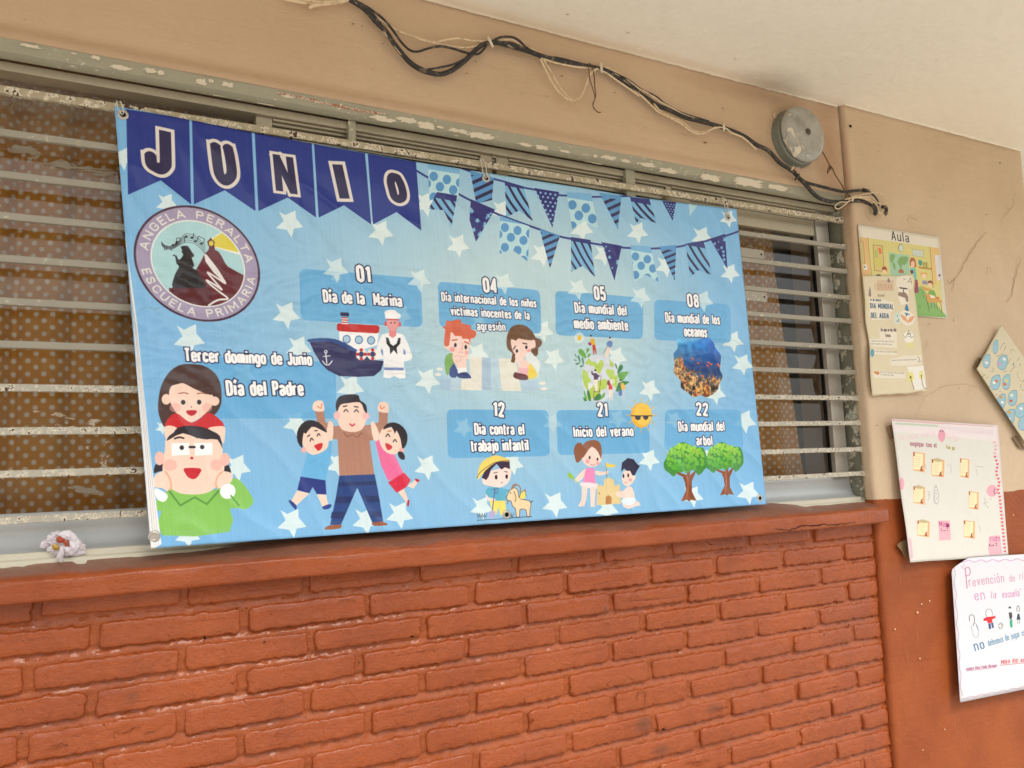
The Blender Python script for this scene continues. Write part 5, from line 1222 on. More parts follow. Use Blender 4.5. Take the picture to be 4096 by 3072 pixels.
# boy
S.poly(SK, '625,330 655,325 668,360 660,490 600,500', 2); S.poly((104, 180, 228), '445,600 560,520 655,485 650,620 600,835 385,800', 1); S.poly((30, 50, 130), '385,800 600,832 608,955 525,950 490,890 460,945 358,915')
S.poly(SK, '355,920 460,945 350,1048 305,1010'); S.poly(SK, '525,955 605,955 625,1045 575,1060'); S.poly((36, 62, 140), '282,1015 300,1005 350,1050 342,1088', 2); S.poly((36, 62, 140), '572,1062 625,1040 655,1045 635,1075 590,1085', 2)
S.poly(SK, '500,612 430,570 395,480 420,400 500,350 590,380 628,460 610,560', 4); S.ell((244, 180, 176), 412, 570, 22, 24)
S.poly(BK, '400,555 360,500 355,420 390,350 455,312 540,330 600,390 610,420 540,385 480,370 430,430 412,420 400,500', 2)
S.line(BK, '468,495 478,468 495,485', 9, 3); S.line(BK, '528,450 540,428 553,445', 9, 3); S.line(BK, '445,455 465,440', 9); S.line(BK, '508,405 530,402', 9); S.poly((206, 36, 44), '505,530 572,508 570,550 540,578 515,555', 2)
# girl
S.poly(SK, '992,345 1020,328 1070,440 1060,490 1015,480', 2); S.poly((236, 110, 160), '1030,500 1080,470 1180,580 1240,700 1285,790 1200,820 1140,835 1080,700', 1); S.poly((214, 40, 72), '1140,850 1190,820 1280,765 1338,830 1300,890 1215,940')
S.poly(SK, '1230,935 1280,905 1318,1010 1305,1030'); S.poly(SK, '1310,880 1350,850 1385,820 1400,845 1360,905'); S.poly((190, 34, 60), '1372,820 1400,822 1415,838 1390,848', 2); S.poly((190, 34, 60), '1310,1000 1326,1010 1318,1058 1306,1050', 2)
S.poly(SK, '1160,605 1095,560 1065,470 1090,390 1170,350 1250,420 1270,520 1230,595', 4); S.ell((244, 180, 176), 1258, 570, 22, 24)
S.poly(BK, '1098,395 1130,345 1200,332 1270,370 1308,440 1300,520 1265,560 1250,480 1215,400 1200,430 1170,370', 2); S.poly(BK, '1225,590 1260,585 1285,620 1280,655 1240,640', 3)
S.line(BK, '1122,455 1140,432 1155,455', 9, 3); S.line(BK, '1185,500 1202,480 1215,500', 9, 3); S.line((180, 110, 60), '1140,408 1168,405', 8); S.poly((206, 36, 44), '1120,508 1175,535 1170,560 1140,572 1122,545', 2)
# ship and sailor
S.fr(*F4)
S.poly((246, 246, 246), '718,1200 1060,1215 1050,1320 900,1370 780,1320 722,1290'); S.poly((44, 44, 92), '445,1275 600,1265 700,1280 800,1330 870,1365 1000,1450 1105,1460 1080,1540 1020,1590 880,1598 720,1590 620,1540 560,1480 500,1380 465,1300', 1)
S.poly((46, 78, 140), '445,1275 560,1262 680,1270 780,1310 870,1365 860,1385 760,1340 660,1300 560,1292 465,1300', 2)
S.poly((196, 42, 44), '715,1135 1050,1152 1068,1170 1062,1210 1045,1222 715,1203 698,1190 700,1145', 1)
S.poly((36, 36, 76), '735,1038 800,1042 806,1060 800,1075 735,1070 725,1052', 1)
for k in range(3): S.poly((196, 42, 44), [(738, 1080+k*20), (796, 1083+k*20), (796, 1093+k*20), (738, 1090+k*20)]); S.poly((244, 240, 236), [(738, 1090+k*20), (796, 1093+k*20), (796, 1102+k*20), (738, 1099+k*20)])
for x in (783, 889, 994): S.ell((70, 110, 170), x, 1272+(x-783)*.05, 35, 37); S.ell((170, 205, 224), x, 1272+(x-783)*.05, 27, 29)
for x in (910, 1008):
    S.ell((240, 238, 234), x, 1402, 47, 52); S.ell((56, 60, 110), x, 1402, 22, 24)
    for a in (0, 1.57, 3.14, 4.71): S.ell((196, 42, 44), x+34*math.cos(a), 1402+38*math.sin(a), 15, 14)
S.line((236, 236, 240), '602,1385 612,1480', 9); S.ell((236, 236, 240), 603, 1380, 15, 16); S.ell((44, 44, 92), 603, 1380, 7, 8); S.line((236, 236, 240), '582,1422 640,1415', 7); S.line((236, 236, 240), '575,1460 600,1490 630,1492 658,1460', 9, 3)
S.poly((244, 245, 246), '1090,1230 1180,1210 1270,1230 1310,1300 1352,1420 1340,1450 1280,1465 1280,1520 1290,1540 1292,1608 1240,1612 1195,1590 1150,1610 1100,1600 1105,1520 1100,1440 1035,1450 1035,1390 1060,1290', 1)
S.poly((130, 150, 196), '1085,1350 1098,1372 1100,1420 1085,1400 1078,1375', 1); S.poly((130, 150, 196), '1275,1350 1295,1380 1290,1410 1272,1400', 1); S.poly((120, 140, 190), '1108,1515 1276,1518 1276,1542 1106,1538')
S.poly((226, 130, 130), '1150,1180 1210,1185 1212,1240 1180,1262 1150,1240', 1); S.poly((232, 160, 160), '1135,1100 1230,1105 1228,1170 1200,1200 1165,1198 1138,1170', 2); S.ell((216, 90, 100), 1120, 1137, 12, 22); S.ell((216, 90, 100), 1242, 1145, 12, 20)
S.poly((248, 248, 248), '1110,1035 1150,1018 1195,1020 1225,1045 1250,1060 1235,1095 1125,1095 1118,1070', 2); S.line((200, 60, 64), '1130,1100 1232,1104', 10); S.ell(BK, 1166, 1130, 6); S.ell(BK, 1199, 1130, 6)
S.poly((34, 34, 40), '1122,1255 1145,1262 1160,1310 1185,1330 1215,1310 1230,1260 1250,1262 1245,1310 1215,1345 1222,1405 1190,1365 1160,1402 1155,1345 1128,1310', 1)
# sad children
S.fr(*F7)
for t, c_ in (('585,1085 755,1090 755,1530 610,1530', (238, 232, 216)), ('755,1090 870,1100 880,1530 755,1530', (170, 196, 220)), ('870,1100 975,1105 1020,1535 880,1530', (188, 214, 228)), ('975,1105 1195,1110 1280,1540 1020,1535', (238, 232, 216)),
              ('350,1370 490,1380 475,1525 335,1525', (190, 212, 226)), ('490,1380 610,1380 610,1530 475,1525', (238, 230, 212)), ('215,1375 350,1370 335,1525 195,1520', (170, 200, 224)), ('1280,1400 1480,1400 1530,1540 1300,1540', (180, 206, 226))): S.poly(c_, t, 0, .9)
for x, y in ((195, 1248), (175, 1320), (1560, 1435), (1580, 1510)): S.ell((246, 238, 224), x, y, 45, 20, 0, .9)
OR = (218, 106, 76); S3 = (248, 216, 204)
S.poly(S3, '400,1140 545,1120 555,1240 430,1260'); S.poly((244, 246, 246), '415,1235 550,1225 560,1300 445,1310')
S.poly((128, 176, 96), '275,1080 320,1040 380,1045 390,1170 300,1335 268,1250 262,1150', 2); S.poly((52, 74, 138), '320,1325 330,1240 385,1170 430,1260 440,1330 400,1365 350,1360', 1); S.poly((44, 60, 120), '437,1310 550,1288 612,1355 600,1370 500,1372 435,1355', 2)
S.poly(S3, '258,940 300,905 340,760 600,800 600,900 580,1000 540,1060 470,1085 400,1070 330,1010 290,985 258,970', 2)
S.poly(OR, '255,930 262,780 268,720 230,690 275,675 275,620 305,600 335,615 420,590 475,595 490,640 600,670 612,720 670,745 678,800 640,840 605,850 600,940 580,850 500,850 480,810 400,810 370,770 340,770 320,935', 2)
S.poly(S3, '365,1060 420,1045 470,1075 560,1030 580,1060 560,1120 500,1150 420,1175 380,1150', 3); S.line((200, 140, 130), '372,1080 460,1075 462,1140 400,1140', 4, 3); S.line((200, 140, 130), '470,1085 530,1075 550,1040', 4, 3)
S.ell((240, 150, 144), 363, 987, 33, 33, 0, .75); S.ell((240, 150, 144), 550, 1030, 24, 26, 0, .75); S.ell(BK, 403, 930, 18, 28); S.ell(BK, 541, 957, 17, 30); S.line((170, 60, 36), '362,868 400,862 428,858', 14, 3); S.line((170, 60, 36), '525,885 550,895 578,908', 14, 3)
S.line((190, 110, 100), '445,1035 475,1020 505,1035', 5, 3); S.line((210, 150, 140), '498,905 500,985 478,985', 4)
HB_ = (112, 76, 48)
S.poly(HB_, '1080,880 1100,770 1150,690 1250,655 1350,680 1430,760 1470,830 1530,850 1555,900 1530,950 1500,970 1500,1050 1460,1080 1400,1000 1380,850 1300,860 1200,1100 1190,1160 1140,1150 1160,1040 1100,990', 2)
S.poly(S3, '1140,850 1200,870 1230,840 1400,860 1460,870 1465,960 1410,980 1390,1040 1300,1090 1200,1060 1150,960', 2)
S.poly(HB_, '1130,860 1150,760 1300,700 1400,780 1420,870 1240,840 1220,870 1150,850', 2)
S.ell(BK, 1345, 960, 17, 24); S.ell(BK, 1220, 1008, 18, 24); S.line((74, 50, 44), '1175,985 1200,945', 16); S.line((74, 50, 44), '1300,905 1350,915', 16); S.ell((240, 150, 144), 1375, 1003, 24, 24, 0, .75); S.line((210, 150, 140), '1262,955 1285,1010 1305,1005', 4)
S.poly((232, 240, 240), '1340,1050 1400,1020 1440,1060 1530,1160 1520,1230 1490,1360 1400,1250 1350,1150', 2); S.poly((240, 214, 90), '1370,1190 1420,1190 1490,1310 1480,1350 1420,1375 1365,1370', 2)
S.poly(S3, '1230,1160 1380,1170 1370,1240 1240,1240'); S.poly((240, 184, 190), '1235,1230 1375,1235 1360,1340 1240,1330'); S.poly((104, 56, 60), '1170,1340 1190,1290 1240,1300 1290,1310 1360,1335 1362,1390 1260,1392 1190,1365', 2)
S.poly(S3, '1200,1060 1290,1050 1330,1040 1340,1090 1300,1110 1380,1160 1360,1190 1260,1150 1230,1180 1200,1110', 2)
# environment day picture
S.fr(*F8)
S.ell((232, 238, 226), 432, 170, 110, 120, 0, .6); S.ell((238, 196, 62), 432, 170, 48, 60)
S.poly((220, 224, 236), '600,600 900,560 1150,650 1250,780 1280,1000 1270,1280 1000,1560 700,1560 520,1300 495,1050 520,850', 3, .85)
GR = (184, 212, 92); G2 = (108, 172, 78); G3 = (62, 130, 72)
for t in ('550,750 600,680 640,625 700,700 780,700 830,750 880,680 920,660 965,700 960,800 910,900 870,970 780,890 760,800 690,795 640,765', '1075,650 1150,700 1190,780 1150,815 1100,800 1110,720', '500,880 600,930 635,1040 690,1110 660,1170 620,1160 640,1260 600,1320 540,1230 500,1080',
          '1010,900 1050,855 1120,880 1200,900 1210,1000 1265,1020 1270,1170 1240,1280 1180,1240 1120,1100 1060,1020', '840,1130 1000,1080 1050,1160 1020,1300 900,1330 880,1420 600,1560 620,1400 680,1290'): S.poly(GR, t, 2)
for t in ('405,460 440,420 490,430 560,520 580,630 500,590 430,540', '580,520 590,410 630,400 655,440 620,490', '612,620 615,550 650,515 678,540 650,590', '1270,1000 1340,940 1500,920 1500,970 1420,1080 1360,1140', '530,1320 570,1420 600,1540 540,1480', '1000,1380 980,1480 900,1540 850,1530 920,1440'): S.poly(G2, t, 2)
for t in ('330,540 350,530 375,640', '385,570 430,580 450,720 420,680', '480,620 510,610 530,770 490,700', '300,650 390,670 330,680', '340,740 450,720 380,775', '430,800 530,770 480,825', '1215,745 1250,760 1270,870 1235,820', '1270,980 1290,840 1350,760 1395,810 1370,880', '1240,1320 1290,1180 1400,1130 1535,1150 1440,1220 1340,1360 1230,1350', '610,1310 660,1400 690,1560 640,1560 600,1420', '760,1500 840,1410 900,1420 890,1540 760,1565', '520,1480 600,1560 530,1570'): S.poly(G3, t, 2)
def fig(hx, hy, top, bot, t, b_, hair=(60, 40, 40)):
    S.poly(bot, b_, 1); S.poly(top, t, 1); S.ell(SK, hx+4, hy+22, 17, 26); S.ell(hair, hx, hy, 24, 20)
fig(685, 128, (228, 180, 56), (196, 54, 40), '680,190 760,190 778,320 710,335 670,270', '712,330 778,322 812,540 790,535 755,410 760,545 738,540'); S.poly((160, 50, 110), '618,290 660,262 702,310 680,350 640,340', 1)
fig(1106, 170, (104, 136, 190), (236, 222, 206), '1060,250 1110,230 1165,270 1160,340 1130,395 1060,370 1020,310', '1055,370 1132,395 1100,520 1040,620 980,560'); S.line((90, 70, 60), '1055,345 950,530', 7)
fig(780, 890, (84, 52, 86), (244, 236, 224), '690,920 720,900 725,960 800,950 850,1000 890,1010 840,1060 835,1100 750,1100 745,1010 700,990', '755,1100 832,1100 830,1360 800,1360 790,1200 790,1350 765,1350')
fig(1072, 1130, (214, 74, 48), (244, 232, 216), '1070,1190 1120,1180 1160,1250 1155,1315 1080,1315', '1080,1315 1155,1315 1165,1540 1150,1570 1120,1400 1110,1570 1095,1560', (140, 50, 40)); S.poly((140, 50, 40), '1050,1120 1090,1110 1110,1180 1080,1230 1040,1200', 1)
fig(1340, 1110, (236, 190, 84), (190, 206, 226), '1340,1180 1400,1170 1440,1230 1440,1310 1360,1320', '1370,1320 1440,1310 1445,1550 1425,1550 1410,1400 1395,1555 1375,1550'); S.poly((92, 122, 180), '1288,1335 1372,1335 1375,1430 1340,1468 1298,1440', 1)
S.line((110, 50, 40), '910,1010 870,1380', 10); S.line((110, 50, 40), '765,1270 735,1560', 10); S.line((110, 50, 40), '750,1365 875,1370', 10); S.line((110, 50, 40), '840,1140 890,1140', 8); S.line((110, 50, 40), '740,1490 800,1490', 8)
for x, y in ((665, 1240), (1165, 1130)):
    for a in np.linspace(0, 6.28, 8)[:-1]: S.ell((244, 244, 238), x+32*math.cos(a), y+36*math.sin(a), 20, 12, a)
    S.ell((228, 206, 120), x, y, 12)
# reef picture
S.fr(*F5)
nrx = np.random.RandomState(3)
def vnoise(xx, yy, sc, seed):
    rs = np.random.RandomState(seed); g0 = rs.rand(64, 64); fx = xx/sc; fy = yy/sc; ix = np.floor(fx).astype(int); iy = np.floor(fy).astype(int); tx = fx-ix; ty = fy-iy; tx = tx*tx*(3-2*tx); ty = ty*ty*(3-2*ty)
    f_ = lambda a, b_: g0[b_ % 64, a % 64]
    return (f_(ix, iy)*(1-tx)+f_(ix+1, iy)*tx)*(1-ty)+(f_(ix, iy+1)*(1-tx)+f_(ix+1, iy+1)*tx)*ty
ry0, ry1 = S.c((1600, 1260))[1], S.c((1600, 1770))[1]; rx0, rx1 = S.c((1395, 1500))[0], S.c((1820, 1500))[0]
def reef(xx, yy):
    v_ = (yy-ry0)/(ry1-ry0); u_ = (xx-rx0)/(rx1-rx0); n1 = vnoise(xx, yy, 9, 1); n2 = vnoise(xx, yy, 4, 2); n3 = vnoise(xx, yy, 18, 5)
    sea = np.stack([14+150*np.clip(.42-v_, 0, 1)*(1.3-u_)*(.5+n3), 60+250*np.clip(.50-v_, 0, 1)*(1.25-u_*.7)*(.6+.6*n3), 122+240*np.clip(.52-v_, 0, 1)*(.7+.5*n3)], -1)
    b1 = np.clip((n1*.6+n2*.6-.25)*1.5, 0, 1)
    cor = np.stack([70+185*b1, 52+150*b1, 44+100*b1*(.6+.5*n3)], -1)
    warm = np.clip((vnoise(xx, yy, 26, 8)-.5)*4, 0, 1)[..., None]*np.array([20, -18, -34])
    cor = cor+warm
    dk = np.clip((n3-.50)*4, 0, 1)[..., None]*np.clip((v_-.50)*3, 0, 1)[..., None]; cor = cor*(1-dk*.8)
    edge = .46+.20*np.clip(u_-.12, 0, .5)*2-.16*(u_ < .2)-.16*np.clip(u_-.55, 0, 1)+.2*(n1-.5)
    m_ = np.clip((v_-edge)*18, 0, 1)[..., None]; return np.clip((sea*(1-m_)+cor*m_)/255, 0, 1)
S.poly((0, 0, 0), '1430,1270 1480,1290 1560,1285 1640,1270 1700,1262 1740,1300 1760,1350 1800,1400 1805,1450 1795,1530 1820,1590 1800,1640 1785,1680 1780,1705 1740,1745 1680,1774 1630,1755 1570,1772 1520,1735 1460,1690 1455,1630 1400,1560 1405,1480 1395,1400 1430,1350', 3, 1, reef)
for x, y in ((1610, 1480), (1700, 1475), (1720, 1490), (1650, 1590), (1780, 1490), (1560, 1440), (1690, 1500), (1790, 1505), (1530, 1570)): S.ell((216, 92, 58), x, y, 13, 7, .4)
# boy with a goat
S.fr(*F2)
S.poly((250, 222, 214), '1960,800 2000,760 2190,720 2200,800 2170,860 2100,895 2020,880 1960,860', 3)
S.poly((58, 36, 66), '1950,810 1990,720 2080,660 2190,660 2195,735 2150,720 2120,740 2080,690 2030,740 2010,800 1990,830', 1)
S.poly((240, 214, 108), '1910,815 1935,700 2000,640 2070,615 2130,630 2190,655 2180,670 2080,675 1985,745 1930,815', 2); S.line((60, 40, 70), '1910,815 1940,760 2060,680 2188,660', 4, 3)
S.ell(BK, 2075, 805, 12, 20); S.ell(BK, 2166, 800, 11, 20); S.line(BK, '2055,770 2085,762', 6); S.line(BK, '2148,755 2172,762', 6); S.line(BK, '2115,852 2132,853', 4)
S.poly((92, 176, 206), '2000,900 2070,890 2150,905 2200,920 2160,940 2155,1005 2010,1005 1985,940', 2); S.poly((250, 222, 214), '1985,945 2010,980 2065,990 2060,1010 2000,1005', 2); S.poly((240, 222, 110), '2018,1008 2152,1008 2165,1130 2110,1135 2095,1060 2075,1130 2045,1120', 1)
S.line((96, 90, 150), '2065,910 2040,1110', 9); S.poly((176, 170, 214), '2012,1105 2068,1100 2060,1150 2035,1165 2018,1150', 2); S.line((96, 90, 150), '2045,910 2090,905 2085,940 2055,940', 6, 3)
S.line((40, 40, 60), '1912,1178 2212,1160', 4)
for x in (1920, 1940, 1960, 1980, 2190, 2210): S.line((60, 80, 90), [(x, 1160), (x-8, 1120), (x+8, 1150), (x+14, 1115)], 4)
S.fr(0, 0, 1)
GO = '2026,1990 2034,1968 2046,1956 2056,1950 2070,1960 2074,1980 2082,1996 2116,2002 2124,2018 2120,2040 2118,2066 2108,2066 2104,2040 2080,2038 2078,2066 2066,2068 2062,2036 2050,2024 2044,2004 2030,2002'
S.poly((240, 214, 172), GO, 1); S.line((70, 50, 60), GO+' 2026,1990', 2.4, 2)
for q in ('2052,1954 2060,1942 2074,1942 2082,1954 2080,1968', '2046,1956 2052,1942 2064,1936'): S.line((150, 120, 96), q, 5, 3)
S.line((150, 120, 90), '2056,1966 2064,1990 2060,2006', 4, 3); S.ell((40, 30, 40), 2042, 1972, 2.5); S.line((150, 110, 80), '2032,2002 2030,2014', 4); S.line((80, 60, 60), '2122,2010 2130,2004', 4)
S.poly((244, 220, 110), '2078,1990 2082,1974 2090,1966 2098,1962 2102,1970 2104,1984 2096,1994 2084,1996', 2); S.line((60, 60, 60), '2078,1990 2082,1974 2090,1966 2098,1962 2102,1970 2104,1984', 2, 2); S.poly((210, 60, 50), '2096,1962 2100,1956 2104,1964')
S.line((40, 40, 60), '2048,2071 2126,2066', 2.5)
# summer: sun, girl, boy, sandcastle
S.fr(*F3)
for a in np.linspace(0, 6.28, 13)[:-1]: S.line((232, 180, 60), [(1118+95*math.cos(a), 270+108*math.sin(a)), (1118+128*math.cos(a), 270+150*math.sin(a))], 7)
S.ell((238, 180, 52), 1118, 270, 90, 108); S.ell((246, 200, 70), 1130, 262, 76, 96); S.line(BK, '1028,275 1210,275', 8); S.poly(BK, '1060,275 1115,275 1108,305 1085,314 1065,300', 1); S.poly(BK, '1130,275 1180,275 1176,300 1155,312 1136,300', 1)
H3 = (142, 88, 60)
S.poly(H3, '600,510 560,515 535,560 540,620 560,680 600,650 620,580', 3)
S.poly(S3, '605,640 640,570 690,540 770,600 770,660 740,700 680,715 630,690', 3); S.poly(H3, '600,600 615,520 680,485 750,495 775,560 770,650 745,590 690,540 640,600 610,640', 2)
S.ell(BK, 671, 636, 8, 14); S.ell(BK, 739, 650, 8, 14); S.ell((244, 150, 160), 653, 668, 17, 20, 0, .8); S.ell((244, 150, 160), 741, 685, 14, 15, 0, .8); S.line((200, 60, 80), '675,690 695,703 715,692', 5, 3)
S.poly(S3, '640,735 600,760 540,830 570,850 630,790', 2); S.poly(S3, '720,750 800,760 830,745 828,775 740,790', 2); S.poly((238, 140, 190), '640,725 710,725 722,860 612,860 625,790', 1); S.poly((250, 224, 230), '600,850 740,862 735,905 600,885', 2)
S.poly(S3, '605,880 655,885 640,1000 625,1055 570,1060 600,1000', 1); S.poly(S3, '675,890 725,890 712,1050 728,1060 680,1060', 1); S.poly((150, 200, 80), '480,770 505,765 540,810 520,825 482,800', 1); S.line((150, 200, 80), '520,810 580,860', 6)
S.poly((226, 204, 150), '738,870 790,880 800,820 840,808 880,830 890,880 930,865 945,1035 730,1048', 1); S.poly((186, 128, 76), '808,1040 810,975 835,960 860,980 860,1035', 1); S.poly((186, 128, 76), '748,955 752,930 762,950'); S.poly((186, 128, 76), '905,950 912,925 922,950')
S.line((140, 110, 90), '812,680 822,810', 5); S.poly((244, 204, 60), '812,678 850,695 903,697 880,720 816,718', 1)
S.poly(S3, '955,780 1000,740 1065,790 1050,840 1000,885 955,850', 3); S.poly((38, 40, 70), '942,760 950,680 1000,640 1050,650 1080,690 1105,710 1085,740 1060,790 1040,790 1020,750 990,750 970,730', 1)
S.ell(BK, 963, 795, 8, 18); S.ell(BK, 1004, 790, 8, 18); S.ell((244, 150, 160), 1022, 828, 15, 15, 0, .8); S.line((200, 60, 80), '970,850 990,855', 4)
S.poly(S3, '1000,885 1040,900 1060,980 1020,1000 960,985 905,970 900,930 960,925', 2); S.poly((226, 240, 250), '955,990 1060,985 1065,1020 1010,1055 960,1040', 2); S.poly(S3, '960,1035 1030,1050 1080,1010 1110,1045 1070,1055 1010,1078 965,1060', 2)
# two trees
for ox, sx in ((0, 1.0), (352, .90)):
    S.fr(2048+(1310+ox)/2.1602, 1536+500/2.1602, 2.1602/sx)
    T = lambda t: t
    S.poly((138, 74, 42), '150,515 195,420 185,350 165,300 120,280 90,235 150,270 200,285 210,230 235,230 225,290 260,260 290,230 270,280 245,340 245,430 285,510 240,500 220,515 200,500', 1)
    S.line((196, 120, 74), '205,300 212,400 195,490', 7, 3); S.line((98, 48, 30), '232,310 228,420 250,500', 6, 3)
    rr = random.Random(8)
    S.poly((58, 140, 52), '10,240 0,180 30,130 50,70 110,30 170,0 230,30 270,50 340,50 370,120 375,200 345,250 300,290 260,240 200,255 140,240 90,300 50,270', 2)
    for k in range(150):
        a, q = rr.uniform(0, 6.28), rr.random()**.5; x, y = 190+165*q*math.cos(a), 140+120*q*math.sin(a); up = 1-(y-20)/260
        c_ = (int(70+90*up+rr.uniform(-16, 16)), int(160+60*up+rr.uniform(-14, 10)), int(48+20*up)); r_2 = rr.uniform(10, 24)
        S.poly(c_, [(x+r_2*(1 if i % 2 else .62)*math.cos(i*.57), y+r_2*(1 if i % 2 else .62)*math.sin(i*.57)) for i in range(11)], 0, .9)
# printed streaks, scuffs and the white side hem with its stitching
S.fr(0, 0, 1)
S.poly((238, 238, 238), '486,940 510,1000 536,1325 551,1536 604,2193 606,2200 646,2176 628,2040 600,1800 572,1536 549,1300 520,1080 495,900')
for d in (.3, .55, .8): S.line((170, 170, 174), [(505+8*d, 1080), (549-12*(1-d), 1325), (551+21*d, 1536), (575+26*d, 1800), (604+38*d, 2180)], 1.6)
for k in range(6): S.line((150, 186, 206), [(650, 2128+k*5), (1400, 2084+k*5)], 1.0, 0, .22); S.line((160, 190, 206), [(1400, 2080+k*5), (2960, 1978+k*5)], 1.0, 0, .16)
S.line((110, 134, 140), '560,1240 590,1228 620,1236 640,1228 615,1244', 2, 3, .6)
g_n = np.random.RandomState(5).normal(0, .009, (BHH, BW, 1)).astype(np.float32); S.im += g_n; st_ = np.random.RandomState(9).normal(0, .008, (1, BW, 1)).astype(np.float32); S.im += st_
bmat = print_mat('glossy_vinyl_banner_print', S.image('banner_print'), .33, .35)
bmat.bump(bmat.noise(5, 5, .6, 1.5, co=bmat.tc.outputs['UV'], stretch=(1.9, 1, 1)), .25, .014)
wrk = bmat.noise(7, 4, .55, 1.4, co=bmat.tc.outputs['UV'], stretch=(1.2, 1.6, 1)); rdg = bmat.math('ABSOLUTE', bmat.math('SUBTRACT', wrk, .5)); rdg = bmat.ramp(rdg, 0.0, .05, (1, 1, 1), (0, 0, 0))
bv = bmat.sep(bmat.tc.outputs['UV'])[1]; bnd = bmat.math('ABSOLUTE', bmat.math('SUBTRACT', bv, .48)); bnd = bmat.ramp(bnd, .08, .24, (1, 1, 1), (.06, .06, .06))
gate = bmat.ramp(bmat.noise(3.2, 3, .6, .5, co=bmat.tc.outputs['UV'], stretch=(1.2, 2.4, 1)), .50, .62)
bmat.bump(bmat.math('MULTIPLY', bmat.math('MULTIPLY', rdg, bnd), gate), .6, .0030)
bmat.b.inputs['Coat Weight'].default_value = .25; bmat.b.inputs['Coat Roughness'].default_value = .10
bmat.bump(bmat.noise(420, 2, .5, co=bmat.tc.outputs['UV'], stretch=(1.9, 1, 1)), .10, .0006)
bmat.rough(bmat.ramp(bmat.noise(9, 4), .3, .7, (.27,)*3, (.42,)*3))
bn = thing('banner', 'glossy light blue June school calendar banner tied across the window', 'banner', tuple(P(1750, 2100, 1.97)))
o = S.build('vinyl_sheet', bmat.m, 300, 150, th=.0008); child(o, bn)
def on_banner(px, py, off=.0015):
    u, v_ = S.uv(px, py); return P(px, py, S.depth(u, v_)-off)
GROM = [(492, 458, 'l'), (1945, 712, ''), (2912, 868, ''), (616, 2146, ''), (2027, 2059, ''), (3040, 1993, '')]
for gx, gy, _ in GROM:
    p = on_banner(gx, gy, .0012); b = MB(); b.lathe((p[0], p[1]+.001, p[2]), [(.0058, -.001), (.0060, .0016), (.0075, .0028), (.0105, .0026), (.0128, .0012), (.0132, -.001)], 32)
    o = b.build('grommet', M_steel.m, bn, sm=True)
    b = MB(); b.lathe((p[0], p[1]-.0002, p[2]), [(0, .0005), (.0062, .0005), (.0062, 0)], 20); child(b.build('grommet_hole', M_dark.m if gy < 2140 else M_alu2.m), bn)
for (gx, gy, _), lb in zip(GROM[:3], ('white nylon tie through the top left grommet of the banner', 'white nylon tie at the middle top grommet of the banner', 'white nylon tie at the top right grommet of the banner')):
    p = on_banner(gx, gy, .001); t = thing('nylon_tie', lb, 'tie', tuple(p), 'nylon ties holding the banner'); zb = bar_z(0, p[0])+CAMZ
    dz = zb+.011-p[2]
    pts = [p+Vector((0, .006, -.001)), p+Vector((.001, -.004, .003)), p+Vector((-.001, -.006, .013)), p+Vector((-.003, -.003, max(.02, dz*.7))), Vector((p[0]-.004, 2.013, zb+.004)), Vector((p[0]-.006, 2.017, zb+.0135)), Vector((p[0]-.010, 2.028, zb+.0135)), Vector((p[0]-.014, 2.018, zb+.013)), Vector((p[0]-.013, 2.013, zb-.002)), p+Vector((-.010, -.004, .008)), p+Vector((-.004, -.004, .0)), p+Vector((0, .004, -.002))]
    b = MB(); b.tube([Vector(q) for q in catmull([tuple(q) for q in pts], False, 5)], .0013, 7); o = b.build('cord', M_cord.m, t, sm=True)

# ================================================================== papers on the pillar
def paper_mat(name, sh, rough=.7, spec=.2):
    sh.im += np.random.RandomState(len(name)).normal(0, .008, (sh.H, sh.W, 1)).astype(np.float32)
    m = print_mat(name, sh.image(name), rough, spec); m.bump(m.noise(3, 5, .6, .8, co=m.tc.outputs['UV']), .25, .004); return m
# --- classroom poster
FA = (3400, 880, 5.53)
A = Sheet((3400+180/5.53, 880+88/5.53), (3400+1962/5.53, 880+372/5.53), (3072+1548/2.16, 768+1092/2.16), (3072+838/2.16, 768+1032/2.16), 620, 620, lambda u, v: 1.9735-.0015*math.sin(u*5+v*3), None, (226, 218, 200))
A.fr(*FA); YL = (216, 206, 132)
A.poly(YL, '215,370 1962,620 2110,2700 200,2700'); A.poly((132, 178, 98), [(300, 2300), (1300, 1560), (1560, 1470), (2130, 2120), (2190, 2820), (300, 2700)])
A.poly((222, 184, 124), '215,375 390,395 478,1225 470,1400 250,1350'); A.line((150, 112, 50), '392,398 480,1240', 9); A.poly((206, 190, 130), '225,460 300,490 325,975 245,960'); A.line((150, 118, 60), '225,455 298,490 325,980', 9)
A.poly((214, 192, 122), '510,548 715,572 752,1040 710,1130 540,1115'); A.line((140, 108, 50), '510,548 715,572 752,1040 705,1135 540,1115 510,548', 10); A.poly((222, 120, 80), '618,620 680,620 705,740 650,760'); A.poly((206, 200, 100), '560,850 700,870 715,1040 570,1040'); A.poly((170, 190, 100), '555,660 600,660 610,830 555,830')
A.poly((162, 200, 168), '845,715 1310,780 1320,1250 895,1230'); 
for t in ('885,770 1000,770 980,850 940,930 900,930', '940,930 1000,980 1000,1110 960,1060', '1070,870 1130,810 1290,820 1260,940 1200,1000 1160,980 1120,1090 1090,1000 1050,940'): A.poly((128, 168, 100), t, 2)
A.ell((134, 150, 90), 1122, 618, 62, 92); A.ell((206, 214, 200), 1130, 622, 50, 78); A.poly((200, 210, 196), '1375,645 1625,680 1625,822 1380,785'); A.line((160, 160, 110), '1375,645 1625,680 1625,822 1380,785 1375,645', 8)
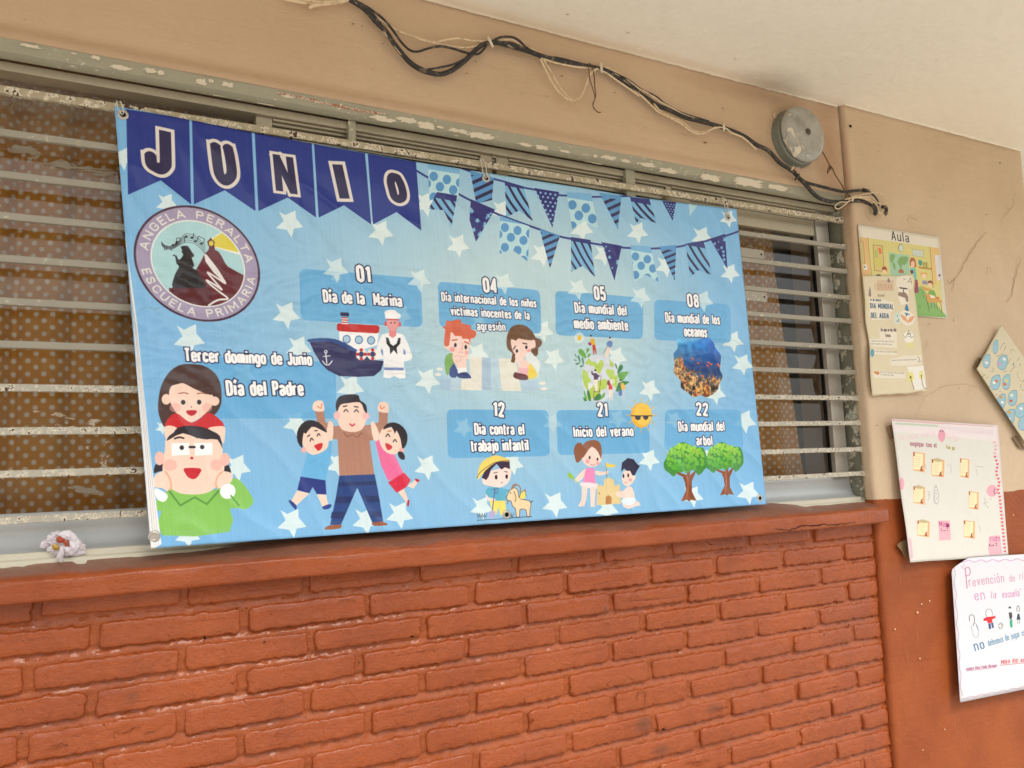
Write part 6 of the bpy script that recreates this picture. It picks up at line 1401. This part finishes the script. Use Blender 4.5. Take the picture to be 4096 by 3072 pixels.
A.poly((226, 190, 120), '1765,600 1960,625 1990,770 1870,780 1925,1340 1860,1500 1800,1100'); A.poly((220, 216, 216), '1875,780 1995,770 2050,1300 1925,1345'); A.line((140, 96, 50), '1765,598 1840,1500', 9)
A.poly((72, 150, 132), '1515,890 1560,885 1595,920 1590,1000 1550,1010 1515,960', 2); A.poly((176, 130, 50), '1495,1025 1800,1070 1800,1100 1540,1070')
for i, c_ in enumerate(((150, 146, 70), (170, 160, 60), (140, 140, 74), (190, 170, 80))): A.poly(c_, [(1605+i*32, 925+i*4), (1630+i*32, 925+i*4), (1640+i*32, 1050+i*4), (1618+i*32, 1050+i*4)])
A.poly((232, 192, 158), '1340,900 1440,900 1450,1010 1390,1040 1340,1000', 2); A.poly((182, 98, 58), '1330,1020 1320,900 1350,835 1410,840 1450,900 1465,1030 1420,1045 1435,960 1400,900 1350,940 1350,1000', 2); A.poly((110, 190, 180), '1330,1060 1440,1060 1475,1240 1470,1320 1430,1320 1400,1200 1340,1180', 1)
A.poly((104, 52, 68), '1325,1115 1390,1105 1405,1170 1350,1195'); A.poly((146, 70, 90), '1440,1320 1495,1320 1520,1600 1440,1622 1422,1580', 1); A.ell((240, 204, 170), 762, 1130, 50, 66); A.poly((160, 72, 50), '705,1110 720,1040 790,1030 822,1110 815,1150 790,1100 730,1105', 2); A.poly((176, 104, 60), '1075,1165 1100,1090 1160,1090 1195,1170', 2)
A.poly((60, 40, 40), '570,1235 600,1205 660,1205 690,1240', 2)
A.ell((240, 204, 170), 1640, 1240, 48, 60); A.poly((222, 160, 80), '1555,1240 1555,1165 1700,1165 1715,1250 1680,1190 1600,1190', 1); A.poly((150, 140, 170), '1590,1340 1700,1340 1720,1430 1610,1420'); A.poly((240, 204, 170), '1720,1400 1830,1410 1800,1480 1740,1470', 1); A.poly((140, 70, 70), '1715,1400 1730,1345 1800,1335 1840,1400 1835,1440 1790,1390', 1)
A.poly((122, 172, 84), '1720,1620 1760,1540 1850,1550 1900,1640 1890,1700 1740,1700', 1); A.poly((208, 156, 84), '1555,1440 1720,1510 1790,1520 1780,1570 1640,1560'); A.line((90, 70, 50), '1600,1560 1640,1720', 8)
A.fr(3072, 768, 2.16); A.poly((208, 160, 86), '1355,885 1400,880 1508,940 1508,955 1380,955'); A.poly((240, 236, 220), '1395,890 1430,895 1445,915 1410,915'); A.poly((208, 120, 70), '1448,905 1475,905 1482,925 1455,925')
for t in ('1378,955 1395,1035', '1455,955 1465,1010', '1492,955 1502,1045', '1365,900 1380,970'): A.line((80, 60, 50), t, 4)
A.line((96, 120, 110), '1415,958 1410,1000', 6); A.line((96, 120, 110), '1440,958 1442,1000', 6); A.poly((80, 150, 80), '1300,975 1325,995 1310,1000'); A.line((240, 238, 230), '1295,1075 1548,1090', 10); A.line((236, 232, 220), '1478,400 1546,1088', 9)
A.fr(*FA); A.text('Aula', (930, 440), (1300, 492), 196, (40, 38, 48), .11); A.poly((222, 214, 204), '1945,1170 2015,1175 2025,1290 1945,1285'); A.ell((60, 52, 60), 1978, 1225, 22, 26); A.poly((226, 222, 212), '290,980 370,985 385,1095 310,1110'); A.ell((50, 44, 50), 325, 1038, 15, 18)
ma = paper_mat('classroom_poster_print', A, .45, .35)
tag(A.build('poster', ma.m, 20, 20, th=.0022), 'printed classroom poster headed Aula, highest paper on the pillar', 'poster')
# --- long water-day strip
FS = (3400, 1180, 3.95); FU = (3072, 768, 2.16)
def sd(u, v):
    return 1.9655-.004*math.sin(v*9+u*2)-.010*max(0, (.2-v)/.2)*max(0, (u-.7)/.3)-.006*math.exp(-((u-.02)/.1)**2)*abs(math.sin(v*7))
T_ = Sheet((3072+822/2.16, 768+722/2.16), (3072+1252/2.16, 768+722/2.16), (3072+1372/2.16, 1536+66/2.16), (3072+902/2.16, 1536+100/2.16), 420, 900, sd, None, (222, 210, 180))
T_.fr(*FU); T_.poly((214, 190, 160), '940,760 1085,760 1085,855 940,855'); WP = (232, 224, 206)
T_.text('ESPERAN', (925, 840), (1075, 845), 46, (192, 150, 126), .08, jit=.03); T_.text('Aiyol', (950, 905), (1005, 903), 22, (60, 50, 44), .12)
T_.poly((150, 130, 140), '1030,770 1042,740 1056,775 1044,782', 2); T_.poly((150, 130, 140), '868,890 880,815 892,890 880,905', 2)
T_.poly(WP, '1115,705 1270,730 1245,840 1105,820'); T_.text('-A', (1165, 770), (1240, 795), 55, (120, 110, 100), .07)
T_.poly(WP, '878,920 980,925 1085,955 1095,1010 1060,1040 1050,1100 900,1105 880,1060'); T_.text('21 DE MARzO', (885, 940), (975, 944), 16, (46, 74, 96), .2); T_.text('DIA MUNDIAL', (886, 1002), (1083, 1012), 42, (50, 92, 120), .15); T_.text('DEL AGUA', (893, 1087), (1043, 1092), 44, (50, 92, 120), .15)
T_.poly((236, 228, 214), '1125,820 1210,820 1215,960 1150,975 1130,920'); T_.poly((152, 130, 118), '1125,865 1190,870 1210,900 1212,950 1195,950 1185,915 1125,895'); T_.line((90, 70, 70), '1140,828 1200,836', 12); T_.line((130, 110, 104), '1170,835 1172,870', 10)
T_.poly((70, 132, 168), '1198,965 1182,1010 1190,1040 1212,1045 1215,1010', 2); T_.poly((236, 226, 210), '1140,1050 1180,1020 1260,1060 1265,1120 1210,1158 1150,1120', 2)
for k in range(4): T_.ell((226, 170, 124), 1162+k*9, 1082+k*5, 8, 30, -.5); T_.ell((226, 170, 124), 1248-k*9, 1095+k*3, 8, 30, .5)
T_.poly((70, 132, 168), '1178,1040 1200,1045 1232,1062 1205,1060 1195,1080 1188,1055', 1)
T_.ell((206, 222, 214), 1118, 1090, 26, 54, .1); T_.line((50, 50, 50), '1112,1115 1122,1118 1130,1100', 5, 3); T_.ell((50, 50, 50), 1118, 1070, 4, 6)
T_.poly(WP, '960,1170 1110,1185 1115,1350 880,1330 870,1270 970,1270'); T_.text('Sin agua no hay vida', (975, 1203), (1108, 1206), 30, (90, 66, 60), .1); T_.text('Cuidala', (1015, 1250), (1058, 1253), 26, (90, 66, 60), .1)
T_.text('El planeta tierra tiene agua en forma', (885, 1292), (1086, 1298), 13, (150, 146, 140), .12); T_.text('salada en oceanos y en los rios de agua', (885, 1316), (1070, 1322), 13, (150, 146, 140), .12)
T_.poly(WP, '890,1360 1050,1370 1120,1395 1110,1410 900,1400'); T_.text('el 70 del planeta esta cubierto por agua', (920, 1382), (1112, 1388), 13, (150, 146, 140), .12); T_.ell((96, 160, 196), 902, 1390, 16, 34); T_.ell((120, 180, 120), 902, 1385, 6, 14)
T_.poly((238, 234, 222), '1165,1235 1215,1195 1265,1240 1250,1300 1190,1300', 1); T_.poly((224, 216, 150), '1190,1302 1255,1302 1262,1350 1205,1345', 1); T_.line((60, 60, 60), '1165,1235 1190,1262 1215,1195 1240,1262 1265,1240', 3); T_.ell((40, 40, 40), 1212, 1225, 4, 8); T_.ell((40, 40, 40), 1228, 1225, 4, 8); T_.line((40, 40, 40), '1212,1245 1220,1250 1228,1244', 3, 2)
T_.poly(WP, '1055,1440 1180,1415 1330,1410 1330,1485 1190,1500 1060,1498'); T_.text('todos los seres vivos necesitamos agua para', (1068, 1460), (1280, 1452), 12, (140, 136, 130), .12); T_.line((70, 70, 70), '1290,1420 1310,1440 1300,1470 1325,1460', 3, 2)
T_.poly(WP, '905,1545 1180,1560 1190,1610 920,1605'); T_.text('Solo el 2.5 de agua dulce es potable', (970, 1562), (1175, 1572), 13, (140, 136, 130), .12); T_.text('En el mundo hay agua', (965, 1582), (1085, 1588), 13, (140, 136, 130), .12); T_.poly((212, 140, 90), '910,1552 960,1552 955,1580 930,1572', 2)
T_.poly((238, 234, 224), '1200,1510 1350,1500 1362,1660 1390,1700 1270,1710', 1); T_.ell((226, 220, 110), 1235, 1600, 26, 46, 0, .7); T_.ell((226, 220, 110), 1325, 1580, 20, 40, 0, .6); T_.ell((90, 70, 50), 1233, 1600, 7, 11); T_.ell((90, 70, 50), 1325, 1587, 5, 7); T_.line((110, 84, 60), '1234,1610 1262,1705', 5); T_.line((110, 84, 60), '1326,1595 1340,1680 1370,1700', 5, 3)

mt_ = paper_mat('water_day_paper_print', T_)
def wavy(a, sc, seed):
    def f_(u, v):
        e = a*noise.noise(Vector((v*sc, seed, 0))); e2 = a*noise.noise(Vector((v*sc, seed+5, 0))); e3 = a*.6*noise.noise(Vector((u*sc, seed+9, 0)))
        return u+(e*(1-u)+e2*u), v+e3*(1-abs(2*v-1))*0+e3*.5
    return f_
tag(T_.build('poster', mt_.m, 24, 60, wavy(.05, 4, 2), th=.0007), 'long curling handmade water day strip pasted over the classroom poster', 'poster')
# --- rhombus with water drops
FR = (3796, 1280, 3.19)
def rd(u, v): return 1.9585-.008*math.sin(u*4)*(v)-.006*math.sin(v*6+1)
Rh = Sheet((3796+672/3.19, 1280+62/3.19), (3796+1330/3.19, 1280+1010/3.19), (3796+1020/3.19, 1280+1640/3.19), (3796+352/3.19, 1280+622/3.19), 520, 620, rd, None, (214, 204, 176))
Rh.fr(*FR)
def drop(x, y, w, h, c_=(156, 194, 206)): Rh.poly((110, 150, 172), [(x-w*.55, y+h*.1), (x-w*.3, y-h*.4), (x+w*.5, y-h*.55), (x+w*.52, y+h*.2), (x+w*.1, y+h*.52), (x-w*.4, y+h*.4)], 2); Rh.poly(c_, [(x-w*.5, y+h*.1), (x-w*.26, y-h*.37), (x+w*.46, y-h*.5), (x+w*.47, y+h*.2), (x+w*.1, y+h*.47), (x-w*.37, y+h*.37)], 2)
for x, y, w, h in ((592, 345, 66, 170), (478, 530, 88, 170), (680, 545, 120, 180), (590, 800, 118, 185), (728, 795, 95, 185), (665, 1040, 105, 180), (808, 1000, 110, 190), (772, 1240, 120, 190), (908, 1160, 120, 180), (940, 1320, 110, 180)): drop(x, y, w, h)
for x, y, c_ in ((480, 545, (236, 224, 216)), (640, 560, (220, 150, 180)), (705, 500, (238, 236, 230)), (605, 780, (222, 128, 84)), (575, 800, (236, 236, 224)), (712, 820, (214, 110, 70)), (735, 775, (230, 210, 90)), (660, 985, (220, 150, 80)), (680, 1050, (234, 234, 226)), (790, 1030, (214, 90, 60)), (800, 960, (234, 236, 210)), (770, 1180, (226, 160, 70)), (770, 1260, (236, 234, 228)), (920, 1130, (236, 236, 232))): Rh.ell(c_, x, y, 22, 17, .6)
Rh.poly((84, 120, 150), '812,580 822,535 832,575', 1)
for t in ('650,375 690,300 712,300', '700,390 725,335', '800,440 785,400 805,375 840,400', '750,560 785,490', '870,520 900,480', '430,740 415,730 460,700 430,690', '520,640 550,660 570,620 545,610', '780,665 830,600 850,590', '480,745 500,725', '525,860 490,830', '700,660 735,650', '640,910 662,915', '600,960 618,940', '900,570 915,560 905,590', '870,660 880,720 930,790 960,760', '920,820 910,870 957,900 957,810', '690,430 600,470', '560,400 585,440'): Rh.line((110, 104, 92), t, 4, 2, .8)
mr_ = paper_mat('water_drops_paper_print', Rh)
tag(Rh.build('poster', mr_.m, 26, 26, wavy(.035, 4, 7), th=.0007), 'diamond-hung cream paper with blue water drops at the right edge', 'poster')
# --- fire safety poster
FN = (3540, 1660, 2.765)
def nd(u, v): return 1.956-.014*math.exp(-(u/.12)**2)*(.3+.7*(1-v))-.004*math.sin(u*5)
N_ = Sheet((3540+72/2.765, 1660+42/2.765), (3540+1248/2.765, 1660+112/2.765), (3540+1366/2.765, 1660+1555/2.765), (3540+280/2.765, 1660+1632/2.765), 760, 900, nd, None, (220, 218, 210))
N_.fr(*FN); rr = random.Random(2)
N_.poly((238, 222, 226), '72,42 1248,112 1260,300 600,230 90,180', 0, .6); N_.line((236, 206, 216), '1235,120 1345,1540 1350,1555', 26, 0, .5); N_.line((232, 204, 214), '290,1590 560,1560 1100,1540 1340,1530', 6, 3, .8)
z1 = [(85+i*8, 52+i*.5+(14 if i % 2 else 0)*(1 if i < 70 else .4)+i*.03) for i in range(140)]; N_.line((206, 90, 80), z1, 4, 0, .75)
N_.line((90, 160, 90), [(110+i*9, 80+i*.55+(26 if i % 2 else 0)) for i in range(54)], 4, 0, .7); N_.line((190, 150, 180), [(600+i*11, 120+i*.7+(34+i*.7 if i % 2 else 0)) for i in range(56)], 3, 0, .45); N_.line((214, 150, 190), [(640+i*14, 180+(i % 2)*30) for i in range(40)], 3, 0, .3)
N_.text('no jugar con el', (165, 272), (560, 240), 62, (232, 188, 200), .08, jit=.05, seed=1); N_.text('fuego', (690, 262), (815, 280), 60, (232, 188, 200), .08, jit=.04, seed=3)
N_.poly((226, 160, 176), '600,175 630,160 660,190 668,240 640,298 600,280 585,230', 3); N_.ell((40, 30, 40), 612, 178, 5, 8); N_.ell((40, 30, 40), 640, 180, 5, 8)
N_.text('nogugar con el', (282, 338), (568, 362), 52, (150, 50, 84), .13, jit=.05, seed=4); N_.text('fue go', (680, 372), (770, 385), 40, (150, 140, 30), .15, jit=.04, seed=6)
def card(x0, y0, w, h, rag=False):
    N_.poly((226, 176, 122), [(x0, y0), (x0+w, y0+h*.06), (x0+w*.97, y0+h), (x0+w*.6, y0+h*.96), (x0+w*.02, y0+h*.9)], 0)
    N_.poly((240, 226, 184), [(x0+w*.06, y0+h*.05), (x0+w*.84, y0+h*.10), (x0+w*.82, y0+h*.88), (x0+w*.05, y0+h*.85)], 0)
    for k in range(6): N_.line((176, 166, 132), [(x0+w*.16, y0+h*(.2+.1*k)), (x0+w*(.66-.03*k), y0+h*(.22+.1*k))], 3.5, 0, .7)
    N_.poly((166, 84, 64), [(x0+w*.58, y0+h*.92), (x0+w*.66, y0+h*.72), (x0+w*.82, y0+h*.66), (x0+w*.76, y0+h*.8), (x0+w*.84, y0+h*.94)], 1); N_.poly((166, 84, 64), [(x0+w*.03, y0+h*.02), (x0+w*.16, y0), (x0+w*.15, y0+h*.2), (x0+w*.05, y0+h*.22)], 1)
    if rag: N_.poly((190, 176, 132), [(x0+w*.1, y0+h*.02), (x0+w*.4, y0-h*.06), (x0+w*.8, y0+h*.02), (x0+w*.9, y0+h*.14), (x0+w*.5, y0+h*.16), (x0+w*.2, y0+h*.12)], 1)
for q in ((308, 408, 135, 228), (512, 486, 145, 205, True), (828, 478, 105, 225), (312, 785, 132, 208, True), (925, 843, 112, 208), (355, 1165, 140, 188, True), (868, 1165, 128, 205)): card(*q)
N_.poly((228, 176, 188), '588,1168 718,1168 730,1382 600,1388'); N_.text('Mido', (600, 1232), (710, 1240), 55, (170, 60, 120), .12); N_.ell((150, 40, 100), 692, 1222, 17, 24)
for x, y in ((622, 1258), (622, 1278), (648, 1277), (662, 1277), (688, 1255), (690, 1277)): N_.ell((60, 30, 40), x, y, 5, 5)
N_.ell((228, 170, 184), 1185, 838, 62, 66); 
for x, y in ((1212, 822), (1214, 868), (1205, 845)): N_.ell((40, 30, 40), x, y, 7, 7)
N_.ell((228, 170, 184), 185, 760, 28, 70); N_.poly((228, 176, 188), '1155,1340 1270,1330 1298,1535 1160,1550 1138,1480'); N_.text('ridn', (1165, 1398), (1272, 1392), 58, (176, 70, 140), .12, jit=.04)
for x, y in ((1157, 1430), (1160, 1446), (1182, 1446), (1197, 1440), (1230, 1420), (1232, 1440)): N_.ell((60, 30, 40), x, y, 7, 6)
N_.poly((232, 186, 196), '262,1365 290,1360 315,1582 285,1590')
for k in range(31):
    t = k/30; x = 1208+118*t+10*math.sin(k*1.3)*(t < .5); y = 300+1205*t; N_.poly((214, 76, 92) if k > 3 else (226, 160, 172), [(x-14, y-12), (x, y-4), (x+14, y-14), (x+15, y+2), (x+2, y+17), (x-13, y+4)], 2, .9)
for t in ('548,838 592,842 590,970 540,965 548,838', '542,838 565,775 582,838', '545,800 575,800', '552,855 552,880', '570,855 572,880', '550,890 548,930', '580,900 560,950', '540,940 575,990', '470,850 490,850 485,940', '472,880 495,885', '445,540 455,600', '720,550 735,640', '700,560 690,545', '1000,565 1090,575', '1010,600 1020,670', '1100,910 1110,990 1145,1030', '1090,980 1135,960', '1035,1210 1060,1290', '1160,920 1180,940'): N_.line((96, 90, 110), t, 3.5, 2, .65)
mn = paper_mat('fire_safety_paper_print', N_, .55, .3)
tag(N_.build('poster', mn.m, 40, 40, wavy(.008, 3, 4), th=.0006), 'big white fire safety poster with a strip of red hearts', 'poster')
# --- violence prevention poster
FV = (3780, 2180, 2.592)
def vd(u, v): return 1.952-.010*math.sin(math.pi*min(1, u*1.2))*(1-v)-.010*math.exp(-(u/.1)**2)*(1-v)
V_ = Sheet((3780+60/2.592, 2180+145/2.592), (3780+1650/2.592, 2180+40/2.592), (3780+1790/2.592, 2180+1300/2.592), (3780+158/2.592, 2180+1632/2.592), 760, 700, vd, None, (216, 217, 224))
V_.fr(*FV); PU = (190, 130, 178)
V_.line((196, 150, 190), [(150+i*14, 172+10*math.sin(i*.7)-i*.45) for i in range(90)], 8, 2); V_.line((170, 130, 150), [(95+(75 if 0 else 0)+i*1.55+8*math.sin(i*.8), 240+i*27) for i in range(50)], 5, 2, .8); V_.line((190, 140, 170), [(180+i*14, 1592-i*2.6+8*math.sin(i*.8)) for i in range(110)], 6, 2, .8)
V_.line((190, 110, 150), '210,250 230,450', 8); V_.line((190, 110, 150), '205,250 240,230 262,270 250,310 215,320', 8, 3); V_.line(PU, '168,215 190,245', 5); V_.line(PU, '188,200 205,228', 5)
V_.text('revención', (255, 432), (612, 385), 92, (196, 120, 160), .07, jit=.03, seed=2); V_.text('de', (675, 382), (725, 375), 72, (196, 120, 160), .07, jit=.02); V_.text('riesgos', (775, 358), (1000, 340), 68, (196, 120, 160), .07, jit=.02); V_.text('en', (318, 578), (412, 560), 100, (196, 120, 170), .075, jit=.02); V_.text('la', (480, 552), (524, 552), 74, (196, 120, 170), .08); V_.text('escuela"', (600, 552), (790, 528), 74, (196, 120, 170), .08, jit=.03)
V_.line((60, 60, 64), '255,790 252,745 270,722 300,740 305,790 290,840', 5, 3); V_.line((120, 124, 134), '270,840 300,950 345,945 335,840 300,800', 5, 2, .7); V_.line((90, 110, 150), '325,830 345,880', 9, 0, .6)
V_.ell((244, 244, 246), 458, 705, 30, 38); V_.line((100, 100, 104), '430,740 425,690 455,665 485,685 488,730', 6, 3); V_.poly((206, 40, 48), '398,765 440,745 500,740 520,730 524,755 490,770 490,805 445,812 435,785 400,788'); V_.poly((52, 70, 120), '448,815 472,812 480,868 456,872'); V_.poly((52, 70, 120), '478,812 496,800 508,858 490,862')
V_.ell((230, 230, 232), 578, 838, 20, 34); V_.line((60, 60, 60), '562,825 590,815 585,850 565,855', 4); V_.line((80, 80, 84), '578,804 598,825 598,850 578,872 558,850 560,820 578,804', 4, 2)
V_.poly((50, 80, 92), '658,642 680,636 688,655 660,660'); V_.poly((60, 60, 66), '660,700 692,698 698,740 688,770 670,770 664,730'); V_.poly((60, 160, 128), '672,775 698,770 702,850 680,860 670,820'); V_.line((60, 60, 60), '748,690 745,650 757,628 770,650 768,690', 5, 3); V_.poly((50, 66, 84), '752,715 770,712 782,775 742,775'); V_.line((90, 90, 94), '755,780 755,815', 4); V_.line((90, 90, 94), '770,780 772,815', 4)
V_.text('no', (318, 1100), (410, 1070), 100, (40, 106, 148), .10, jit=.02); V_.text('debemos de jugar con los g', (455, 1048), (960, 895), 66, (40, 106, 148), .07, jit=.03, seed=7)
V_.text('nombre Rosa Paulo Obregon', (222, 1300), (535, 1262), 30, (150, 60, 100), .12, jit=.05); V_.line((150, 70, 110), '218,1308 520,1270', 4); V_.text('MIRA RIO adrian', (585, 1235), (900, 1200), 40, (196, 50, 60), .14, jit=.04, seed=8); V_.line((200, 60, 60), '575,1248 900,1212', 5)
mv = paper_mat('prevention_paper_print', V_, .5, .3)
def vcut(u, v):
    if u < .1 and v > .92: k = min((v-.92)/.08, (.1-u)/.1); u, v = u+.03*k, v-.05*k
    return u, v
tag(V_.build('poster', mv.m, 40, 30, vcut, th=.0004), 'white risk prevention poster with small drawn children, cut off by the frame edge', 'poster')
# tape loops behind the papers
def flap(pts, y, label):
    V = [P(x, y_, y+(i % 2)*.004) for i, (x, y_) in enumerate(pts)]; k = len(V); b = MB()
    b.add(V+[q+Vector((0, .003, 0)) for q in V], [list(range(k))]+[[i, (i+1) % k, (i+1) % k+k, i+k] for i in range(k)])
    return tag(b.build('tape_loop', M_card.m), label, 'tape', 'brown tape loops behind the papers')
flap(fr(3540, 1660, 2.765, [(135, 1440), (180, 1400), (250, 1380), (262, 1470), (268, 1580), (220, 1570), (190, 1510)]), 1.9635, 'brown tape loop at the lower left corner of the fire safety poster')
flap(fr(3540, 1660, 2.765, [(35, 120), (75, 108), (110, 260), (68, 262)]), 1.9660, 'brown tape piece at the upper left corner of the fire safety poster')
flap(fr(3796, 1280, 3.19, [(325, 590), (378, 480), (440, 495), (380, 610), (350, 640)]), 1.968, 'brown tape piece behind the left tip of the diamond paper')
flap(fr(3796, 1280, 3.19, [(815, 1500), (870, 1480), (957, 1620), (957, 1659), (900, 1630)]), 1.968, 'dark tape piece behind the lower edge of the diamond paper')
